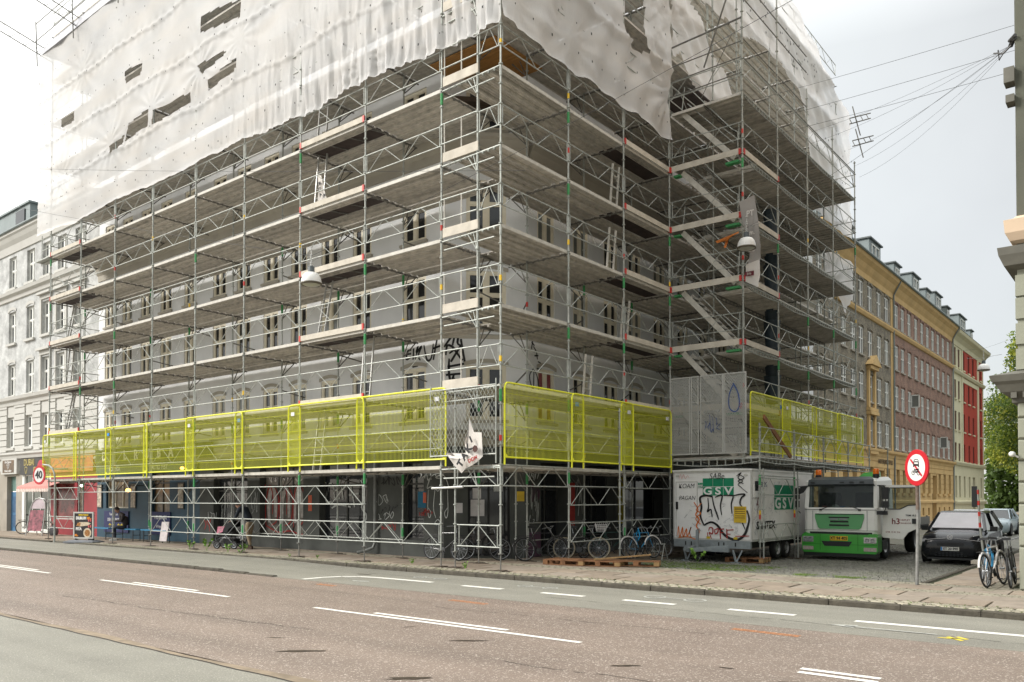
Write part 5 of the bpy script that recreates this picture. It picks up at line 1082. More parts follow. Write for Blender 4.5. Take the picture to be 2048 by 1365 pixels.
# ================================================================ SHEETING
def cloth(name, col, tr=.12, tl=.38):
    m = bpy.data.materials.new(name); m.use_nodes = True; t = m.node_tree; nd = t.nodes; L = t.links; b = nd['Principled BSDF']; b.inputs['Roughness'].default_value = .55; b.inputs['Specular IOR Level'].default_value = .35
    g = nd.new('ShaderNodeNewGeometry'); n = nd.new('ShaderNodeTexNoise'); n.inputs['Scale'].default_value = 1.; n.inputs['Detail'].default_value = 6; mpz = nd.new('ShaderNodeMapping'); mpz.inputs['Scale'].default_value = (.35, .35, 1.3); L.new(g.outputs['Position'], mpz.inputs['Vector']); L.new(mpz.outputs[0], n.inputs['Vector'])
    cr_ = nd.new('ShaderNodeValToRGB'); el = cr_.color_ramp.elements; el[0].position = .32; el[0].color = (col[0]*.88, col[1]*.84, col[2]*.79, 1); el[1].position = .62; el[1].color = (*col, 1); L.new(n.outputs[0], cr_.inputs[0]); L.new(cr_.outputs[0], b.inputs['Base Color'])
    mp = nd.new('ShaderNodeMapping'); mp.inputs['Scale'].default_value = (7, 7, .9); L.new(g.outputs['Position'], mp.inputs['Vector']); n2 = nd.new('ShaderNodeTexNoise'); n2.inputs['Scale'].default_value = 1.6; n2.inputs['Detail'].default_value = 5; n2.inputs['Roughness'].default_value = .65; L.new(mp.outputs[0], n2.inputs['Vector'])
    bp = nd.new('ShaderNodeBump'); bp.inputs['Strength'].default_value = .35; bp.inputs['Distance'].default_value = .05; L.new(n2.outputs[0], bp.inputs['Height']); L.new(bp.outputs[0], b.inputs['Normal'])
    tlb = nd.new('ShaderNodeBsdfTranslucent'); tlb.inputs[0].default_value = (.74,.735,.74,1); tp = nd.new('ShaderNodeBsdfTransparent'); m1 = nd.new('ShaderNodeMixShader'); m1.inputs[0].default_value = tl; m2 = nd.new('ShaderNodeMixShader')
    mr_ = nd.new('ShaderNodeMapRange'); mr_.inputs[1].default_value = .35; mr_.inputs[2].default_value = .7; mr_.inputs[3].default_value = tr*.5; mr_.inputs[4].default_value = tr*1.6; L.new(n.outputs[0], mr_.inputs[0]); L.new(mr_.outputs[0], m2.inputs[0])
    L.new(b.outputs[0], m1.inputs[1]); L.new(tlb.outputs[0], m1.inputs[2]); L.new(m1.outputs[0], m2.inputs[1]); L.new(tp.outputs[0], m2.inputs[2]); L.new(m2.outputs[0], nd['Material Output'].inputs[0]); return m
m_sh = cloth('white_sheeting', (.83,.825,.82), .17, .42); m_cl = cloth('white_banner_cloth', (.70,.66,.62), .0, .2)
def inside(P, poly):
    c = False; x, y = P; n = len(poly)
    for i in range(n):
        x1, y1 = poly[i]; x2, y2 = poly[(i+1) % n]
        if (y1 > y) != (y2 > y) and x < (x2-x1)*(y-y1)/(y2-y1)+x1: c = not c
    return c
def fold(u, z, seed=0, knots=()):
    s = .035*math.sin(1.1*u+.9*z+seed)+.018*math.sin(2.3*u-1.7*z+seed*2)+.008*math.sin(3.9*u+2.9*z+1.3+seed)+.006*math.sin(.6*z*3+u*5.1)
    for ku, kz, amp in knots:     # radiating tension folds
        du, dz = u-ku, z-kz; r = math.hypot(du, dz); s += amp*(.32 if u > 0 else .13)*math.sin(13*math.atan2(dz, du)+seed+.6*math.sin(r*2))*math.exp(-r/1.7)*min(1, r*2.5)
    return s
def sheet_grid(name, P, u0, u1, bot, top, holes, step=.11, seed=0, knots=(), pleat=None, poly=None, seams=(), parent=None, mat=None):
    nu = max(2, int((u1-u0)/step)); vs = []; fs = []; idx = {}; nz = max(2, int((max(top(u0), top((u0+u1)/2), top(u1))-min(bot(u0), bot((u0+u1)/2), bot(u1)))/step))
    for i in range(nu+1):
        u = u0+(u1-u0)*i/nu; b, t = bot(u), top(u)
        for j in range(nz+1):
            z = b+(t-b)*j/nz; d = fold(u, z, seed, knots)
            if pleat: d += pleat(u, z)
            for sz in seams:
                q = z-(sz+.05*math.sin(u*1.3+sz)+.015*math.sin(u*3.7)); d += .035*math.exp(-(q/.06)**2)+.02*math.sin(u*11+sz)*math.exp(-(q/.2)**2)
            d += .06*math.exp(-((z-b)/.07)**2)
            vs.append(P(u+(.02*math.sin(z*3+u) if 0 < i < nu else 0), z+(.025*math.sin(u*2.7+seed)+.012*math.sin(u*9.1) if j == 0 else 0), d))
    for i in range(nu):
        for j in range(nz):
            u = u0+(u1-u0)*(i+.5)/nu; b, t = bot(u), top(u); z = b+(t-b)*(j+.5)/nz
            if any(inside((u, z), h) for h in holes): continue
            if poly and not inside((u, z), poly): continue
            k = i*(nz+1)+j; fs.append((k, k+nz+1, k+nz+2, k+1))
    me = bpy.data.meshes.new(name); me.from_pydata(vs, [], fs); me.materials.append(mat or m_sh); me.polygons.foreach_set('use_smooth', [True]*len(fs)); return link(name, me, parent)
PLm = lambda u, z, d: (u, -.07-d, z); PRm = lambda u, z, d: (.07+d, u, z)
H_ = [[(-13.63,18.85),(-13.62,18.22),(-11.31,17.9+.1),(-11.31,18.62)],[(-19.27,18.72),(-19.06,18.16),(-17.95,18.2),(-17.92,18.62)],[(-24.98,18.70),(-24.87,18.0),(-23.69,18.05),(-23.7,18.62)],[(-18.87,16.55),(-19.3,15.95),(-17.3,16.0),(-17.3,16.65)],[(-20.6,16.1),(-20.5,15.75),(-19.5,15.9),(-19.3,16.2)],[(-16.97,16.5),(-17.05,15.95),(-14.4,16.0),(-14.4,16.42)],[(-13.2,16.45),(-13.2,16.1),(-11.5,16.15),(-11.4,16.6)],[(-13.9,17.15),(-13.6,16.8),(-12.0,17.0),(-12.3,17.15)]]
sl_ = thing('scaffold_sheeting', 'white sheeting with torn rectangular holes over the main street scaffold', 'sheeting')
kL = [(-27,15.5,.10),(-25,15.9,.10),(-20.5,16.2,.12),(-17.1,16.6,.12),(-13.7,17.0,.14),(-11.3,17.2,.10),(-5,14.3,.12),(-23,20,.08),(-8,20,.08)]
def pleatL(u, z):
    a = .0 if u < -14 else min(1, (u+14)/8); return a*(.045*math.sin(17*u+z*1.8)+.03*math.sin(29*u-z))*math.exp(-max(0, z-14)/1.6)+.05*a*math.sin(7*u+1.2*z)*math.exp(-max(0,z-15)/2.)
sheet_grid('cloth', PLm, -27.35, .05, lambda u: 13.66+.07*math.sin(u*.9)+(.25 if -8.0 < u < -6 else 0)*math.sin((u+8)*1.57)*-0.2, lambda u: 22.05, H_, .066, 0, kL, pleatL, None, (15.75, 17.75, 19.85), sl_)
# rows of grommets (small black eyelets)
ey = MB(); q = random.Random(5)
for z in (14.15,15.0,15.85,16.6,17.7,18.7,19.8,20.8):
    x = -27.1
    while x < -.2:
        if not any(inside((x, z), h) for h in H_):
            zz = z+.10*math.sin(x*1.3+z)+q.uniform(-.05,.05); d = fold(x, zz, 0, kL)+.05; s = q.uniform(.014,.026); ey.add([(x-s,-.09-d,zz-s*1.3),(x+s,-.09-d,zz-s*1.3),(x+s,-.09-d,zz+s*1.3),(x-s,-.09-d,zz+s*1.3)], [(0,1,2,3)])
        x += q.uniform(.55, .95)
m_ey = M('black_eyelet', (.02,.02,.02)); part('eyelets', ey, m_ey, sl_, kind='stuff')
sr_ = thing('scaffold_sheeting', 'white sheeting gathered to a knot at the stair tower, right of the building corner', 'sheeting')
kR = [(8.7,15.2,.22),(8.7,17.6,.12),(.3,14.5,.10),(7.3,17,.12),(3,14.6,.08)]
hR = [[(5.95,15.85),(6.6,15.75),(7.25,15.95),(7.15,17),(7.0,18.2),(7.05,24.5),(5.9,24.5)]]
sheet_grid('cloth', PRm, -.05, 8.75, lambda u: 13.70-.05*math.sin(u*.35)+.04*math.sin(u*2), lambda u: 24.3, hR, .10, 2, kR, lambda u, z: .05*math.sin(5*u-2.2*z)*math.exp(-max(0,z-15.5)/2)+.10*math.exp(-((z-(15.9+.12*math.sin(u)))/.13)**2), None, (15.95+.0, 18.0), sr_)
ey = MB()
for z in (14.2,15.0,15.95,16.9,17.9,18.9):
    y = .3
    while y < 8.6:
        if not inside((y, z), hR[0]):
            d = fold(y, z, 2, kR)+.10; s = q.uniform(.016,.03); ey.add([(.09+d,y-s,z-s*1.3),(.09+d,y+s,z-s*1.3),(.09+d,y+s,z+s*1.3),(.09+d,y-s,z+s*1.3)], [(0,1,2,3)])
        y += q.uniform(.5,.9)
part('eyelets', ey, m_ey, sr_, kind='stuff')
s2 = thing('scaffold_sheeting', 'loose strip of white sheeting hanging diagonally behind the stair tower', 'sheeting')
sheet_grid('cloth', PRm, 8.9, 14.9, lambda u: 15.0, lambda u: 19.9, [], .10, 4, [(9,18,.15)], lambda u, z: .05*math.sin(6*(u+z)), [(8.92,19.5),(10.0,19.2),(12.4,17.9),(14.8,16.9),(14.3,15.35),(12.6,15.3),(11.2,16.0),(9.6,17.0),(9.0,16.6)], (), s2)
s3 = thing('scaffold_sheeting', 'white sheeting with a ragged lower edge above the stair tower', 'sheeting')
topR = lambda u: 24.3 if u < 19 else (24.3-(u-19)*.27 if u < 28 else 21.9)
sheet_grid('cloth', PRm, 10.6, 28.7, lambda u: 15.2, topR, [], .12, 6, [(21,18,.15),(15,20,.1),(27,20,.1)], lambda u, z: .04*math.sin(4*u+5*z), [(10.6,25),(10.6,19.5),(11.2,19.6),(13,19.75),(14.7,19.8),(16.2,20.35),(17.8,20.4),(20.1,20.3),(21.3,20.0),(22.0,19.6),(22.1,18.1),(22.3,16.6),(22.6,15.3),(28.7,15.3),(28.7,25)], (22.,), s3)
ey = MB()
for _ in range(70):
    y = q.uniform(12, 28); z = q.uniform(20.6, 21.8) if y < 22.5 else q.uniform(16, 21.6); d = .3; s = q.uniform(.03,.05); ey.add([(.09+d,y-s,z-s),(.09+d,y+s,z-s),(.09+d,y+s,z+s),(.09+d,y-s,z+s)], [(0,1,2,3)])
part('eyelets', ey, m_ey, s3, kind='stuff')
s4 = thing('scaffold_sheeting', 'ragged scrap of white sheeting hanging at the far right end below the top decks', 'sheeting')
sheet_grid('cloth', lambda u, z, d: (.2+d*2, u, z), 23.5, 28.6, lambda u: 11.2+.5*math.sin(u*2), lambda u: 13.9, [], .14, 9, [(25,12.5,.3)], None, [(23.6,13.9),(23.8,12.2),(25,11.4),(26,12.2),(27.5,11.2),(28.5,12.4),(28.5,13.9)], (), s4)
# lattice outriggers and rails on the roof edge
for i, (x, lab) in enumerate(((-27.3,'leftmost lattice outrigger on the roof edge'),(-23.6,'second lattice outrigger on the roof edge'),(-19.6,'third lattice outrigger on the roof edge'),(-15.4,'fourth lattice outrigger at the top of the photo'))):
    t = thing('lattice_beam', lab, 'beam', (x,-.1,22.05), 0, 'lattice outriggers on the roof edge'); mb = MB(); a0, a1 = Vector((-.1,.6,.0)), Vector((.15,-1.9,.42)); up = Vector((0,.05,.42))
    mb.tube([a0,a1], .022, 5); mb.tube([a0+up,a1+up], .022, 5)
    for k in range(4): mb.tube([a0.lerp(a1,k/4),a0.lerp(a1,(k+.5)/4)+up,a0.lerp(a1,(k+1)/4)], .012, 4)
    part('beam', mb, m_gald, t); mb = MB(); mb.tube([(0,-.1,-.5),(-.08,-.15,1.55)], .024, 5); part('post', mb, m_gald, t)
t = thing('guard_rail', 'thin rails running along the roof edge above the sheeting', 'rail'); 
for z in (22.7, 23.5): mb = MB(); mb.tube([(-27.4,-.25,z),(-10,-.25,z+.02)], .018, 5); part('rail', mb, m_gald, t)
t = thing('roof_sheeting', 'grey corrugated edge of the temporary roof over the main street scaffold', 'roof'); mb = MB(); mb.prism([(-.12,22.02),(-.0,22.5),(4,22.9),(4,22.02)], -27.0, .0, 'x'); part('roof_edge', mb, M('lilac_grey_sheet', (.40,.40,.43), rough=.6), t, fix=True)
for i, (y, z, lab) in enumerate(((28.7,21.6,'upper lattice stub sticking out of the right end of the sheeting'),(29.2,20.6,'lower lattice stub sticking out of the right end of the sheeting'))):
    t = thing('lattice_beam', lab, 'beam', (.1,y,z)); mb = MB(); mb.tube([(0,-.25,0),(.95,.15,.15)], .03, 5); mb.tube([(0,-.25,-.3),(.95,.15,-.12)], .03, 5)
    for k in range(4): mb.tube([(.25*k,-.25+.1*k,.04*k),(.25*k+.1,-.2+.1*k,-.25+.04*k)], .018, 4)
    part('beam', mb, m_gald, t); mb = MB(); mb.tube([(.15,-.2,.6),(.45,.1,-.9)], .03, 5); part('post', mb, m_gald, t)
# ================================================================ overhead wires and suspended street lamps
m_wire = M('dark_wire', (.06,.06,.06), rough=.5, var=0)
def wire(a, b, sag, lab, r=.005, grp='overhead span wires'):
    a, b = Vector(a), Vector(b); pts = [a.lerp(b, t/12)-Vector((0,0,sag*4*(t/12)*(1-t/12))) for t in range(13)]; mb = MB(); mb.tube(pts, r, 4); o = part('wire', mb, m_wire, None); tag(o, lab, 'wire', grp)
def lamp(x, y, z, label, s=1., top=1.9):
    t = thing('street_lamp', label, 'street lamp', (x, y, z), 0, 'white dome lamps hung on wires'); m_lw = M('white_lamp_enamel', (.72,.71,.68), rough=.35, var=.03); m_lg = M('grey_lamp_housing', (.10,.115,.12), rough=.4); m_rim = M('bronze_lamp_rim', (.10,.085,.06), rough=.4)
    mb = MB(); mb.lathe([(.10*s,.30*s),(.18*s,.27*s),(.235*s,.20*s),(.268*s,.11*s),(.28*s,.03*s),(.28*s,.0)], 28); part('shade', mb, m_lw, t, smooth=True)
    mb = MB(); mb.lathe([(.28*s,.01*s),(.292*s,-.002*s),(.29*s,-.035*s),(.262*s,-.05*s),(.25*s,-.03*s)], 28); part('rim', mb, m_rim, t, smooth=True); mb = MB(); mb.lathe([(.25*s,-.03*s),(.18*s,-.065*s),(.001,-.075*s)], 24); part('diffuser', mb, M('lamp_diffuser', (.38,.38,.33), rough=.3, var=.02), t, smooth=True)
    mb = MB(); mb.lathe([(.001,.47*s),(.085*s,.46*s),(.09*s,.30*s),(.10*s,.295*s)], 16); part('housing', mb, m_lg, t, smooth=False)
    mb = MB(); mb.tube([(0,0,.45*s),(0,0,.98*s)], .012*s, 5)
    for zz in (.50,.56,.72,.78,.94): mb.lathe([(.001,zz*s-.02),(.04*s,zz*s-.012),(.04*s,zz*s+.012),(.001,zz*s+.02)], 10)
    part('suspension', mb, M('insulator_white', (.5,.5,.48), rough=.4), t); mb = MB()
    for yy in (-1, 1): mb.tube([(-.75*s,-.02,.66*s),(-.35*s,0,.62*s),(.0,0,.60*s),(.35*s,0,.66*s),(.8*s,.02,.70*s)], .010, 4)
    part('cross_arm', mb, M('insulator_white', (.5,.5,.48)), t); return t
lamp(-3.38,-3.16,7.03, 'white dome street lamp hanging in front of the left scaffold', .88); lamp(3.02,8.0,9.36,'white dome street lamp hanging in front of the stair tower', .98); lamp(4.2,41,9.6,'small distant white street lamp hanging before the red building', 1.2)
wire((-3.38,-3.16,7.7),(-45,-6,20.5),.4,'wire from the left street lamp up to the left edge of the photo'); wire((-3.38,-3.16,7.7),(22,-4,12),.5,'wire from the left street lamp out over the corner to the right')
wire((-60,-9,24),(1.0,-.3,9.6),.6,'upper wire crossing the sheeting from the left edge of the photo')
wire((3.02,8.0,9.95),(10.5,3.4,10.9),.15,'wire holding the lamp at the stair tower'); wire((3.02,8.0,9.95),(-2.3,14,10.6),.1,'wire running from the tower lamp back to the facade')
C0 = Vector(cam.location)
def onray(d, t): return C0+Vector(d)*t
for i, (d1, d2) in enumerate((((-.326,1.008,.512),(-.131,1.163,.585)),((-.327,1.009,.483),(-.132,1.163,.554)),((-.327,1.009,.462),(-.132,1.164,.529)))): 
    a, b = onray(d1, 27), onray(d2, 22); wire(a+(a-b)*.9, b+(b-a)*.6, .12, ('top','second','third')[i]+' wire crossing the grey sky at the upper right', .006)
hub = Vector((10.5,3.4,10.9))
for i, (d, lab) in enumerate((((-.335,1.0,.446),'topmost of the wires fanning out from the bracket on the right building'),((-.335,1.0,.432),'second of the wires fanning out from the right building bracket'),((-.30,1.03,.425),'third of the wires fanning out from the right building bracket'),((-.295,1.035,.405),'fourth of the wires fanning out from the right building bracket'),((-.29,1.04,.392),'lowest of the wires fanning out from the right building bracket'))): wire(hub, onray(d, 26), .12+.05*i, lab, .0035)
t = thing('wire_bracket', 'knotted wire anchor on the corner of the right building', 'bracket', tuple(hub)); mb = MB(); mb.tube([(0,-.2,0),(.12,-.35,.02)], .035, 6); mb.tube([(-.3,0,-.06),(-.12,-.05,-.14),(.05,-.1,-.02)], .018, 5); mb.tube([(-.22,0,-.02),(-.2,-.02,-.24),(-.1,-.05,-.1)], .014, 5); mb.tube([(0,0,0),(.1,-.3,0)], .05, 6); part('anchor', mb, m_wire, t)
wire((4.2,41,10.9),(10.5,36,12.2),.2,'wire holding the distant lamp on the right'); wire((4.2,41,10.9),(-2.3,46,12.4),.2,'wire holding the distant lamp on the left')
# ================================================================ banners
def banner(name, label, pts, y, P=None, mat=None, group=None, th=.05):
    t = thing(name, label, 'banner'); c = np.mean(pts, axis=0); mb = MB(); n = len(pts); ring = []
    def Q(x, z): return (x, y+.05*math.sin(x*9+z*4)+.03*math.sin(z*13), z)
    for f in (1, .66, .33): ring.append([Q(c[0]+(p[0]-c[0])*f, c[1]+(p[1]-c[1])*f) for p in pts])
    vs = [p for r in ring for p in r]+[Q(*c)]; fs = []
    for i in range(2):
        for k in range(n): fs.append((i*n+k, i*n+(k+1) % n, (i+1)*n+(k+1) % n, (i+1)*n+k))
    for k in range(n): fs.append((2*n+k, 2*n+(k+1) % n, 3*n))
    mb.add(vs, fs); part('cloth', mb, mat or m_cl, t, smooth=True); return t
bn = banner('cloth_banner', 'torn white cloth banner with black letters slung across the building corner', [(-.85,3.80),(-.72,3.45),(-.40,3.42),(-.40,2.83),(-.55,2.68),(-.78,2.60),(-1.02,2.54),(-1.08,2.42),(-1.3,2.62),(-1.66,2.96),(-1.42,2.82),(-1.2,2.78),(-1.05,2.8),(-.92,2.98),(-.84,3.25)], -.24)
for ch, x, z, an, s in (('T',-1.03,2.66,-55,.26),('A',-.90,2.84,-52,.24),('K',-.76,3.02,-48,.26),('I',-.68,3.25,-30,.22)):
    me = text_mesh(ch, s, .004, .014); me.materials.append(m_gk); o = link('lettering', me, bn, (x,-.34,z)); o.rotation_euler = (0, R(-an if False else an), 0)
me = text_mesh('DOM', .13, .004, .004); me.materials.append(m_gr); o = link('lettering', me, bn, (-.62,-.34,2.76)); o.rotation_euler = (0, R(-20), 0)
mb = MB(); mb.lathe([(.001,0),(.09,0),(.09,.004),(.001,.004)], 7, (-.55,-.335,3.02), 'y'); part('brown_blot', mb, M('brown_ink', (.06,.025,.02)), bn)
b2 = banner('cloth_banner', 'long grey printed banner dangling beside the tower street lamp', [(2.55,11.0),(3.0,11.15),(3.12,10.4),(3.24,9.5),(3.20,9.1),(2.95,9.0),(2.80,8.95),(2.86,9.4),(2.78,9.9),(2.62,10.4)], 8.62, mat=cloth('grey_banner_cloth', (.30,.275,.255), .0, .1))
b3 = banner('cloth_banner', 'white folded lower end of the dangling banner with a dark red print', [(2.78,9.0),(3.18,9.12),(3.20,8.6),(3.14,8.25),(2.72,8.5)], 8.60)
for ch, z, s in (('PT',10.55,.26),('um.',9.95,.2),('cres',9.65,.17),('ens',9.42,.18)): me = text_mesh(ch, s, .004, .004, sx=.85); me.materials.append(m_cl); link('lettering', me, b2, (2.93+.03*(10.5-z),8.50,z))
mb = MB(); mb.box(2.76,3.05,8.48,8.485,8.62,8.76); o = part('print_patch', mb, M('dark_red_print', (.13,.02,.03)), b3); lettering('ble', .12, m_cl, o, (2.9,8.475,8.69))
rg = banner('cloth_rag', 'white printed rag hanging beside a ladder on the fifth deck', [(-7.58,11.81),(-7.43,11.75),(-7.28,11.3),(-7.09,10.95),(-7.35,10.92),(-7.62,10.95),(-7.60,11.4)], .32)
for ch, x, z, an in (('A',-7.45,11.5,60),('Q',-7.42,11.3,50),('A',-7.38,11.12,-30),('P',-7.2,11.05,0)): me = text_mesh(ch, .16, .004, .006); me.materials.append(m_gk); o = link('lettering', me, rg, (x,.24,z)); o.rotation_euler = (0, R(an), 0)
ms_ = banner('orange_strap', 'torn orange strap tied to the tower pole beside the lamp', [(1.75,9.95),(2.5,10.12),(2.5,10.06),(2.2,9.98),(2.05,9.7),(1.98,9.72),(2.05,9.95),(1.78,9.88)], 8.66, mat=M('orange_strap_cloth', (.55,.17,.03), rough=.7)); ms_['category'] = 'strap'
# ================================================================ TRAILER
m_tw = M('white_trailer_panel', (.74,.73,.71), rough=.45, var=.04, sc=2, grime=.25, gsc=1.6, gcol=(.45,.435,.40)); m_gsv = M('green_logo', (.0,.20,.095), rough=.5, var=.03); m_lw2 = M('logo_white', (.70,.70,.68), rough=.5, var=.02)
m_chs = M('trailer_chassis', (.27,.30,.31), rough=.5, metal=.3, var=.15, sc=5, grime=.3, gsc=4); m_tyre = M('tyre_rubber', (.022,.022,.022), rough=.8, var=.2, sc=20); m_rim2 = M('steel_rim', (.28,.29,.30), rough=.4, metal=.4)
def wheel(parent, p, r, w, ax='x', rimr=.6, rm=None, nm='wheel'):
    mb = MB(); h = w/2; mb.lathe([(r*rimr,-h*.8),(r*.93,-h),(r,-h*.7),(r,h*.7),(r*.93,h),(r*rimr,h*.8)], 22, (0,0,0), ax); o = part(nm, mb, m_tyre, parent, p, smooth=True)
    mb = MB(); 
    mb.lathe([(.001,h*.35),(r*.22,h*.45),(r*.25,h*.3),(r*rimr*.8,h*.2),(r*rimr,h*.82)], 20, (0,0,0), ax); mb.lathe([(.001,-h*.35),(r*.22,-h*.45),(r*.25,-h*.3),(r*rimr*.8,-h*.2),(r*rimr,-h*.82)], 20, (0,0,0), ax); part('rim', mb, rm or m_rim2, o)
    mb = MB()
    for k in range(8):
        a = k*math.pi/4; yy, zz = r*rimr*.58*math.cos(a), r*rimr*.58*math.sin(a); mb.lathe([(.001,h*.30),(.022,h*.32),(.022,h*.1)], 6, (0, 0, 0), ax) if False else mb.box(*( (h*.2,h*.34,yy-.018,yy+.018,zz-.018,zz+.018) if ax == 'x' else (yy-.018,yy+.018,-h*.34,-h*.2,zz-.018,zz+.018)))
    part('rim_bolts', mb, m_black, o); return o
TR = thing('site_trailer', 'white site trailer covered in graffiti with green logos, parked under the scaffold tower', 'trailer', (.33, 8.45, -.18)); w = 2.62; zb, zt = .66, 2.84; ln = 5.4
mb = MB(); mb.box(0,w,0,ln,zb,zt); part('body', mb, m_tw, TR)
mb = MB(); P_ = [(-.03,zt-.0),(w+.03,zt),(w+.03,zt+.035),(w*.5,zt+.085),(-.03,zt+.035)]; mb.prism(P_, -.04, ln+.04, 'y'); part('roof', mb, m_tw, TR, fix=True)
mb = MB()
for x in (-.012, w-.03): mb.box(x, x+.042, -.018, .03, zb, zt)
mb.box(-.01,w+.01,-.02,-.001,zb-.02,zb+.05); mb.box(-.01,w+.01,-.025,-.001,zt-.05,zt-.0); mb.box(w+.001,w+.015,.03,ln,zb-.02,zb+.05); mb.box(w+.001,w+.015,.03,ln,zt-.05,zt); part('edge_trim', mb, m_alu, TR)
mb = MB(); mb.box(.10,.82,-.012,-.001,zb+.10,zt-.35); o = part('door', mb, m_tw, TR); mb = MB()
for a in ((.08,.10),(.82,.84)): mb.box(a[0],a[1],-.02,-.001,zb+.08,zt-.33)
mb.box(.10,.82,-.02,-.001,zt-.35,zt-.33); mb.box(.10,.82,-.02,-.001,zb+.08,zb+.10); part('door_frame', mb, m_alu, o); mb = MB(); mb.box(.09,.16,-.05,-.013,1.62,1.86); part('handle', mb, m_black, o)
def gsv(parent, face_tf, x, z, s, sx=1.):
    mb = MB(face_tf); W_ = s*.335*sx
    for k in range(3):
        a = x+k*(W_+.012); mb.box(a,a+W_,-.010,-.002,z,z+s*.40); mb.box(a,a+W_,-.010,-.002,z+s*.40+.02,z+s*.82)
    part('logo', mb, m_gsv, parent); rot = face_tf.to_euler().z
    for k, chh in enumerate('GSV'): me = text_mesh(chh, s*.50, .003, s*.014, sx=sx*.86); me.materials.append(m_lw2); p = face_tf @ Vector((x+W_/2+k*(W_+.012), -.016, z+s*.20)); o = link('lettering', me, parent, p, rot)
I4 = Matrix.Identity(4); gsv(TR, I4, 1.02, 2.06, .66, 1.52); gsv(TR, I4, .86, 2.30, .20, .62)
SD = Matrix.Translation((w, 0, 0)) @ Matrix.Rotation(R(90), 4, 'Z'); gsv(TR, SD, 1.85, 1.60, .98, 1.7)
mb = MB(SD); mb.box(.14,.52,-.03,-.002,2.0,2.58); o = part('window', mb, m_tw, TR); mb = MB(SD); mb.box(.20,.46,-.035,-.031,2.2,2.5); part('pane', mb, m_gl, o)
def strk(name, mat, pl, parent, tf, d=-.02, **k):
    mb = MB(tf @ Matrix.Translation((0, d, 0)))
    for pts, wd in pl: ribbon(mb, pts, wd)
    return part(name, mb, mat, parent)
# big black throw-up with pale fill and orange / red tags, positions in metres on the trailer front
strk('graffiti', m_gk, [([(1.36,2.02),(1.12,2.06),(.93,1.98),(.98,1.70),(.94,1.42),(1.06,1.12)],.075),([(1.06,1.12),(1.30,1.22),(1.52,1.12),(1.72,.86),(1.95,.72),(2.2,.70),(2.4,.86),(2.5,1.1),(2.55,1.35),(2.48,1.6)],.085),([(1.2,1.98),(1.22,1.7),(1.18,1.55),(1.3,1.62),(1.34,1.38)],.05),([(1.34,2.06),(1.4,1.75),(1.52,1.42),(1.56,1.3)],.05),([(1.44,2.0),(1.6,2.06),(1.68,2.03),(1.62,1.75),(1.66,1.45)],.05),([(1.72,2.06),(1.95,2.06),(2.04,2.02),(1.98,1.8),(2.0,1.5)],.05),([(2.04,2.05),(2.3,2.1),(2.42,2.08),(2.3,1.98),(2.26,1.8),(2.36,1.68)],.055),([(2.1,1.36),(2.25,1.34),(2.34,1.2),(2.42,1.02)],.045)], TR, I4, -.023)
strk('graffiti', m_gk, [([(2.15,2.66),(2.3,2.76),(2.2,2.6),(2.35,2.5),(2.2,2.4),(2.32,2.3)],.03),([(2.2,2.72),(2.4,2.6),(2.2,2.5),(2.38,2.42)],.03),([(2.3,2.3),(2.5,2.14)],.02)], TR, I4, -.024)
for tx, x, z, s in (('KOAM',.46,2.36,.21),('SABe.',1.52,2.66,.26),('PAGAN',.48,1.98,.19)): me = text_mesh(tx, s, .002, -.002, sx=.9, shear=.2); me.materials.append(m_gk); link('lettering', me, TR, (x,-.028,z))
strk('graffiti', m_go, [([(.72,1.85),(.86,1.62),(.78,1.45),(.9,1.3),(.8,1.1),(.9,.95),(.86,.8)],.045),([(.98,1.82),(.8,1.6),(.95,1.5),(.78,1.32),(.95,1.15)],.035),([(.14,.78),(.18,1.08),(.22,.7),(.32,1.05),(.34,.72),(.46,1.0),(.48,.75),(.62,1.05),(.56,.9),(.62,.72)],.035),([(.16,.70),(.5,.74),(.78,.66)],.03)], TR, I4, -.026)
strk('graffiti', m_gr, [([(1.22,.95),(1.26,1.05),(1.36,1.02),(1.34,.85),(1.24,.9),(1.32,.70)],.04),([(1.42,1.0),(1.44,.86),(1.52,.9),(1.54,1.02),(1.42,.98)],.04),([(1.6,1.02),(1.62,.7)],.04),([(1.58,1.0),(1.74,1.02)],.04),([(1.62,.9),(1.72,.9)],.035),([(1.82,1.02),(1.84,.72)],.04),([(1.82,.98),(2.05,1.0)],.035),([(1.84,.86),(1.95,.86)],.03),([(2.1,.8),(2.55,.82)],.03),([(1.2,.62+.1),(1.18,.9)],.03)], TR, I4, -.025)
strk('graffiti', M('faded_pink_paint', (.60,.30,.28), rough=.6), [([(.2,2.6),(.25,2.75),(.3,2.6),(.36,2.74),(.42,2.6),(.5,2.7),(.55,2.62)],.015),([(1.4,2.9-.08),(1.7,2.8),(1.9,2.83)],.01)], TR, I4, -.024)
mb = MB(); r_ = random.Random(8)
for _ in range(40): x, z = r_.uniform(.2, 2.4), r_.uniform(.8, 1.8); ribbon(mb, [(x+r_.uniform(-.1,.1), z+r_.uniform(-.08,.08)) for _ in range(4)], .006, -.022)
part('graffiti', mb, M('faint_grey_scribble', (.30,.31,.33), rough=.6), TR)
mb = MB(SD)
for _ in range(60): x, z = r_.uniform(.05, 3.2), r_.uniform(.8, 2.5); ribbon(mb, [(x+r_.uniform(-.12,.12), z+r_.uniform(-.1,.1)) for _ in range(4)], .010, -.004)
part('graffiti', mb, M('faint_grey_scribble', (.30,.31,.33), rough=.6), TR)
strk('graffiti', M('maroon_paint', (.12,.01,.03), rough=.6), [([(.32,1.95),(.42,2.1),(.5,1.85),(.4,1.75),(.55,2.0),(.62,1.8),(.45,1.6),(.5,1.5)],.03),([(.35,1.8),(.6,1.75)],.02)], TR, SD, -.006)
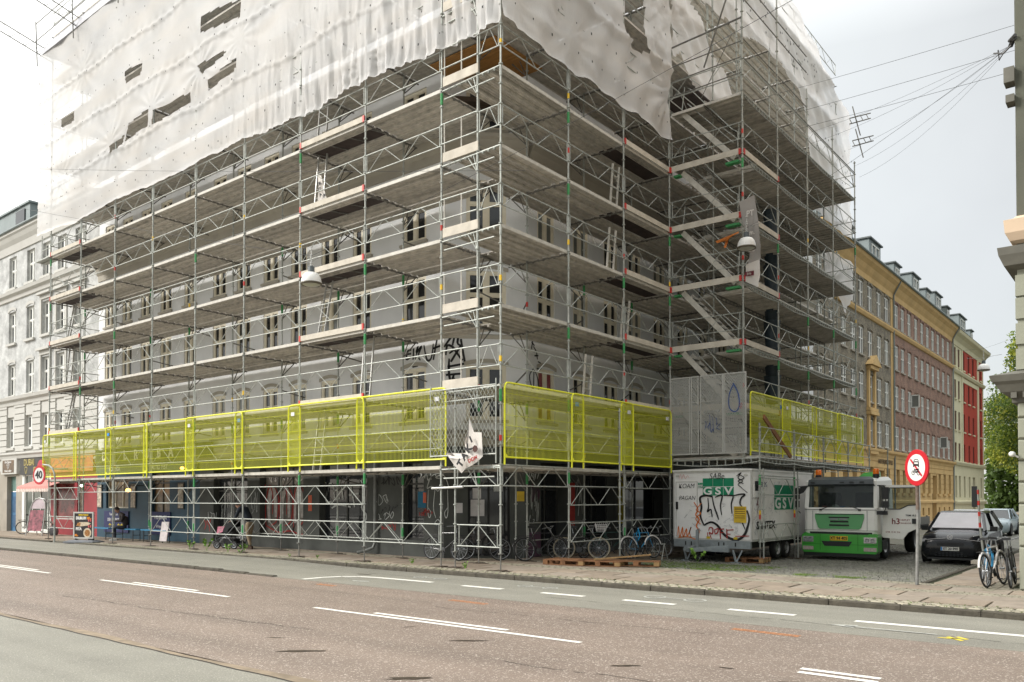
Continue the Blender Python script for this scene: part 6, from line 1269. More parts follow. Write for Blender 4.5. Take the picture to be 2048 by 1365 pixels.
for tx, x, z, s in (('SANTEX',1.1,1.12,.34),): me = text_mesh(tx, s, .002, .008, sx=1.2, shear=.1); me.materials.append(m_gk); p = SD @ Vector((x,-.012,z)); link('lettering', me, TR, p, R(90))
me = text_mesh('ELOS', .2, .002, .002, sx=1.1); me.materials.append(M('navy_marker', (.05,.06,.12))); link('lettering', me, TR, SD @ Vector((.95,-.012,2.4)), R(90))
mb = MB(); mb.box(2.06,2.46,-.028,-.020,1.22,1.72); o = part('notice', mb, m_yp, TR, label='yellow notice on the trailer front'); mb = MB()
for z in (1.66,1.62,1.56,1.50,1.42,1.36): mb.box(2.10,2.42,-.031,-.0285,z,z+.018)
part('notice_print', mb, M('notice_print', (.10,.05,.02)), o)
for x in (1.15, 2.05): mb = MB(); mb.box(x,x+.12,-.03,-.02,.70,.77); part('reflector', mb, M('amber_reflector', (.55,.40,.02), rough=.3), TR)
for x in (.08, 2.38): mb = MB(); mb.box(x,x+.12,-.02,-.0,2.66,2.72); part('vent', mb, m_alu, TR)
mb = MB(); mb.box(.02,w-.02,-.05,.06,.42,.66); part('front_beam', mb, m_chs, TR)
for x in (.42,.62,1.55,1.72,2.1): mb = MB(); mb.box(x,x+.04,-.056,-.051,.48,.60); part('bolt_slot', mb, m_black, TR)
mb = MB(); mb.bar((.9,-.05,.46),(.86,-.75,.36),.1,.12); mb.bar((1.9,-.05,.46),(.95,-.75,.36),.1,.12); mb.bar((.55,-.35,.38),(2.05,-.35,.38),.12,.12); part('drawbar', mb, m_chs, TR)
for x in (.45, 2.1): mb = MB(); mb.bar((x,-.2,.38),(x+.12,-.25,.03),.05); mb.bar((x+.3,-.2,.38),(x+.14,-.25,.03),.04); mb.box(x-.02,x+.26,-.36,-.14,-.02,.02); part('support_leg', mb, m_chs, TR)
mb = MB(); mb.box(.97,1.05,-.42,-.34,.35,.98); mb.tube([(1.0,-.38,.98),(1.1,-.42,1.02),(1.12,-.42,.95)], .018, 6); part('jack_post', mb, m_chs, TR); o = wheel(TR, (1.08,-.45,.13), .13, .07, 'x', .5, nm='jockey_wheel')
for y in (2.35, 3.15): wheel(TR, (w-.16,y,.33), .33, .2)
for y in (2.35, 3.15): wheel(TR, (.16,y,.33), .33, .2)
mb = MB(); mb.box(w-.30,w-.02,1.85,3.65,.62,.655); mb.box(.1,w-.35,.3,ln-.1,.40,.62); part('undercarriage', mb, M('dark_underside', (.03,.03,.03)), TR)
# ================================================================ TRUCK
TK = thing('flatbed_truck', 'white truck with green bumper and grille and its driver door wide open', 'truck', (4.44, 12.15, -.215)); hw = 1.19
m_tkw = M('truck_white_paint', (.78,.77,.73), rough=.32, var=.03, sc=3, coat=.3, grime=.15, gsc=2, gcol=(.5,.48,.44)); m_tkg = M('truck_green_paint', (.055,.34,.045), rough=.32, var=.05, sc=3, coat=.3, grime=.2, gsc=2, gcol=(.04,.22,.04)); m_tkg2 = M('truck_grille_green', (.12,.36,.15), rough=.4, var=.04, sc=3); m_blk = M('black_plastic', (.018,.019,.02), rough=.45, var=.1); m_gry = M('dark_grey_visor', (.055,.065,.07), rough=.35); m_chr = M('headlight_chrome', (.55,.56,.56), rough=.15, metal=.6, var=.3, sc=30)
def ring(w_, y, z): return w_, y, z
# cab shell: lofted sections from the front backwards (narrower at the top)
mb = MB(); sec = []
for (y0, z, ww) in ((0.0,.78,1.14),(-.03,1.05,1.17),(-.02,1.55,1.17)): pass
def cabring(z, wf, yf, rad=.10):
    pts = []
    for sx_ in (1, -1): pass
    P2 = [(-wf+rad, yf), (wf-rad, yf), (wf-.02, yf+rad*.5), (wf, yf+rad*1.6), (wf, 1.9), (-wf, 1.9), (-wf, yf+rad*1.6), (-wf+.02, yf+rad*.5)]
    return [(x, y, z) for x, y in P2]
mb.loft([cabring(.76,1.15,.02), cabring(.95,1.17,-.01), cabring(1.62,1.17,.0), cabring(1.70,1.165,.02)]); part('lower_cab', mb, m_tkw, TK, fix=True)
mb = MB(); 
for s in (-1, 1):   # A pillars + roof sides
    mb.loft([[(s*1.165,.03,1.69),(s*1.03,.05,1.69),(s*1.03,.16,1.69),(s*1.165,.22,1.69)],[(s*1.13,.10,2.45),(s*1.02,.12,2.45),(s*1.02,.24,2.45),(s*1.13,.30,2.45)]])
    mb.loft([[(s*1.165,1.5,1.69),(s*1.10,1.5,1.69),(s*1.10,1.9,1.69),(s*1.165,1.9,1.69)],[(s*1.13,1.4,2.45),(s*1.05,1.4,2.45),(s*1.05,1.9,2.45),(s*1.13,1.9,2.45)]])
mb.loft([[(-1.14,.09,2.44),(1.14,.09,2.44),(1.14,1.9,2.44),(-1.14,1.9,2.44)],[(-1.13,.08,2.56),(1.13,.08,2.56),(1.13,1.9,2.62),(-1.13,1.9,2.62)],[(-1.03,.18,2.66),(1.03,.18,2.66),(1.03,1.85,2.74),(-1.03,1.85,2.74)]]); mb.box(-1.12,1.12,1.86,1.9,1.69,2.45)
part('upper_cab', mb, m_tkw, TK, fix=True)
mb = MB(); mb.add([(-1.06,.045,1.66),(1.06,.045,1.66),(1.03,.125,2.44),(-1.03,.125,2.44),(-1.06,.06,1.66),(1.06,.06,1.66),(1.03,.14,2.44),(-1.03,.14,2.44)], [(0,1,2,3),(4,7,6,5),(0,4,5,1),(2,6,7,3)]); part('windscreen', mb, glass_mat('truck_glass', (.02,.025,.025), .6, .03), TK)
mb = MB(); mb.box(-1.1,1.1,.5,1.8,1.55,1.6); mb.box(-.9,-.3,.7,1.2,1.6,2.2); mb.box(.3,.9,.7,1.2,1.6,2.2); part('cab_interior', mb, M('dark_cab_interior', (.03,.033,.03), rough=.8), TK)
mb = MB(); mb.lathe([(.001,.19),(.10,.17),(.15,.08),(.15,.0)], 12, (-.25,.35,1.62)); part('helmet', mb, m_white, TK, smooth=True)
for i, (x, c) in enumerate(((-.55,(.4,.05,.03)),(-.42,(.5,.45,.4)),(-.05,(.05,.2,.5)),(.05,(.6,.6,.6)),(.25,(.5,.4,.2)),(-.65,(.35,.05,.03)),(.75,(.02,.22,.2)))): mb = MB(); mb.box(x,x+.12,.2,.36,1.66,1.72+.02*(i % 3)); part('dashboard_clutter', mb, M('clutter_%s' % 'abcdefg'[i], c), TK)
mb = MB(); 
mb.add([(-1.04,.00,2.47),(1.04,.00,2.47),(1.08,.10,2.40),(-1.08,.10,2.40),(-1.04,.06,2.62),(1.04,.06,2.62),(.9,.3,2.72),(-.9,.3,2.72)], [(0,1,5,4),(0,3,2,1),(4,5,6,7),(0,4,7,3),(1,2,6,5)]); part('sun_visor', mb, m_gry, TK)
for x in (-.95,-.0,.3,.62): mb = MB(); mb.box(x,x+.14,-.01,.02,2.52,2.55); part('marker_light', mb, m_blk, TK)
mb = MB(); mb.prism([(-.80,1.50),(-.80,1.36),(-.70,1.04),(-.64,1.0),(.60,1.0),(.66,1.04),(.76,1.36),(.76,1.50)], -.045, .0, 'y'); part('grille_panel', mb, m_tkg2, TK, fix=True)
mb = MB(); mb.box(-.885,-.875,-.018,.02,.95,1.60); mb.box(.845,.855,-.018,.02,.95,1.60); mb.box(-1.165,1.165,-.016,.02,.955,.962); mb.box(-1.15,1.15,-.012,.02,1.625,1.64); part('panel_gaps', mb, m_blk, TK)
mb = MB(); mb.box(-.35,.31,-.06,-.046,1.36,1.40); mb.box(-.30,.28,-.062,-.046,1.22,1.27); mb.box(-.33,.30,-.062,-.046,1.10,1.15); mb.box(-.78,.74,-.062,-.046,1.475,1.50); part('grille_slots', mb, m_blk, TK)
mb = MB(); mb.box(-.30,-.05,-.066,-.047,1.30,1.345); mb.box(.0,.25,-.066,-.047,1.30,1.345); part('grille_badge', mb, m_rim2, TK)
mb = MB(); mb.box(-.98,1.0,-.02,.03,.83,.90); part('panel_gap', mb, m_blk, TK)
mb = MB(); P3 = [(-1.20,.30),(-1.14,.22),(1.14,.22),(1.20,.30),(1.20,.80),(1.10,.87),(.95,.83),(-.95,.83),(-1.10,.87),(-1.20,.80)]; mb.prism(P3, -.14, .35, 'y'); part('bumper', mb, m_tkg, TK, fix=True)
mb = MB(); mb.prism([(-.56,.60),(-.46,.44),(.32,.44),(.42,.60)], -.15, -.139, 'y'); part('bumper_intake', mb, m_blk, TK, fix=True); mb = MB(); mb.box(-1.19,1.19,-.146,-.139,.495,.502); mb.box(-.60,-.594,-.147,-.139,.3,.88); mb.box(.594,.60,-.147,-.139,.3,.88); part('bumper_seams', mb, M('dark_green_gap', (.01,.06,.01)), TK)
mb = MB(); mb.box(-1.16,1.16,-.10,.3,.10,.219); part('lower_valance', mb, m_blk, TK)
for s in (-1, 1):
    a = (-1.17,-.82) if s < 0 else (.78,1.17); mb = MB(); mb.box(a[0],a[1],-.155,-.139,.56,.75); o = part('headlight', mb, m_chr, TK); mb = MB()
    for k in (.28, .7): mb.lathe([(.06,-.02),(.045,.0),(.001,.005)], 10, (a[0]+(a[1]-a[0])*k,-.157,.655), 'y')
    part('lamp_bowl', mb, glass_mat('lamp_glass', (.25,.26,.26), rough=.05), o); mb = MB(); mb.box(a[0],a[1],-.155,-.139,.30,.42); part('fog_light', mb, M('fog_lens', (.42,.36,.33), rough=.2, var=.2, sc=20), TK)
def plate(parent, txt, x, y, z, w_, h_, bgc, s, col=None, blue=True):
    mb = MB(); mb.box(x-w_/2,x+w_/2,y-.012,y,z-h_/2,z+h_/2); o = part('number_plate', mb, bgc, parent); me = text_mesh(txt, s, .002, .003, sx=.92); me.materials.append(m_gk); link('lettering', me, o, (x+(.02 if blue else 0),y-.016,z)); 
    if blue: mb = MB(); mb.box(x-w_/2+.003,x-w_/2+.045,y-.015,y-.0125,z-h_/2+.004,z+h_/2-.004); part('blue_band', mb, m_tagb, o)
plate(TK, 'XT 94 405', .0, -.142, .70, .56, .15, M('yellow_plate', (.62,.40,.02), rough=.4), .135, blue=False)
for x in (-.62, .62): mb = MB(); mb.tube([(x,-.0,1.64),(x*.5,.03,1.75)], .014, 4); mb.box(x-.04,x+.04,-.04,.0,1.6,1.66); part('wiper', mb, m_blk, TK)
for x in (-.85, 1.0): mb = MB(); mb.lathe([(.001,2.98),(.09,2.97),(.10,2.80),(.06,2.74)], 12, (x,.5,0)); part('beacon', mb, M('amber_beacon', (.75,.16,.01), rough=.25), TK, smooth=True)
mb = MB(); mb.lathe([(.10,2.80),(.11,2.70),(.06,2.66)], 12, (-.85,.5,0)); mb.lathe([(.10,2.80),(.11,2.70),(.06,2.66)], 12, (1.0,.5,0)); part('beacon_base', mb, m_blk, TK)
mb = MB(); mb.loft([[(.25,.9,2.66),(.95,.9,2.66),(.95,1.3,2.66),(.25,1.3,2.66)],[(.5,.95,2.86),(.95,.95,2.90),(.95,1.2,2.90),(.5,1.2,2.86)]]); part('crane_part', mb, m_tkg, TK)
for s in (-1, 1):   # mirrors
    mb = MB(); mb.tube([(s*1.14,.12,2.42),(s*1.36,.0,2.40),(s*1.42,-.03,2.3),(s*1.42,-.03,1.66),(s*1.3,.02,1.5)], .016, 6); part('mirror_arm', mb, m_blk, TK)
    mb = MB(); mb.box(s*1.42-.10,s*1.42+.10,-.08,.02,1.98,2.36); mb.box(s*1.42-.09,s*1.42+.09,-.08,.02,1.70,1.92); part('mirror', mb, m_blk, TK)
mb = MB(); mb.loft([[(-1.3,.0,2.40),(-1.05,.05,2.44),(-1.05,.12,2.44),(-1.3,.08,2.40)],[(-1.34,.0,2.14),(-1.22,.05,2.2),(-1.22,.1,2.2),(-1.34,.06,2.14)]]); part('kerb_mirror', mb, m_blk, TK); mb = MB(); mb.box(1.14,1.45,.0,.1,1.48,1.60); part('mirror_foot', mb, m_blk, TK)
# open driver door, seen flat on
D_ = MB(); outer = [(0,.82),(.02,.74),(.62,.70),(.78,.92),(1.02,1.04),(1.12,1.06),(1.14,1.7),(1.12,2.42),(.12,2.44),(.03,1.85)]; win = [(.18,1.66),(.55,1.66),(.78,1.78),(1.04,1.80),(1.04,2.34),(.24,2.34)]
def plate_with_hole(mb, outer, hole, y0, y1):
    # split in strips between matching points
    n = len(outer); m = len(hole)
    def near(p): return min(range(m), key=lambda i: (hole[i][0]-p[0])**2+(hole[i][1]-p[1])**2)
    nb = [near(p) for p in outer]
    for y, fl in ((y0, False), (y1, True)):
        for i in range(n):
            a, b = outer[i], outer[(i+1) % n]; ha, hb = nb[i], nb[(i+1) % n]; pts = [a, b, hole[hb]]
            k = hb; seq = [hole[hb]]
            while k != ha and len(seq) < m+1:
                k = (k-1) % m if ((hb-ha) % m) <= m/2 else (k+1) % m; seq.append(hole[k])
            v = [(p[0], y, p[1]) for p in [a, b]+seq]; 
            mb.add(v, [tuple(range(len(v)))] if not fl else [tuple(range(len(v)-1, -1, -1))])
    for ring_ in (outer, hole):
        q = len(ring_); mb.add([(p[0],y0,p[1]) for p in ring_]+[(p[0],y1,p[1]) for p in ring_], [(i,(i+1) % q,q+(i+1) % q,q+i) for i in range(q)])
plate_with_hole(D_, outer, win, 0, .07); dr = part('door', D_, m_tkw, TK, (1.19,.42,0)); D2 = MB(); D2.prism(win, .03, .04, 'y'); part('door_glass', D2, glass_mat('clear_glass', (.03,.04,.04), .75, .03), dr)
D3 = MB(); 
for i in range(len(win)): a, b = win[i], win[(i+1) % len(win)]; D3.bar((a[0],-.004,a[1]),(b[0],-.004,b[1]),.02,.03)
part('window_seal', D3, m_blk, dr); D4 = MB(); D4.box(.90,1.06,-.03,-.001,1.20,1.36); part('door_handle', D4, m_blk, dr); D5 = MB(); D5.box(-.06,.16,-.06,.0,1.5,1.6); part('mirror_foot', D5, m_blk, dr)
m_dk = M('maroon_lettering', (.22,.03,.03)); lettering('h3', .26, m_dk, dr, (.42,-.004,1.26), bold=.004); lettering('HEPLEY', .085, m_dk, dr, (.70,-.004,1.31)); lettering('Entreprenør', .065, m_dk, dr, (.72,-.004,1.22)); lettering('TGM 18.250', .075, m_gk, dr, (.90,-.004,1.46), bold=.002); lettering('CVR 12 01 216', .07, m_dk, dr, (.33,-.004,.92))
for x in (-.95, .95): wheel(TK, (x,1.3,.47), .47, .30, 'x', .56)
for x in (-.95, .95): wheel(TK, (x,5.4,.47), .47, .34, 'x', .56)
mb = MB(); mb.box(-.45,.45,.3,6.8,.62,.86); mb.box(-1.2,1.2,2.1,7.0,.88,1.02); part('chassis', mb, M('dark_chassis', (.035,.03,.028), rough=.8), TK)
mb = MB(); 
for y in (2.2,3.6,5.0,6.8): mb.box(1.14,1.2,y,y+.08,1.021,1.35)
mb.box(1.205,1.235,2.1,7.0,1.03,1.32); mb.box(-1.235,-1.205,2.1,7.0,1.03,1.32); part('drop_side', mb, M('grey_drop_side', (.16,.15,.13), rough=.6, var=.2, sc=4), TK)
mb = MB(); mb.box(1.0,1.22,.35,.9,.35,.62); part('step', mb, m_blk, TK); mb = MB(); mb.box(.9,1.19,-.05,.3,.35,.85); part('side_panel', mb, m_tkg, TK)
mb = MB(); mb.box(-1.1,1.1,2.05,2.12,1.02,2.0); 
for x in (-1.1,-.4,.3,1.06): mb.box(x,x+.05,2.04,2.1,1.02,2.3)
part('headboard', mb, M('grey_drop_side', (.16,.15,.13), rough=.6, var=.2, sc=4), TK)
# ================================================================ CARS
def car(name, label, cat, x, y, z, rz, paint, L_=4.3, W_=1.82, H=1.55, suv=True, detail=False, group=None):
    t = thing(name, label, cat, (x, y, z), rz, group); hw = W_/2; g = .17; kz = H/1.6
    # longitudinal profile: (y, z_low, z_belt, half width)
    sec = [(0.0,.30,.62,.70),(.03,.20,.74,.84),(.16,g,.86,.93),(.5,g,.93,.985),(1.0,g,1.0,1.0),(1.25,g,1.02,1.0),(2.2,g,1.02,1.0),(3.3,g,1.04,1.0),(3.9,g,1.05,.97),(L_-.08,.22,1.0,.90),(L_,.35,.90,.80)]
    rings = []
    for (yy, z0, z1, k) in sec:
        w_ = hw*k; z1 *= kz; m_ = z0+(z1-z0)*.5; rings.append([(-w_*.86,yy,z0),(w_*.86,yy,z0),(w_*.98,yy,z0+.12),(w_,yy,m_),(w_*.97,yy,z1-.12),(w_*.90,yy,z1-.02),(w_*.5,yy,z1+.03),(-w_*.5,yy,z1+.03),(-w_*.90,yy,z1-.02),(-w_*.97,yy,z1-.12),(-w_,yy,m_),(-w_*.98,yy,z0+.12)])
    mb = MB(); mb.loft(rings); body = part('body', mb, paint, t, smooth=True, fix=True)
    def gh(y0, yr0, yr1, y1, inset, zb, zt, wb, wt): return [[(-wb,y0,zb),(wb,y0,zb),(wb,y1,zb),(-wb,y1,zb)],[(-wt,yr0,zt),(wt,yr0,zt),(wt,yr1,zt),(-wt,yr1,zt)]]
    zb, zt = .99*kz, 1.52*kz; wb, wt = hw*.90, hw*.70; y0, yr0, yr1, y1 = 1.02, 1.72, L_-1.0 if suv else L_-1.5, L_-.18 if suv else L_-.7
    mb = MB(); mb.loft(gh(y0, yr0, yr1, y1, 0, zb, zt, wb, wt)); part('glasshouse', mb, glass_mat('car_glass', (.022,.026,.028), rough=.04), t, fix=True)
    mb = MB(); mb.loft([[(-wt-.02,yr0-.03,zt-.01),(wt+.02,yr0-.03,zt-.01),(wt+.02,yr1+.03,zt-.01),(-wt-.02,yr1+.03,zt-.01)],[(-wt*.92,yr0+.1,zt+.06),(wt*.92,yr0+.1,zt+.06),(wt*.92,yr1-.05,zt+.06),(-wt*.92,yr1-.05,zt+.06)]]); part('roof', mb, paint, t, smooth=False)
    for s in (-1, 1):
        mb = MB(); mb.bar((s*(wb+.005),y0,zb),(s*(wt+.01),yr0,zt),.05,.06); mb.bar((s*(wb+.005),2.35,zb),(s*(wt+.01),2.45,zt),.03,.09); mb.bar((s*(wb+.005),y1,zb),(s*(wt+.01),yr1,zt),.06,.14); part('pillar', mb, paint, t)
        mb = MB(); mb.box(s*hw*1.0-.02 if s > 0 else s*hw-.18, s*hw+.18 if s > 0 else s*hw+.02, 1.28, 1.38, zb-.02, zb+.13); part('mirror', mb, m_blk if detail else paint, t)
        for yy in (.82, L_-.85):
            mb = MB(); mb.lathe([(.38,-.005),(.38,.005)], 18, (s*(hw*1.0+.002),yy,.34), 'x'); mb.add([(s*(hw+.004),yy+.385*math.cos(a*math.pi/10),.34+.385*math.sin(a*math.pi/10)) for a in range(20)], [tuple(range(20))]); part('wheel_arch', mb, m_blk, t); wheel(t, (s*(hw-.08),yy,.33), .33, .22, 'x', .66)
    mb = MB(); mb.box(-hw*.72,hw*.72,.04,.3,.14,.24); part('lower_grille', mb, m_blk, t)
    for s in (-1, 1):
        a = sorted((s*hw*.50, s*hw*.88)); mb = MB(); mb.loft([[(a[0],.02,.66*kz),(a[1],.14,.70*kz),(a[1],.14,.80*kz),(a[0],.02,.74*kz)],[(a[0],.1,.66*kz),(a[1],.3,.70*kz),(a[1],.3,.80*kz),(a[0],.1,.74*kz)]]) 
        for v in range(1): part('headlight', mb, glass_mat('car_headlight', (.35,.36,.38), rough=.08), t)
    return t, hw
CB = M('black_car_paint', (.010,.011,.014), rough=.16, var=.05, coat=.25, spec=.3); CSV = M('silver_car_paint', (.40,.42,.43), rough=.28, metal=.3, var=.03, coat=.5); CW = M('white_car_paint', (.62,.63,.62), rough=.25, var=.03, coat=.5); CR = M('red_car_paint', (.42,.02,.02), rough=.25, var=.03, coat=.5); CG = M('grey_car_paint', (.10,.11,.12), rough=.25, var=.03, coat=.5); CLB = M('pale_blue_car_paint', (.38,.46,.50), rough=.25, var=.03, coat=.5)
V, hw = car('parked_car', 'black electric hatchback facing the camera beside the truck', 'car', 7.68, 12.15, -.215, 0, CB, 4.25, 1.78, 1.62, detail=True)
mb = MB(); mb.loft([[(-.72,1.07,1.06),(.72,1.07,1.06),(.56,1.70,1.53),(-.56,1.70,1.53)],[(-.72,1.10,1.03),(.72,1.10,1.03),(.56,1.73,1.50),(-.56,1.73,1.50)]]); part('sunshade', mb, M('silver_sunshade', (.60,.575,.60), rough=.35, var=.06, sc=4), V).location = (0,-.035,.02)
def ringpts(r, n=20): return [(r*math.cos(2*math.pi*k/n), r*math.sin(2*math.pi*k/n)) for k in range(n+1)]
mb = MB(Matrix.Translation((0,-.03,.83))); ribbon(mb, ringpts(.075), .012, 0, False); ribbon(mb, [(-.04,.055),(-.012,-.005),(0,.03)], .012, 0, False); ribbon(mb, [(.04,.055),(.012,-.005),(0,.03)], .012, 0, False); ribbon(mb, [(-.06,.03),(-.03,-.055),(0,.0),(.03,-.055),(.06,.03)], .012, 0, False); part('round_badge', mb, M('badge_chrome', (.6,.6,.62), rough=.2, metal=.5), V)
plate(V, 'ET 20 890', 0, -.03, .47, .50, .11, m_white, .105)
mb = MB(); mb.bar((-.8,.05,.72),(-.12,-.025,.80),.012); mb.bar((.8,.05,.72),(.12,-.025,.80),.012); part('light_strip', mb, M('badge_chrome', (.6,.6,.62)), V)
mb = MB(); mb.box(-.36,.36,-.02,.02,.56,.66); part('sensor_panel', mb, M('glossy_black', (.03,.033,.038), rough=.08), V); mb = MB()
for k in range(9):
    for q in range(3): mb.box(-.42+k*.1,-.36+k*.1,-.01+.01*abs(k-4)*.3,.03,.25+q*.05,.275+q*.05)
part('lower_mesh', mb, M('glossy_black', (.03,.033,.038)), V, kind='stuff')
for (x, y, rz, p, sz, lab) in ((9.9,19.0,0,CG,1.0,'dark silver car behind the black hatchback, next to the parked bicycles'),(5.8,24.5,0,CSV,1.05,'silver car with a rounded roof between the truck door and the black hatchback'),(10.2,28.0,0,CLB,1.05,'pale blue white car behind the dark silver one'),(8.0,33,0,CW,1.1,'white estate car further down the side street'),(7.7,41,0,CW,1.0,'small white car just above the roof of the black hatchback'),(11.5,38.5,0,CR,1.12,'red car mostly hidden near the right corner building'),(10.0,47,0,CLB,1.0,'distant pale car under the tree'),(5.2,36,0,CLB,1.0,'light blue car beyond the truck door'),(8.6,55,0,CG,1.0,'distant grey car in the side street')):
    car('parked_car', lab, 'car', x, y, -.27, rz, p, 4.3, 1.8, 1.5*sz, True, False, 'cars parked in the side street')
# ================================================================ BICYCLES
def bike(x, y, z, rz, lean, frame_m, label, basket=None, tyre=None, cover=False, group='bicycles leaning at the corner', fender=None, seat=None):
    t = thing('bicycle', label, 'bicycle', (x, y, z), 0, group); t.rotation_euler = (lean, 0, rz); r = .335; mt = tyre or m_tyre
    for cx in (-.52, .52):
        mb = MB(); pts = [(cx+(r-.018)*math.cos(a), 0, r+(r-.018)*math.sin(a)) for a in np.linspace(0, 2*math.pi, 25)]; mb.tube(pts, .020, 6, False); o = part('wheel', mb, mt, t, smooth=True)
        mb = MB(); mb.tube([(cx+(r-.045)*math.cos(a), 0, r+(r-.045)*math.sin(a)) for a in np.linspace(0, 2*math.pi, 21)], .006, 4, False)
        for k in range(14): a = k*2*math.pi/14; mb.bar((cx,.02*(-1)**k,r),(cx+(r-.05)*math.cos(a),0,r+(r-.05)*math.sin(a)), .004)
        mb.lathe([(.001,-.05),(.02,-.05),(.02,.05),(.001,.05)], 8, (cx,0,r), 'y'); part('rim_and_spokes', mb, m_rim2, o)
        if fender: mb = MB(); mb.tube([(cx+(r+.03)*math.cos(a), 0, r+(r+.03)*math.sin(a)) for a in np.linspace(.3, 2.9, 12)], .022, 5); part('mudguard', mb, fender, t)
    bb, st, hd, sd = Vector((-.08,0,.28)), Vector((-.24,0,.78)), Vector((.36,0,.80)), Vector((.40,0,.66)); mb = MB()
    for a, b, q in ((bb,st,.015),(st,hd,.014),(bb,sd,.017),(hd,sd,.019),((-.52,.0,r),bb,.010),((-.52,0,r),st-Vector((0,0,.05)),.009),(sd,(.52,0,r),.012)): mb.tube([a, b], q, 6)
    part('frame', mb, frame_m, t); mb = MB(); mb.tube([st, st+Vector((-.03,0,.16))], .013, 6); part('seat_post', mb, m_rim2, t)
    mb = MB(); s0 = st+Vector((-.03,0,.17)); mb.loft([[s0+Vector((-.13,-.08,0)),s0+Vector((-.13,.08,0)),s0+Vector((-.13,.08,.05)),s0+Vector((-.13,-.08,.05))],[s0+Vector((.0,-.05,0)),s0+Vector((.0,.05,0)),s0+Vector((.0,.05,.05)),s0+Vector((.0,-.05,.05))],[s0+Vector((.15,-.015,0)),s0+Vector((.15,.015,0)),s0+Vector((.15,.015,.04)),s0+Vector((.15,-.015,.04))]]); part('saddle', mb, seat or m_blk, t)
    mb = MB(); h0 = hd+Vector((-.03,0,.12)); mb.tube([hd, h0], .013, 6); mb.tube([h0+Vector((-.12,-.29,.03)),h0+Vector((.02,-.18,.06)),h0+Vector((.04,0,.0)),h0+Vector((.02,.18,.06)),h0+Vector((-.12,.29,.03))], .012, 6); part('handlebar', mb, m_rim2, t)
    mb = MB(); mb.lathe([(.001,-.04),(.09,-.035),(.09,-.03),(.001,-.02)], 14, tuple(bb), 'y'); mb.bar(bb+Vector((0,-.05,0)), bb+Vector((.10,-.05,-.13)), .02); mb.bar(bb+Vector((0,.05,0)), bb+Vector((-.10,.05,.13)), .02); mb.box(bb.x+.06,bb.x+.14,-.13,-.05,bb.z-.145,bb.z-.125); part('crankset', mb, m_blk, t)
    mb = MB(); mb.bar((-.75,-.05,.72),(-.22,-.05,.72),.012); mb.bar((-.75,.05,.72),(-.22,.05,.72),.012); mb.bar((-.7,.0,.72),(-.53,0,r),.012); part('rack', mb, m_blk, t)
    if basket:
        mb = MB()
        for k in range(5): zz = .86+k*.055; q = .13+.012*k; mb.tube([(.60-q,-q,zz),(.60+q,-q,zz),(.60+q,q,zz),(.60-q,q,zz),(.60-q,-q,zz)], .005, 4)
        for a in np.linspace(-1, 1, 7):
            for s in (-1, 1): mb.bar((.60+a*.13,s*.13,.86),(.60+a*.178,s*.178,1.08),.006); mb.bar((.60+s*.13,a*.13,.86),(.60+s*.178,a*.178,1.08),.006)
        part('basket', mb, basket, t)
    return t
m_bk = M('black_frame_paint', (.02,.02,.022), rough=.3, coat=.3, var=.05); m_bb2 = M('blue_frame_paint', (.02,.16,.30), rough=.35, coat=.3, var=.05); m_bwf = M('white_frame_paint', (.6,.58,.56), rough=.35, var=.05); m_tan = M('tan_tyre', (.32,.28,.20), rough=.8, var=.2, sc=20); m_bgr = M('dark_green_frame', (.02,.06,.05), rough=.35, var=.05)
bike(-3.55,1.75,0,R(3),R(-8),m_bk,'black bicycle leaning left of the corner entrance, behind two poles'); bike(-2.55,2.25,0,R(35),R(-10),m_bk,'black bicycle in front of the corner entrance door')
bike(-1.15,3.25,0,R(62),R(-9),m_bk,'black bicycle with pale rear tyre right of the corner pillar',tyre=None,fender=m_bk); bike(-.75,4.7,-.02,R(38),R(-14),m_bk,'bicycle with white wire basket behind the wooden pallets',basket=m_bwf,tyre=m_tan); bike(-.35,5.85,-.03,R(55),R(-8),m_bgr,'dark bicycle between the basket bicycle and the blue one')
bike(.35,6.35,-.05,R(75),R(-8),m_bb2,'blue bicycle with curved white handlebar nearest the trailer',fender=m_bwf); bike(.1,7.3,-.08,R(60),R(-6),m_bk,'dark bicycle half hidden behind the blue one'); bike(-14.6,1.75,0,R(10),R(-12),m_bk,'dark bicycle leaning behind the stroller')
bike(-.9,5.6,-.03,R(85),R(10),m_bgr,'bicycle with a red handlebar bag behind the basket bicycle')
bike(9.86,4.0,0,R(104),R(6),m_bb2,'blue bicycle with white handlebar left of the three at the right building',fender=m_bb2,group='bicycles at the right building'); bike(10.12,3.55,0,R(82),R(-6),m_bwf,'white bicycle in the middle of the three at the right building',fender=m_bwf,group='bicycles at the right building'); bike(10.40,3.75,0,R(93),R(-5),m_bk,'black bicycle squeezed against the right building',group='bicycles at the right building')
bike(-31.6,1.55,0,R(60),R(-10),m_bk,'bicycle parked behind the round topped board on the far left'); bike(-39.2,1.7,0,R(20),R(-8),m_bk,'bicycle at the left edge of the photo')
t = thing('lock_cable', 'bright blue cable lock hanging on the blue bicycle', 'lock', (.35,6.1,.8)); mb = MB(); mb.tube([(0,0,.1),(.05,.02,-.1),(.0,.05,-.25),(-.06,0,-.1),(.02,-.02,.08),(.07,0,-.18),(0,0,-.28)], .014, 5); part('cable', mb, M('bright_blue_cable', (.02,.30,.60)), t)
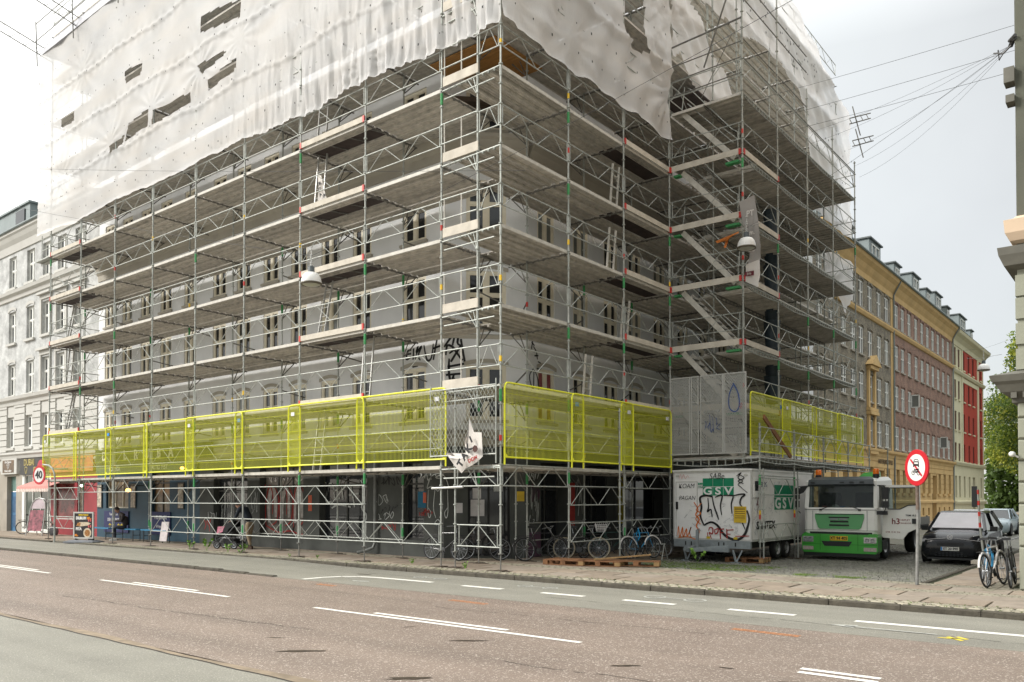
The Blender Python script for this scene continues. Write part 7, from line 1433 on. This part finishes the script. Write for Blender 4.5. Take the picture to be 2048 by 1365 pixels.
# ================================================================ SMALL THINGS
def sign_post(): pass
sg = thing('road_sign', 'round red bordered no entry sign for cars and motorcycles on a leaning grey post', 'road sign', (8.80,2.85,0)); mb = MB(); mb.tube([(0,0,0),(.03,0,1.3),(.02,0,2.05)], .035, 10); part('post', mb, M('grey_post', (.20,.20,.19), rough=.5, metal=.2, var=.3, sc=9), sg); mb = MB(); mb.tube([(.028,0,1.55),(.02,0,2.12)], .038, 10); part('rusty_sleeve', mb, M('rusty_sleeve', (.13,.095,.075), rough=.8, var=.4, sc=15), sg)
dz = 2.42; rr = .375; Zr = R(-24)
sd_ = link('sign_disc', (lambda mb: (mb.lathe([(.001,.0),(rr,.0),(rr,.03),(.001,.03)], 36, (0,0,0), 'y'), mb.mesh('sign_disc', M('sign_red_enamel', (.48,.02,.03), rough=.35, var=.04)))[-1])(MB()), sg, (.02,-.06,dz)); sd_.rotation_euler = (0,R(3),R(-42))
mb = MB(); mb.lathe([(.001,-.004),(rr*.74,-.004),(rr*.74,-.001),(.001,-.001)], 36, (0,0,0), 'y'); part('white_field', mb, M('sign_white_enamel', (.66,.66,.64), rough=.35, var=.04), sd_)
mb = MB(); ribbon(mb, [(-.19,.17),(.19,-.17)], .045, -.0065, False); part('red_slash', mb, M('sign_red_enamel', (.48,.02,.03)), sd_)
mb = MB(Matrix.Translation((0,-.009,0)))
for pts, wd in (([(-.075,.06),(-.07,.115),(.07,.115),(.075,.06)],.02),([(-.09,.055),(.09,.055)],.04),([(-.08,.04),(-.08,.01)],.03),([(.08,.04),(.08,.01)],.03),([(-.08,.065),(-.055,.16),(.055,.16),(.08,.065)],.014)): ribbon(mb, pts, wd, 0, False)
for cx in (-.085, .085): ribbon(mb, [(cx+.042*math.cos(a), -.11+.042*math.sin(a)) for a in np.linspace(0, 6.28, 14)], .014, 0, False)
for pts, wd in (([(-.085,-.11),(-.03,-.06),(.04,-.05),(.085,-.11)],.02),([(-.02,-.09),(.05,-.09)],.035),([(-.06,-.02),(-.03,-.045),(.07,-.035)],.022),([(.02,-.045),(.09,-.03)],.03)): ribbon(mb, pts, wd, 0, False)
part('car_and_motorcycle_symbol', mb, m_gk, sd_); mb = MB(); mb.lathe([(.001,.031),(.2,.031),(.2,.04),(.001,.04)], 20, (0,0,0), 'y'); part('sign_back', mb, m_gald, sd_)
s4_ = thing('road_sign', 'round speed limit sign reading 40 on a curved pole at the far left', 'road sign', (-23.15,-.95,-.03)); mb = MB(); mb.tube([(-.0,0,0),(0,0,2.55),(-.04,0,2.85),(-.18,0,3.08),(-.4,0,3.20),(-.8,0,3.24)], .035, 8); part('pole', mb, m_gal, s4_); rr = .40
sx_, sz_ = -.93, 2.80; mb = MB(); mb.lathe([(.001,0),(rr,0),(rr,.03),(.001,.03)], 36, (sx_,-.08,sz_), 'y'); o = part('sign_disc', mb, M('sign_red_enamel', (.48,.02,.03)), s4_); o.location = (0,0,0)
mb = MB(); mb.lathe([(.001,-.004),(rr*.76,-.004),(rr*.76,-.001),(.001,-.001)], 36, (sx_,-.08,sz_), 'y'); part('white_field', mb, M('sign_white_enamel', (.66,.66,.64)), o); lettering('40', .44, m_gk, o, (sx_,-.09,sz_), bold=.012, sx=1.05)
for o2 in (o,): pass
s4_.rotation_euler = (0,0,R(12))
# pavement boards
ab_ = thing('pavement_board', 'black menu board on a grey wheeled base reading DURUM and PITA', 'sign', (-21.85,-.35,-.06), R(22)); w2 = .45
mb = MB()
for s in (-1, 1): mb.box(s*(w2+.03)-.03,s*(w2+.03)+.03,-.03,.03,.20,1.30)
mb.box(-w2,w2,-.03,.03,1.24,1.30); mb.box(-w2,w2,-.03,.03,.20,.26); part('frame', mb, m_alu, ab_); mb = MB(); mb.box(-w2,w2,-.015,.015,.26,1.24); o = part('poster', mb, M('black_poster', (.018,.018,.020), rough=.35), ab_)
lettering('DURUM', .155, mws, o, (-.12,-.02,1.04), bold=.010, sx=.95); lettering('80,-', .14, M('price_orange', (.65,.22,.02)), o, (.29,-.02,1.04), bold=.006); lettering('PITA', .15, mws, o, (-.24,-.02,.60), bold=.010, sx=.95); lettering('80,-', .12, M('price_orange', (.65,.22,.02)), o, (-.35,-.02,.34), bold=.006); lettering('MENUTILBUD', .08, m_yp, o, (.0,-.02,1.17), bold=.004)
mb = MB(); mb.loft([[(-.30,-.022,.80),(-.22,-.022,.86),(-.22,-.017,.86),(-.30,-.017,.80)]]) if False else mb.prism([(-.28,.78),(-.32,.72),(-.18,.70),(.2,.74),(.38,.82),(.22,.88),(-.2,.88)], -.022, -.017, 'y'); part('wrap_picture', mb, M('food_cream', (.55,.46,.33), var=.25, sc=14), o); mb = MB(); mb.prism([(-.36,.72),(-.16,.72),(-.14,.86),(-.28,.86)], -.026, -.0225, 'y'); part('filling_picture', mb, M('food_brown', (.34,.15,.04), var=.5, sc=20), o)
mb = MB(); mb.lathe([(.001,-.022),(.20,-.022),(.20,-.018),(.001,-.018)], 18, (.20,0,.44), 'y'); part('plate_picture', mb, M('food_cream', (.55,.46,.33)), o); mb = MB(); mb.lathe([(.001,-.026),(.14,-.026),(.14,-.0225),(.001,-.0225)], 9, (.20,0,.44), 'y'); part('dish_picture', mb, M('food_brown', (.34,.15,.04)), o)
for z in (.62,.86): mb = MB(); mb.box(.24,.30,-.028,-.0225,z+.04,z+.14); mb.box(.34,.40,-.028,-.0225,z+.04,z+.14); part('red_cup_picture', mb, M('cup_red', (.5,.1,.1)), o)
mb = MB(); mb.loft([[(-.75,-.32,.03),(.75,-.32,.03),(.75,.32,.03),(-.75,.32,.03)],[(-.75,-.32,.09),(.75,-.32,.09),(.75,.32,.09),(-.75,.32,.09)],[(-.55,-.16,.15),(.55,-.16,.15),(.55,.16,.15),(-.55,.16,.15)]]); part('base', mb, M('grey_plastic_base', (.13,.14,.155), rough=.5), ab_)
for s in (-1, 1): mb = MB(); mb.box(s*.34-.07,s*.42+.07,-.05,.05,.14,.21); part('foot', mb, m_blk, ab_)
ab2 = thing('pavement_board', 'round topped folding board with pink food pictures outside the jeweller', 'sign', (-29.9,1.1,-.05), R(20)); mb = MB(); P4 = [(-.52,.05),(-.47,1.35),(-.40,1.62),(-.24,1.80),(0,1.86),(.24,1.80),(.40,1.62),(.47,1.35),(.52,.05)]
pts = [(x,.0+(.22-.12*z),z) for x, z in P4]; pts = [(x,-.30+.16*z,z) for x, z in P4]; mb.tube(pts, .03, 6); part('front_frame', mb, m_alu, ab2); mb = MB(); mb.tube([(x,.35-.14*z,z) for x, z in P4], .025, 6); part('rear_frame', mb, m_alu, ab2)
mb = MB(); mb.add([(x*.93,-.295+.16*z,z) for x, z in P4 if z > .3][:]+[], [tuple(range(len([1 for x, z in P4 if z > .3])))]); part('top_panel', mb, M('pale_pink_panel', (.48,.40,.42)), ab2); mb = MB()
mb.add([(-.44,-.272,.28),(.44,-.272,.28),(.42,-.115,1.28),(-.42,-.115,1.28)], [(0,1,2,3)]); part('picture_panel', mb, M('pink_food_print', (.24,.07,.09), rough=.5, var=.75, sc=5), ab2)
mb = MB(); mb.box(.30,.85,-.0,.4,.0,.72); 
pf = thing('litter_bag', 'grey rubbish bag beside the round topped board', 'bag', (-29.5,1.6,0)); mb = MB(); mb.lathe([(.001,.5),(.07,.46),(.20,.33),(.22,.15),(.16,.0)], 12); part('bag', mb, M('grey_bag', (.20,.20,.21), rough=.4, var=.3, sc=6), pf, smooth=True)
# benches
m_bch = M('light_blue_bench', (.03,.20,.36), rough=.5)
def bench(x, y, L_, label):
    t = thing('bench', label, 'bench', (x, y, 0), 0); mb = MB(); mb.box(-L_/2,L_/2,-.17,.17,.47,.51); part('seat', mb, m_bch, t)
    for u in (-L_/2+.25, L_/2-.25):
        mb = MB(); mb.tube([(u,-.15,0),(u,-.15,.469)], .017, 5); mb.tube([(u,.15,0),(u,.15,.469)], .017, 5); mb.tube([(u,-.15,.25),(u,.15,.25)], .012, 5); part('leg', mb, m_blk, t)
    return t
bench(-24.3,1.35,2.6,'longer light blue bench left of the seated man'); bench(-21.7,1.4,2.0,'short light blue bench on which the man sits'); bench(-19.4,1.45,2.0,'light blue bench with a red sign leaning at its end')
rs = thing('pavement_board', 'small red and white board leaning beside the bench', 'sign', (-18.5,1.25,0), R(8)); mb = MB(); mb.loft([[(-.22,-.02,.08),(.22,-.02,.08),(.22,.02,.08),(-.22,.02,.08)],[(-.22,.10,.85),(.22,.10,.85),(.22,.14,.85),(-.22,.14,.85)]]); o = part('board', mb, M('board_white', (.55,.5,.5)), rs); mb = MB(); mb.add([(-.16,.005,.18),(.16,.005,.18),(.16,.087,.72),(-.16,.087,.72)], [(0,1,2,3)]); part('red_print', mb, M('board_red', (.5,.03,.04), var=.4, sc=15), o); mb = MB(); mb.box(-.02,.3,.12,.35,0,.5); 
# traffic cone-like post marker, bollard with red stripes, pallet stack, step stool
bo = thing('bollard', 'slim post with red and white stripes by the black car', 'bollard', (8.95,9.9,0)); mb = MB(); mb.tube([(.0,0,0),(-.10,0,.9),(-.16,0,2.05)], .03, 8); part('post', mb, m_gal, bo)
for z in (1.0,1.3,1.6,1.9): mb = MB(); x = -.10-.06*(z-.9)/1.15; mb.tube([(x,0,z),(x-.006,0,z+.12)], .034, 8); part('red_stripe', mb, m_redc, bo)
mb = MB(); mb.box(-.30,-.17,-.03,.03,1.55,2.12); part('back_plate', mb, m_blk, bo); mb = MB(); mb.box(-.3,.3,-.25,.25,0,.09); part('foot', mb, m_stone, bo)
m_pal = M('pallet_wood', (.20,.095,.042), rough=.8, var=.35, sc=4, stretch=(1,1,1)); m_pal2 = M('yellow_pine', (.31,.195,.085), rough=.8, var=.25, sc=5)
def pallet(x, y, z, rz, label, tilt=0.):
    t = thing('pallet', label, 'pallet', (x, y, z), rz, 'wooden pallets by the bicycles'); t.rotation_euler = (tilt, 0, rz)
    for k in range(5): mb = MB(); mb.box(-.6,.6,-.4+k*.165,-.4+k*.165+.12,.115,.14); part('top_board', mb, m_pal, t)
    for yy in (-.4,-.07,.26):
        mb = MB(); mb.box(-.6,.6,yy,yy+.12,.0,.02); part('bottom_board', mb, m_pal, t)
        for xx in (-.6,-.07,.46): mb = MB(); mb.box(xx,xx+.14,yy,yy+.12,.0201,.1149); part('block', mb, m_pal2 if xx > 0 else m_pal, t)
    return t
pallet(.15,2.75,0,R(8),'left weathered wooden pallet lying by the bicycles'); pallet(1.05,3.0,.0,R(14),'middle wooden pallet with a loose plank on it'); pallet(1.85,3.45,-.0,R(25),'darker pallet on the right, half under the plank',-.03); pallet(2.6,9.0,-.19,R(5),'pallet under the side of the trailer')
t = thing('timber_plank', 'pale loose plank lying askew on the pallets', 'plank', (1.55,3.2,.16), R(32)); mb = MB(); mb.bar((-.75,0,0),(.75,.1,.13),.16,.03); part('board', mb, m_pal2, t)
st_ = thing('step_stool', 'small metal step stool beside the trailer', 'stool', (.25,7.6,-.15))
for s in (-1, 1): mb = MB(); mb.tube([(s*.2,-.2,0),(s*.18,.0,.5),(s*.2,.2,0)], .015, 5); part('leg', mb, m_gal, st_)
mb = MB(); mb.box(-.18,.18,-.08,.1,.48,.51); mb.box(-.19,.19,-.2,-.06,.25,.27); part('steps', mb, m_gal, st_)
# ================================================================ PEOPLE
def body_mesh(joints, edges, name, mat, parent, sub=2):
    me = bpy.data.meshes.new(name); me.from_pydata([j[0] for j in joints], edges, []); o = bpy.data.objects.new(name, me); COL.objects.link(o)
    sk = o.modifiers.new('skin', 'SKIN'); sk.use_smooth_shade = True; 
    for i, j in enumerate(joints): o.data.skin_vertices[0].data[i].radius = (j[1], j[2] if len(j) > 2 else j[1])
    o.data.skin_vertices[0].data[0].use_root = True
    ss = o.modifiers.new('sub', 'SUBSURF'); ss.levels = sub; ss.render_levels = sub
    dg = bpy.context.evaluated_depsgraph_get(); m2 = bpy.data.meshes.new_from_object(o.evaluated_get(dg)); bpy.data.objects.remove(o); m2.name = name
    m2.materials.clear()
    for m in (mat if isinstance(mat, (list, tuple)) else [mat]): m2.materials.append(m)
    return link(name, m2, parent)
m_skin = M('skin', (.34,.19,.13), rough=.55, var=.08, sc=12); m_hair = M('dark_hair', (.025,.018,.014), rough=.7, var=.3, sc=40); m_jean = M('dark_jeans', (.02,.024,.035), rough=.85, var=.2, sc=12); m_jkt = M('brown_grey_jacket', (.045,.036,.034), rough=.8, var=.25, sc=6); m_jk2 = M('black_navy_jacket', (.012,.018,.028), rough=.8, var=.25, sc=7); m_beige = M('beige_trousers', (.26,.20,.13), rough=.85, var=.15, sc=9)
def hand(pos, dirv, parent):     # palm and five short curled fingers
    d = Vector(dirv).normalized(); s = d.cross(Vector((0,0,1))).normalized(); p = Vector(pos); u = s.cross(d); J = [(tuple(p),.028,.018),(tuple(p+d*.05),.036,.016),(tuple(p+d*.09),.036,.014)]; E_ = [(0,1),(1,2)]
    for k, l in enumerate((.065,.075,.07,.055)):
        b = p+d*.09+s*(-.03+.02*k); i = len(J); J += [(tuple(b),.010),(tuple(b+d*l*.55-u*.01),.009),(tuple(b+d*l*.8-u*.035),.008)]; E_ += [(2,i),(i,i+1),(i+1,i+2)]
    i = len(J); J += [(tuple(p+d*.03-s*.04),.011),(tuple(p+d*.07-s*.055-u*.02),.010)]; E_ += [(1,i),(i,i+1)]; return J, E_
def head(parent, c, yaw=0, pitch=0, s=1.):
    Mx = Matrix.Translation(c) @ Matrix.Rotation(yaw, 4, 'Z') @ Matrix.Rotation(pitch, 4, 'X'); mb = MB(Mx); R_ = []
    for z, w_, f, b_ in ((-.125,.030,.055,.0),(-.11,.045,.085,.02),(-.07,.062,.095,.055),(-.03,.070,.098,.085),(.0,.074,.098,.095),(.04,.076,.095,.10),(.08,.070,.082,.095),(.11,.050,.055,.07),(.125,.02,.02,.03)):
        R_.append([(w_*math.sin(a), (-f if math.cos(a) > 0 else -b_)*-1*-math.cos(a)*1.0 if False else (-f*math.cos(a) if math.cos(a) > 0 else -b_*math.cos(a)), z) for a in np.linspace(0, 2*math.pi, 17)[:-1]])
    mb.loft(R_); o = part('head', mb, m_skin, parent, smooth=True, fix=True)
    mb = MB(Mx); mb.add([(-.013,-.096,-.035),(.013,-.096,-.035),(0,-.125,-.03),(0,-.098,.01)], [(0,1,2),(1,3,2),(3,0,2)]); part('nose', mb, m_skin, parent)
    for sx in (-1, 1):
        mb = MB(Mx); mb.lathe([(.001,-.004),(.011,.0),(.001,.004)], 8, (sx*.030,-.094,.012), 'y'); part('eye', mb, m_gk, parent); mb = MB(Mx); mb.lathe([(.001,-.01),(.022,0),(.001,.012)], 8, (sx*.076,.01,-.01), 'x'); part('ear', mb, m_skin, parent)
    mb = MB(Mx); mb.box(-.022,.022,-.096,-.088,-.075,-.068); part('mouth', mb, M('lips', (.22,.08,.06)), parent)
    mb = MB(Mx); R2 = []
    for z, k in ((-.03,1.05),(.02,1.10),(.06,1.12),(.10,1.05),(.135,.6),(.142,.15)):
        R2.append([(.076*k*math.sin(a), (.098*k if math.cos(a) < 0 else .06*k+.05*max(0,z*6-.2)*.6)*-math.cos(a)*1.0 if z > .03 or math.cos(a) < .2 else -.02, z) for a in np.linspace(0, 2*math.pi, 17)[:-1]])
    mb.loft(R2); part('hair', mb, m_hair, parent, smooth=True, fix=True)
# seated man: hips on the bench, bending over a phone
pr = thing('person', 'seated man in dark jacket and jeans looking down on a blue bench', 'person', (-21.75,1.35,0), R(-20))
J = [((0,0,.60),.15,.12),((-.02,-.03,.80),.15,.11),((-.05,-.12,1.02),.17,.11),((-.07,-.19,1.12),.10,.09),((-.09,-.25,1.20),.05,.05)]; E_ = [(0,1),(1,2),(2,3),(3,4)]
for s in (-1, 1): i = len(J); J += [((s*.19-.06,-.14,1.06),.065),((s*.27-.10,-.20,.84),.050),((s*.10-.16,-.42,.82),.038)]; E_ += [(3,i),(i,i+1),(i+1,i+2)]
body_mesh(J, E_, 'body', m_jkt, pr)
for s in (-1, 1): J, E_ = hand((s*.08-.17,-.45,.83), (-.4*s,-.8,.1), pr); body_mesh(J, E_, 'hand', m_skin, pr, 1)
for s in (-1, 1):
    J = [((0,0,.58),.12,.11),((s*.09-.02,-.08,.56),.095),((s*.13-.22,-.42,.56),.070),((s*.12-.24,-.44,.50),.062),((s*.12-.26,-.40,.12),.045)]; body_mesh(J, [(0,1),(1,2),(2,3),(3,4)], 'trousers', m_jean, pr, 1); mb = MB(); c = (s*.12-.27,-.44); mb.loft([[(c[0]-.045,c[1]+.1,0),(c[0]+.045,c[1]+.1,0),(c[0]+.045,c[1]+.1,.10),(c[0]-.045,c[1]+.1,.10)],[(c[0]-.05,c[1]-.04,0),(c[0]+.05,c[1]-.04,0),(c[0]+.04,c[1]-.04,.09),(c[0]-.04,c[1]-.04,.09)],[(c[0]-.035,c[1]-.17,0),(c[0]+.035,c[1]-.17,0),(c[0]+.03,c[1]-.17,.04),(c[0]-.03,c[1]-.17,.04)]]); part('shoe', mb, m_white, pr)
head(pr, Vector((-.12,-.33,1.30)), R(-10), R(38)); mb = MB(); mb.box(-.22,-.12,-.57,-.56,.84,.96); part('phone', mb, m_blk, pr)
# standing person leaning forward behind a pole, with a stroller
p2 = thing('person', 'standing person in dark jacket and beige trousers bending over a stroller', 'person', (-12.55,1.25,0), R(-75))
J = [((0,0,.98),.16,.13),((0,-.08,1.15),.17,.13),((0,-.24,1.36),.20,.14),((0,-.36,1.44),.12,.11),((0,-.43,1.48),.055,.055)]; E_ = [(0,1),(1,2),(2,3),(3,4)]
for s in (-1, 1): i = len(J); J += [((s*.21,-.30,1.40),.075),((s*.24,-.40,1.14),.058),((s*.16,-.62,1.00),.042)]; E_ += [(3,i),(i,i+1),(i+1,i+2)]
body_mesh(J, E_, 'body', m_jk2, p2)
for s in (-1, 1): J, E_ = hand((s*.16,-.66,.99), (0,-.9,-.2), p2); body_mesh(J, E_, 'hand', m_skin, p2, 1)
for s in (-1, 1):
    J = [((0,0,.92),.13,.12),((s*.10,0,.86),.105),((s*.11,-.03+.05*s,.50),.070),((s*.11,.02+.12*s,.12),.052)]; body_mesh(J, [(0,1),(1,2),(2,3)], 'trousers', m_beige, p2, 1); c = (s*.11,.0+.12*s); mb = MB(); mb.loft([[(c[0]-.045,c[1]+.1,0),(c[0]+.045,c[1]+.1,0),(c[0]+.045,c[1]+.1,.11),(c[0]-.045,c[1]+.1,.11)],[(c[0]-.05,c[1]-.04,0),(c[0]+.05,c[1]-.04,0),(c[0]+.04,c[1]-.04,.10),(c[0]-.04,c[1]-.04,.10)],[(c[0]-.04,c[1]-.18,0),(c[0]+.04,c[1]-.18,0),(c[0]+.03,c[1]-.18,.05),(c[0]-.03,c[1]-.18,.05)]]); part('shoe', mb, M('brown_shoe', (.06,.035,.02)), p2)
head(p2, Vector((0,-.52,1.54)), 0, R(50))
sr2 = thing('stroller', 'black baby stroller with a pink cloth, in front of the standing person', 'stroller', (-13.35,.95,0), R(-65))
for x, y in ((-.25,.35),(.25,.35),(-.22,-.35),(.22,-.35)): wheel(sr2, (x,y,.14), .14, .05, 'x', .7)
mb = MB()
for s in (-1, 1): mb.tube([(s*.23,-.35,.14),(s*.24,.1,.55),(s*.25,.55,1.0)], .014, 6); mb.tube([(s*.25,.35,.14),(s*.24,-.05,.55)], .014, 6)
mb.tube([(-.25,.55,1.0),(.25,.55,1.0)], .018, 6); mb.tube([(-.22,-.35,.14),(.22,-.35,.14)], .012, 6); mb.tube([(-.25,.35,.14),(.25,.35,.14)], .012, 6); part('frame', mb, m_rim2, sr2)
mb = MB(); mb.loft([[(-.2,-.30,.40),(.2,-.30,.40),(.2,.2,.42),(-.2,.2,.42)],[(-.22,-.38,.52),(.22,-.38,.52),(.23,.3,.62),(-.23,.3,.62)]]); part('seat', mb, m_blk, sr2); mb = MB()
rr_ = []
for a in np.linspace(0, 1.5, 6): rr_.append([(x*.24, .22-.32*math.sin(a)*1.0, .58+.42*math.cos(a)) if False else (x*.24, .30-.42*math.sin(a)*k_, .55+.42*math.cos(a)*k_) for x, k_ in ((-1,.55),(-1,1),(0,1.08),(1,1),(1,.55))])
mb.loft(rr_, False); part('hood', mb, m_blk, sr2); mb = MB(); mb.loft([[(-.2,-.42,.52),(.15,-.42,.52),(.15,-.1,.62),(-.2,-.1,.62)],[(-.14,-.45,.72),(.1,-.40,.78),(.08,-.12,.80),(-.12,-.1,.76)]]); part('pink_cloth', mb, M('pink_cloth', (.55,.20,.27), rough=.8, var=.3, sc=12), sr2); mb = MB(); mb.box(-.2,.2,-.1,.3,.18,.34); part('basket', mb, m_blk, sr2)
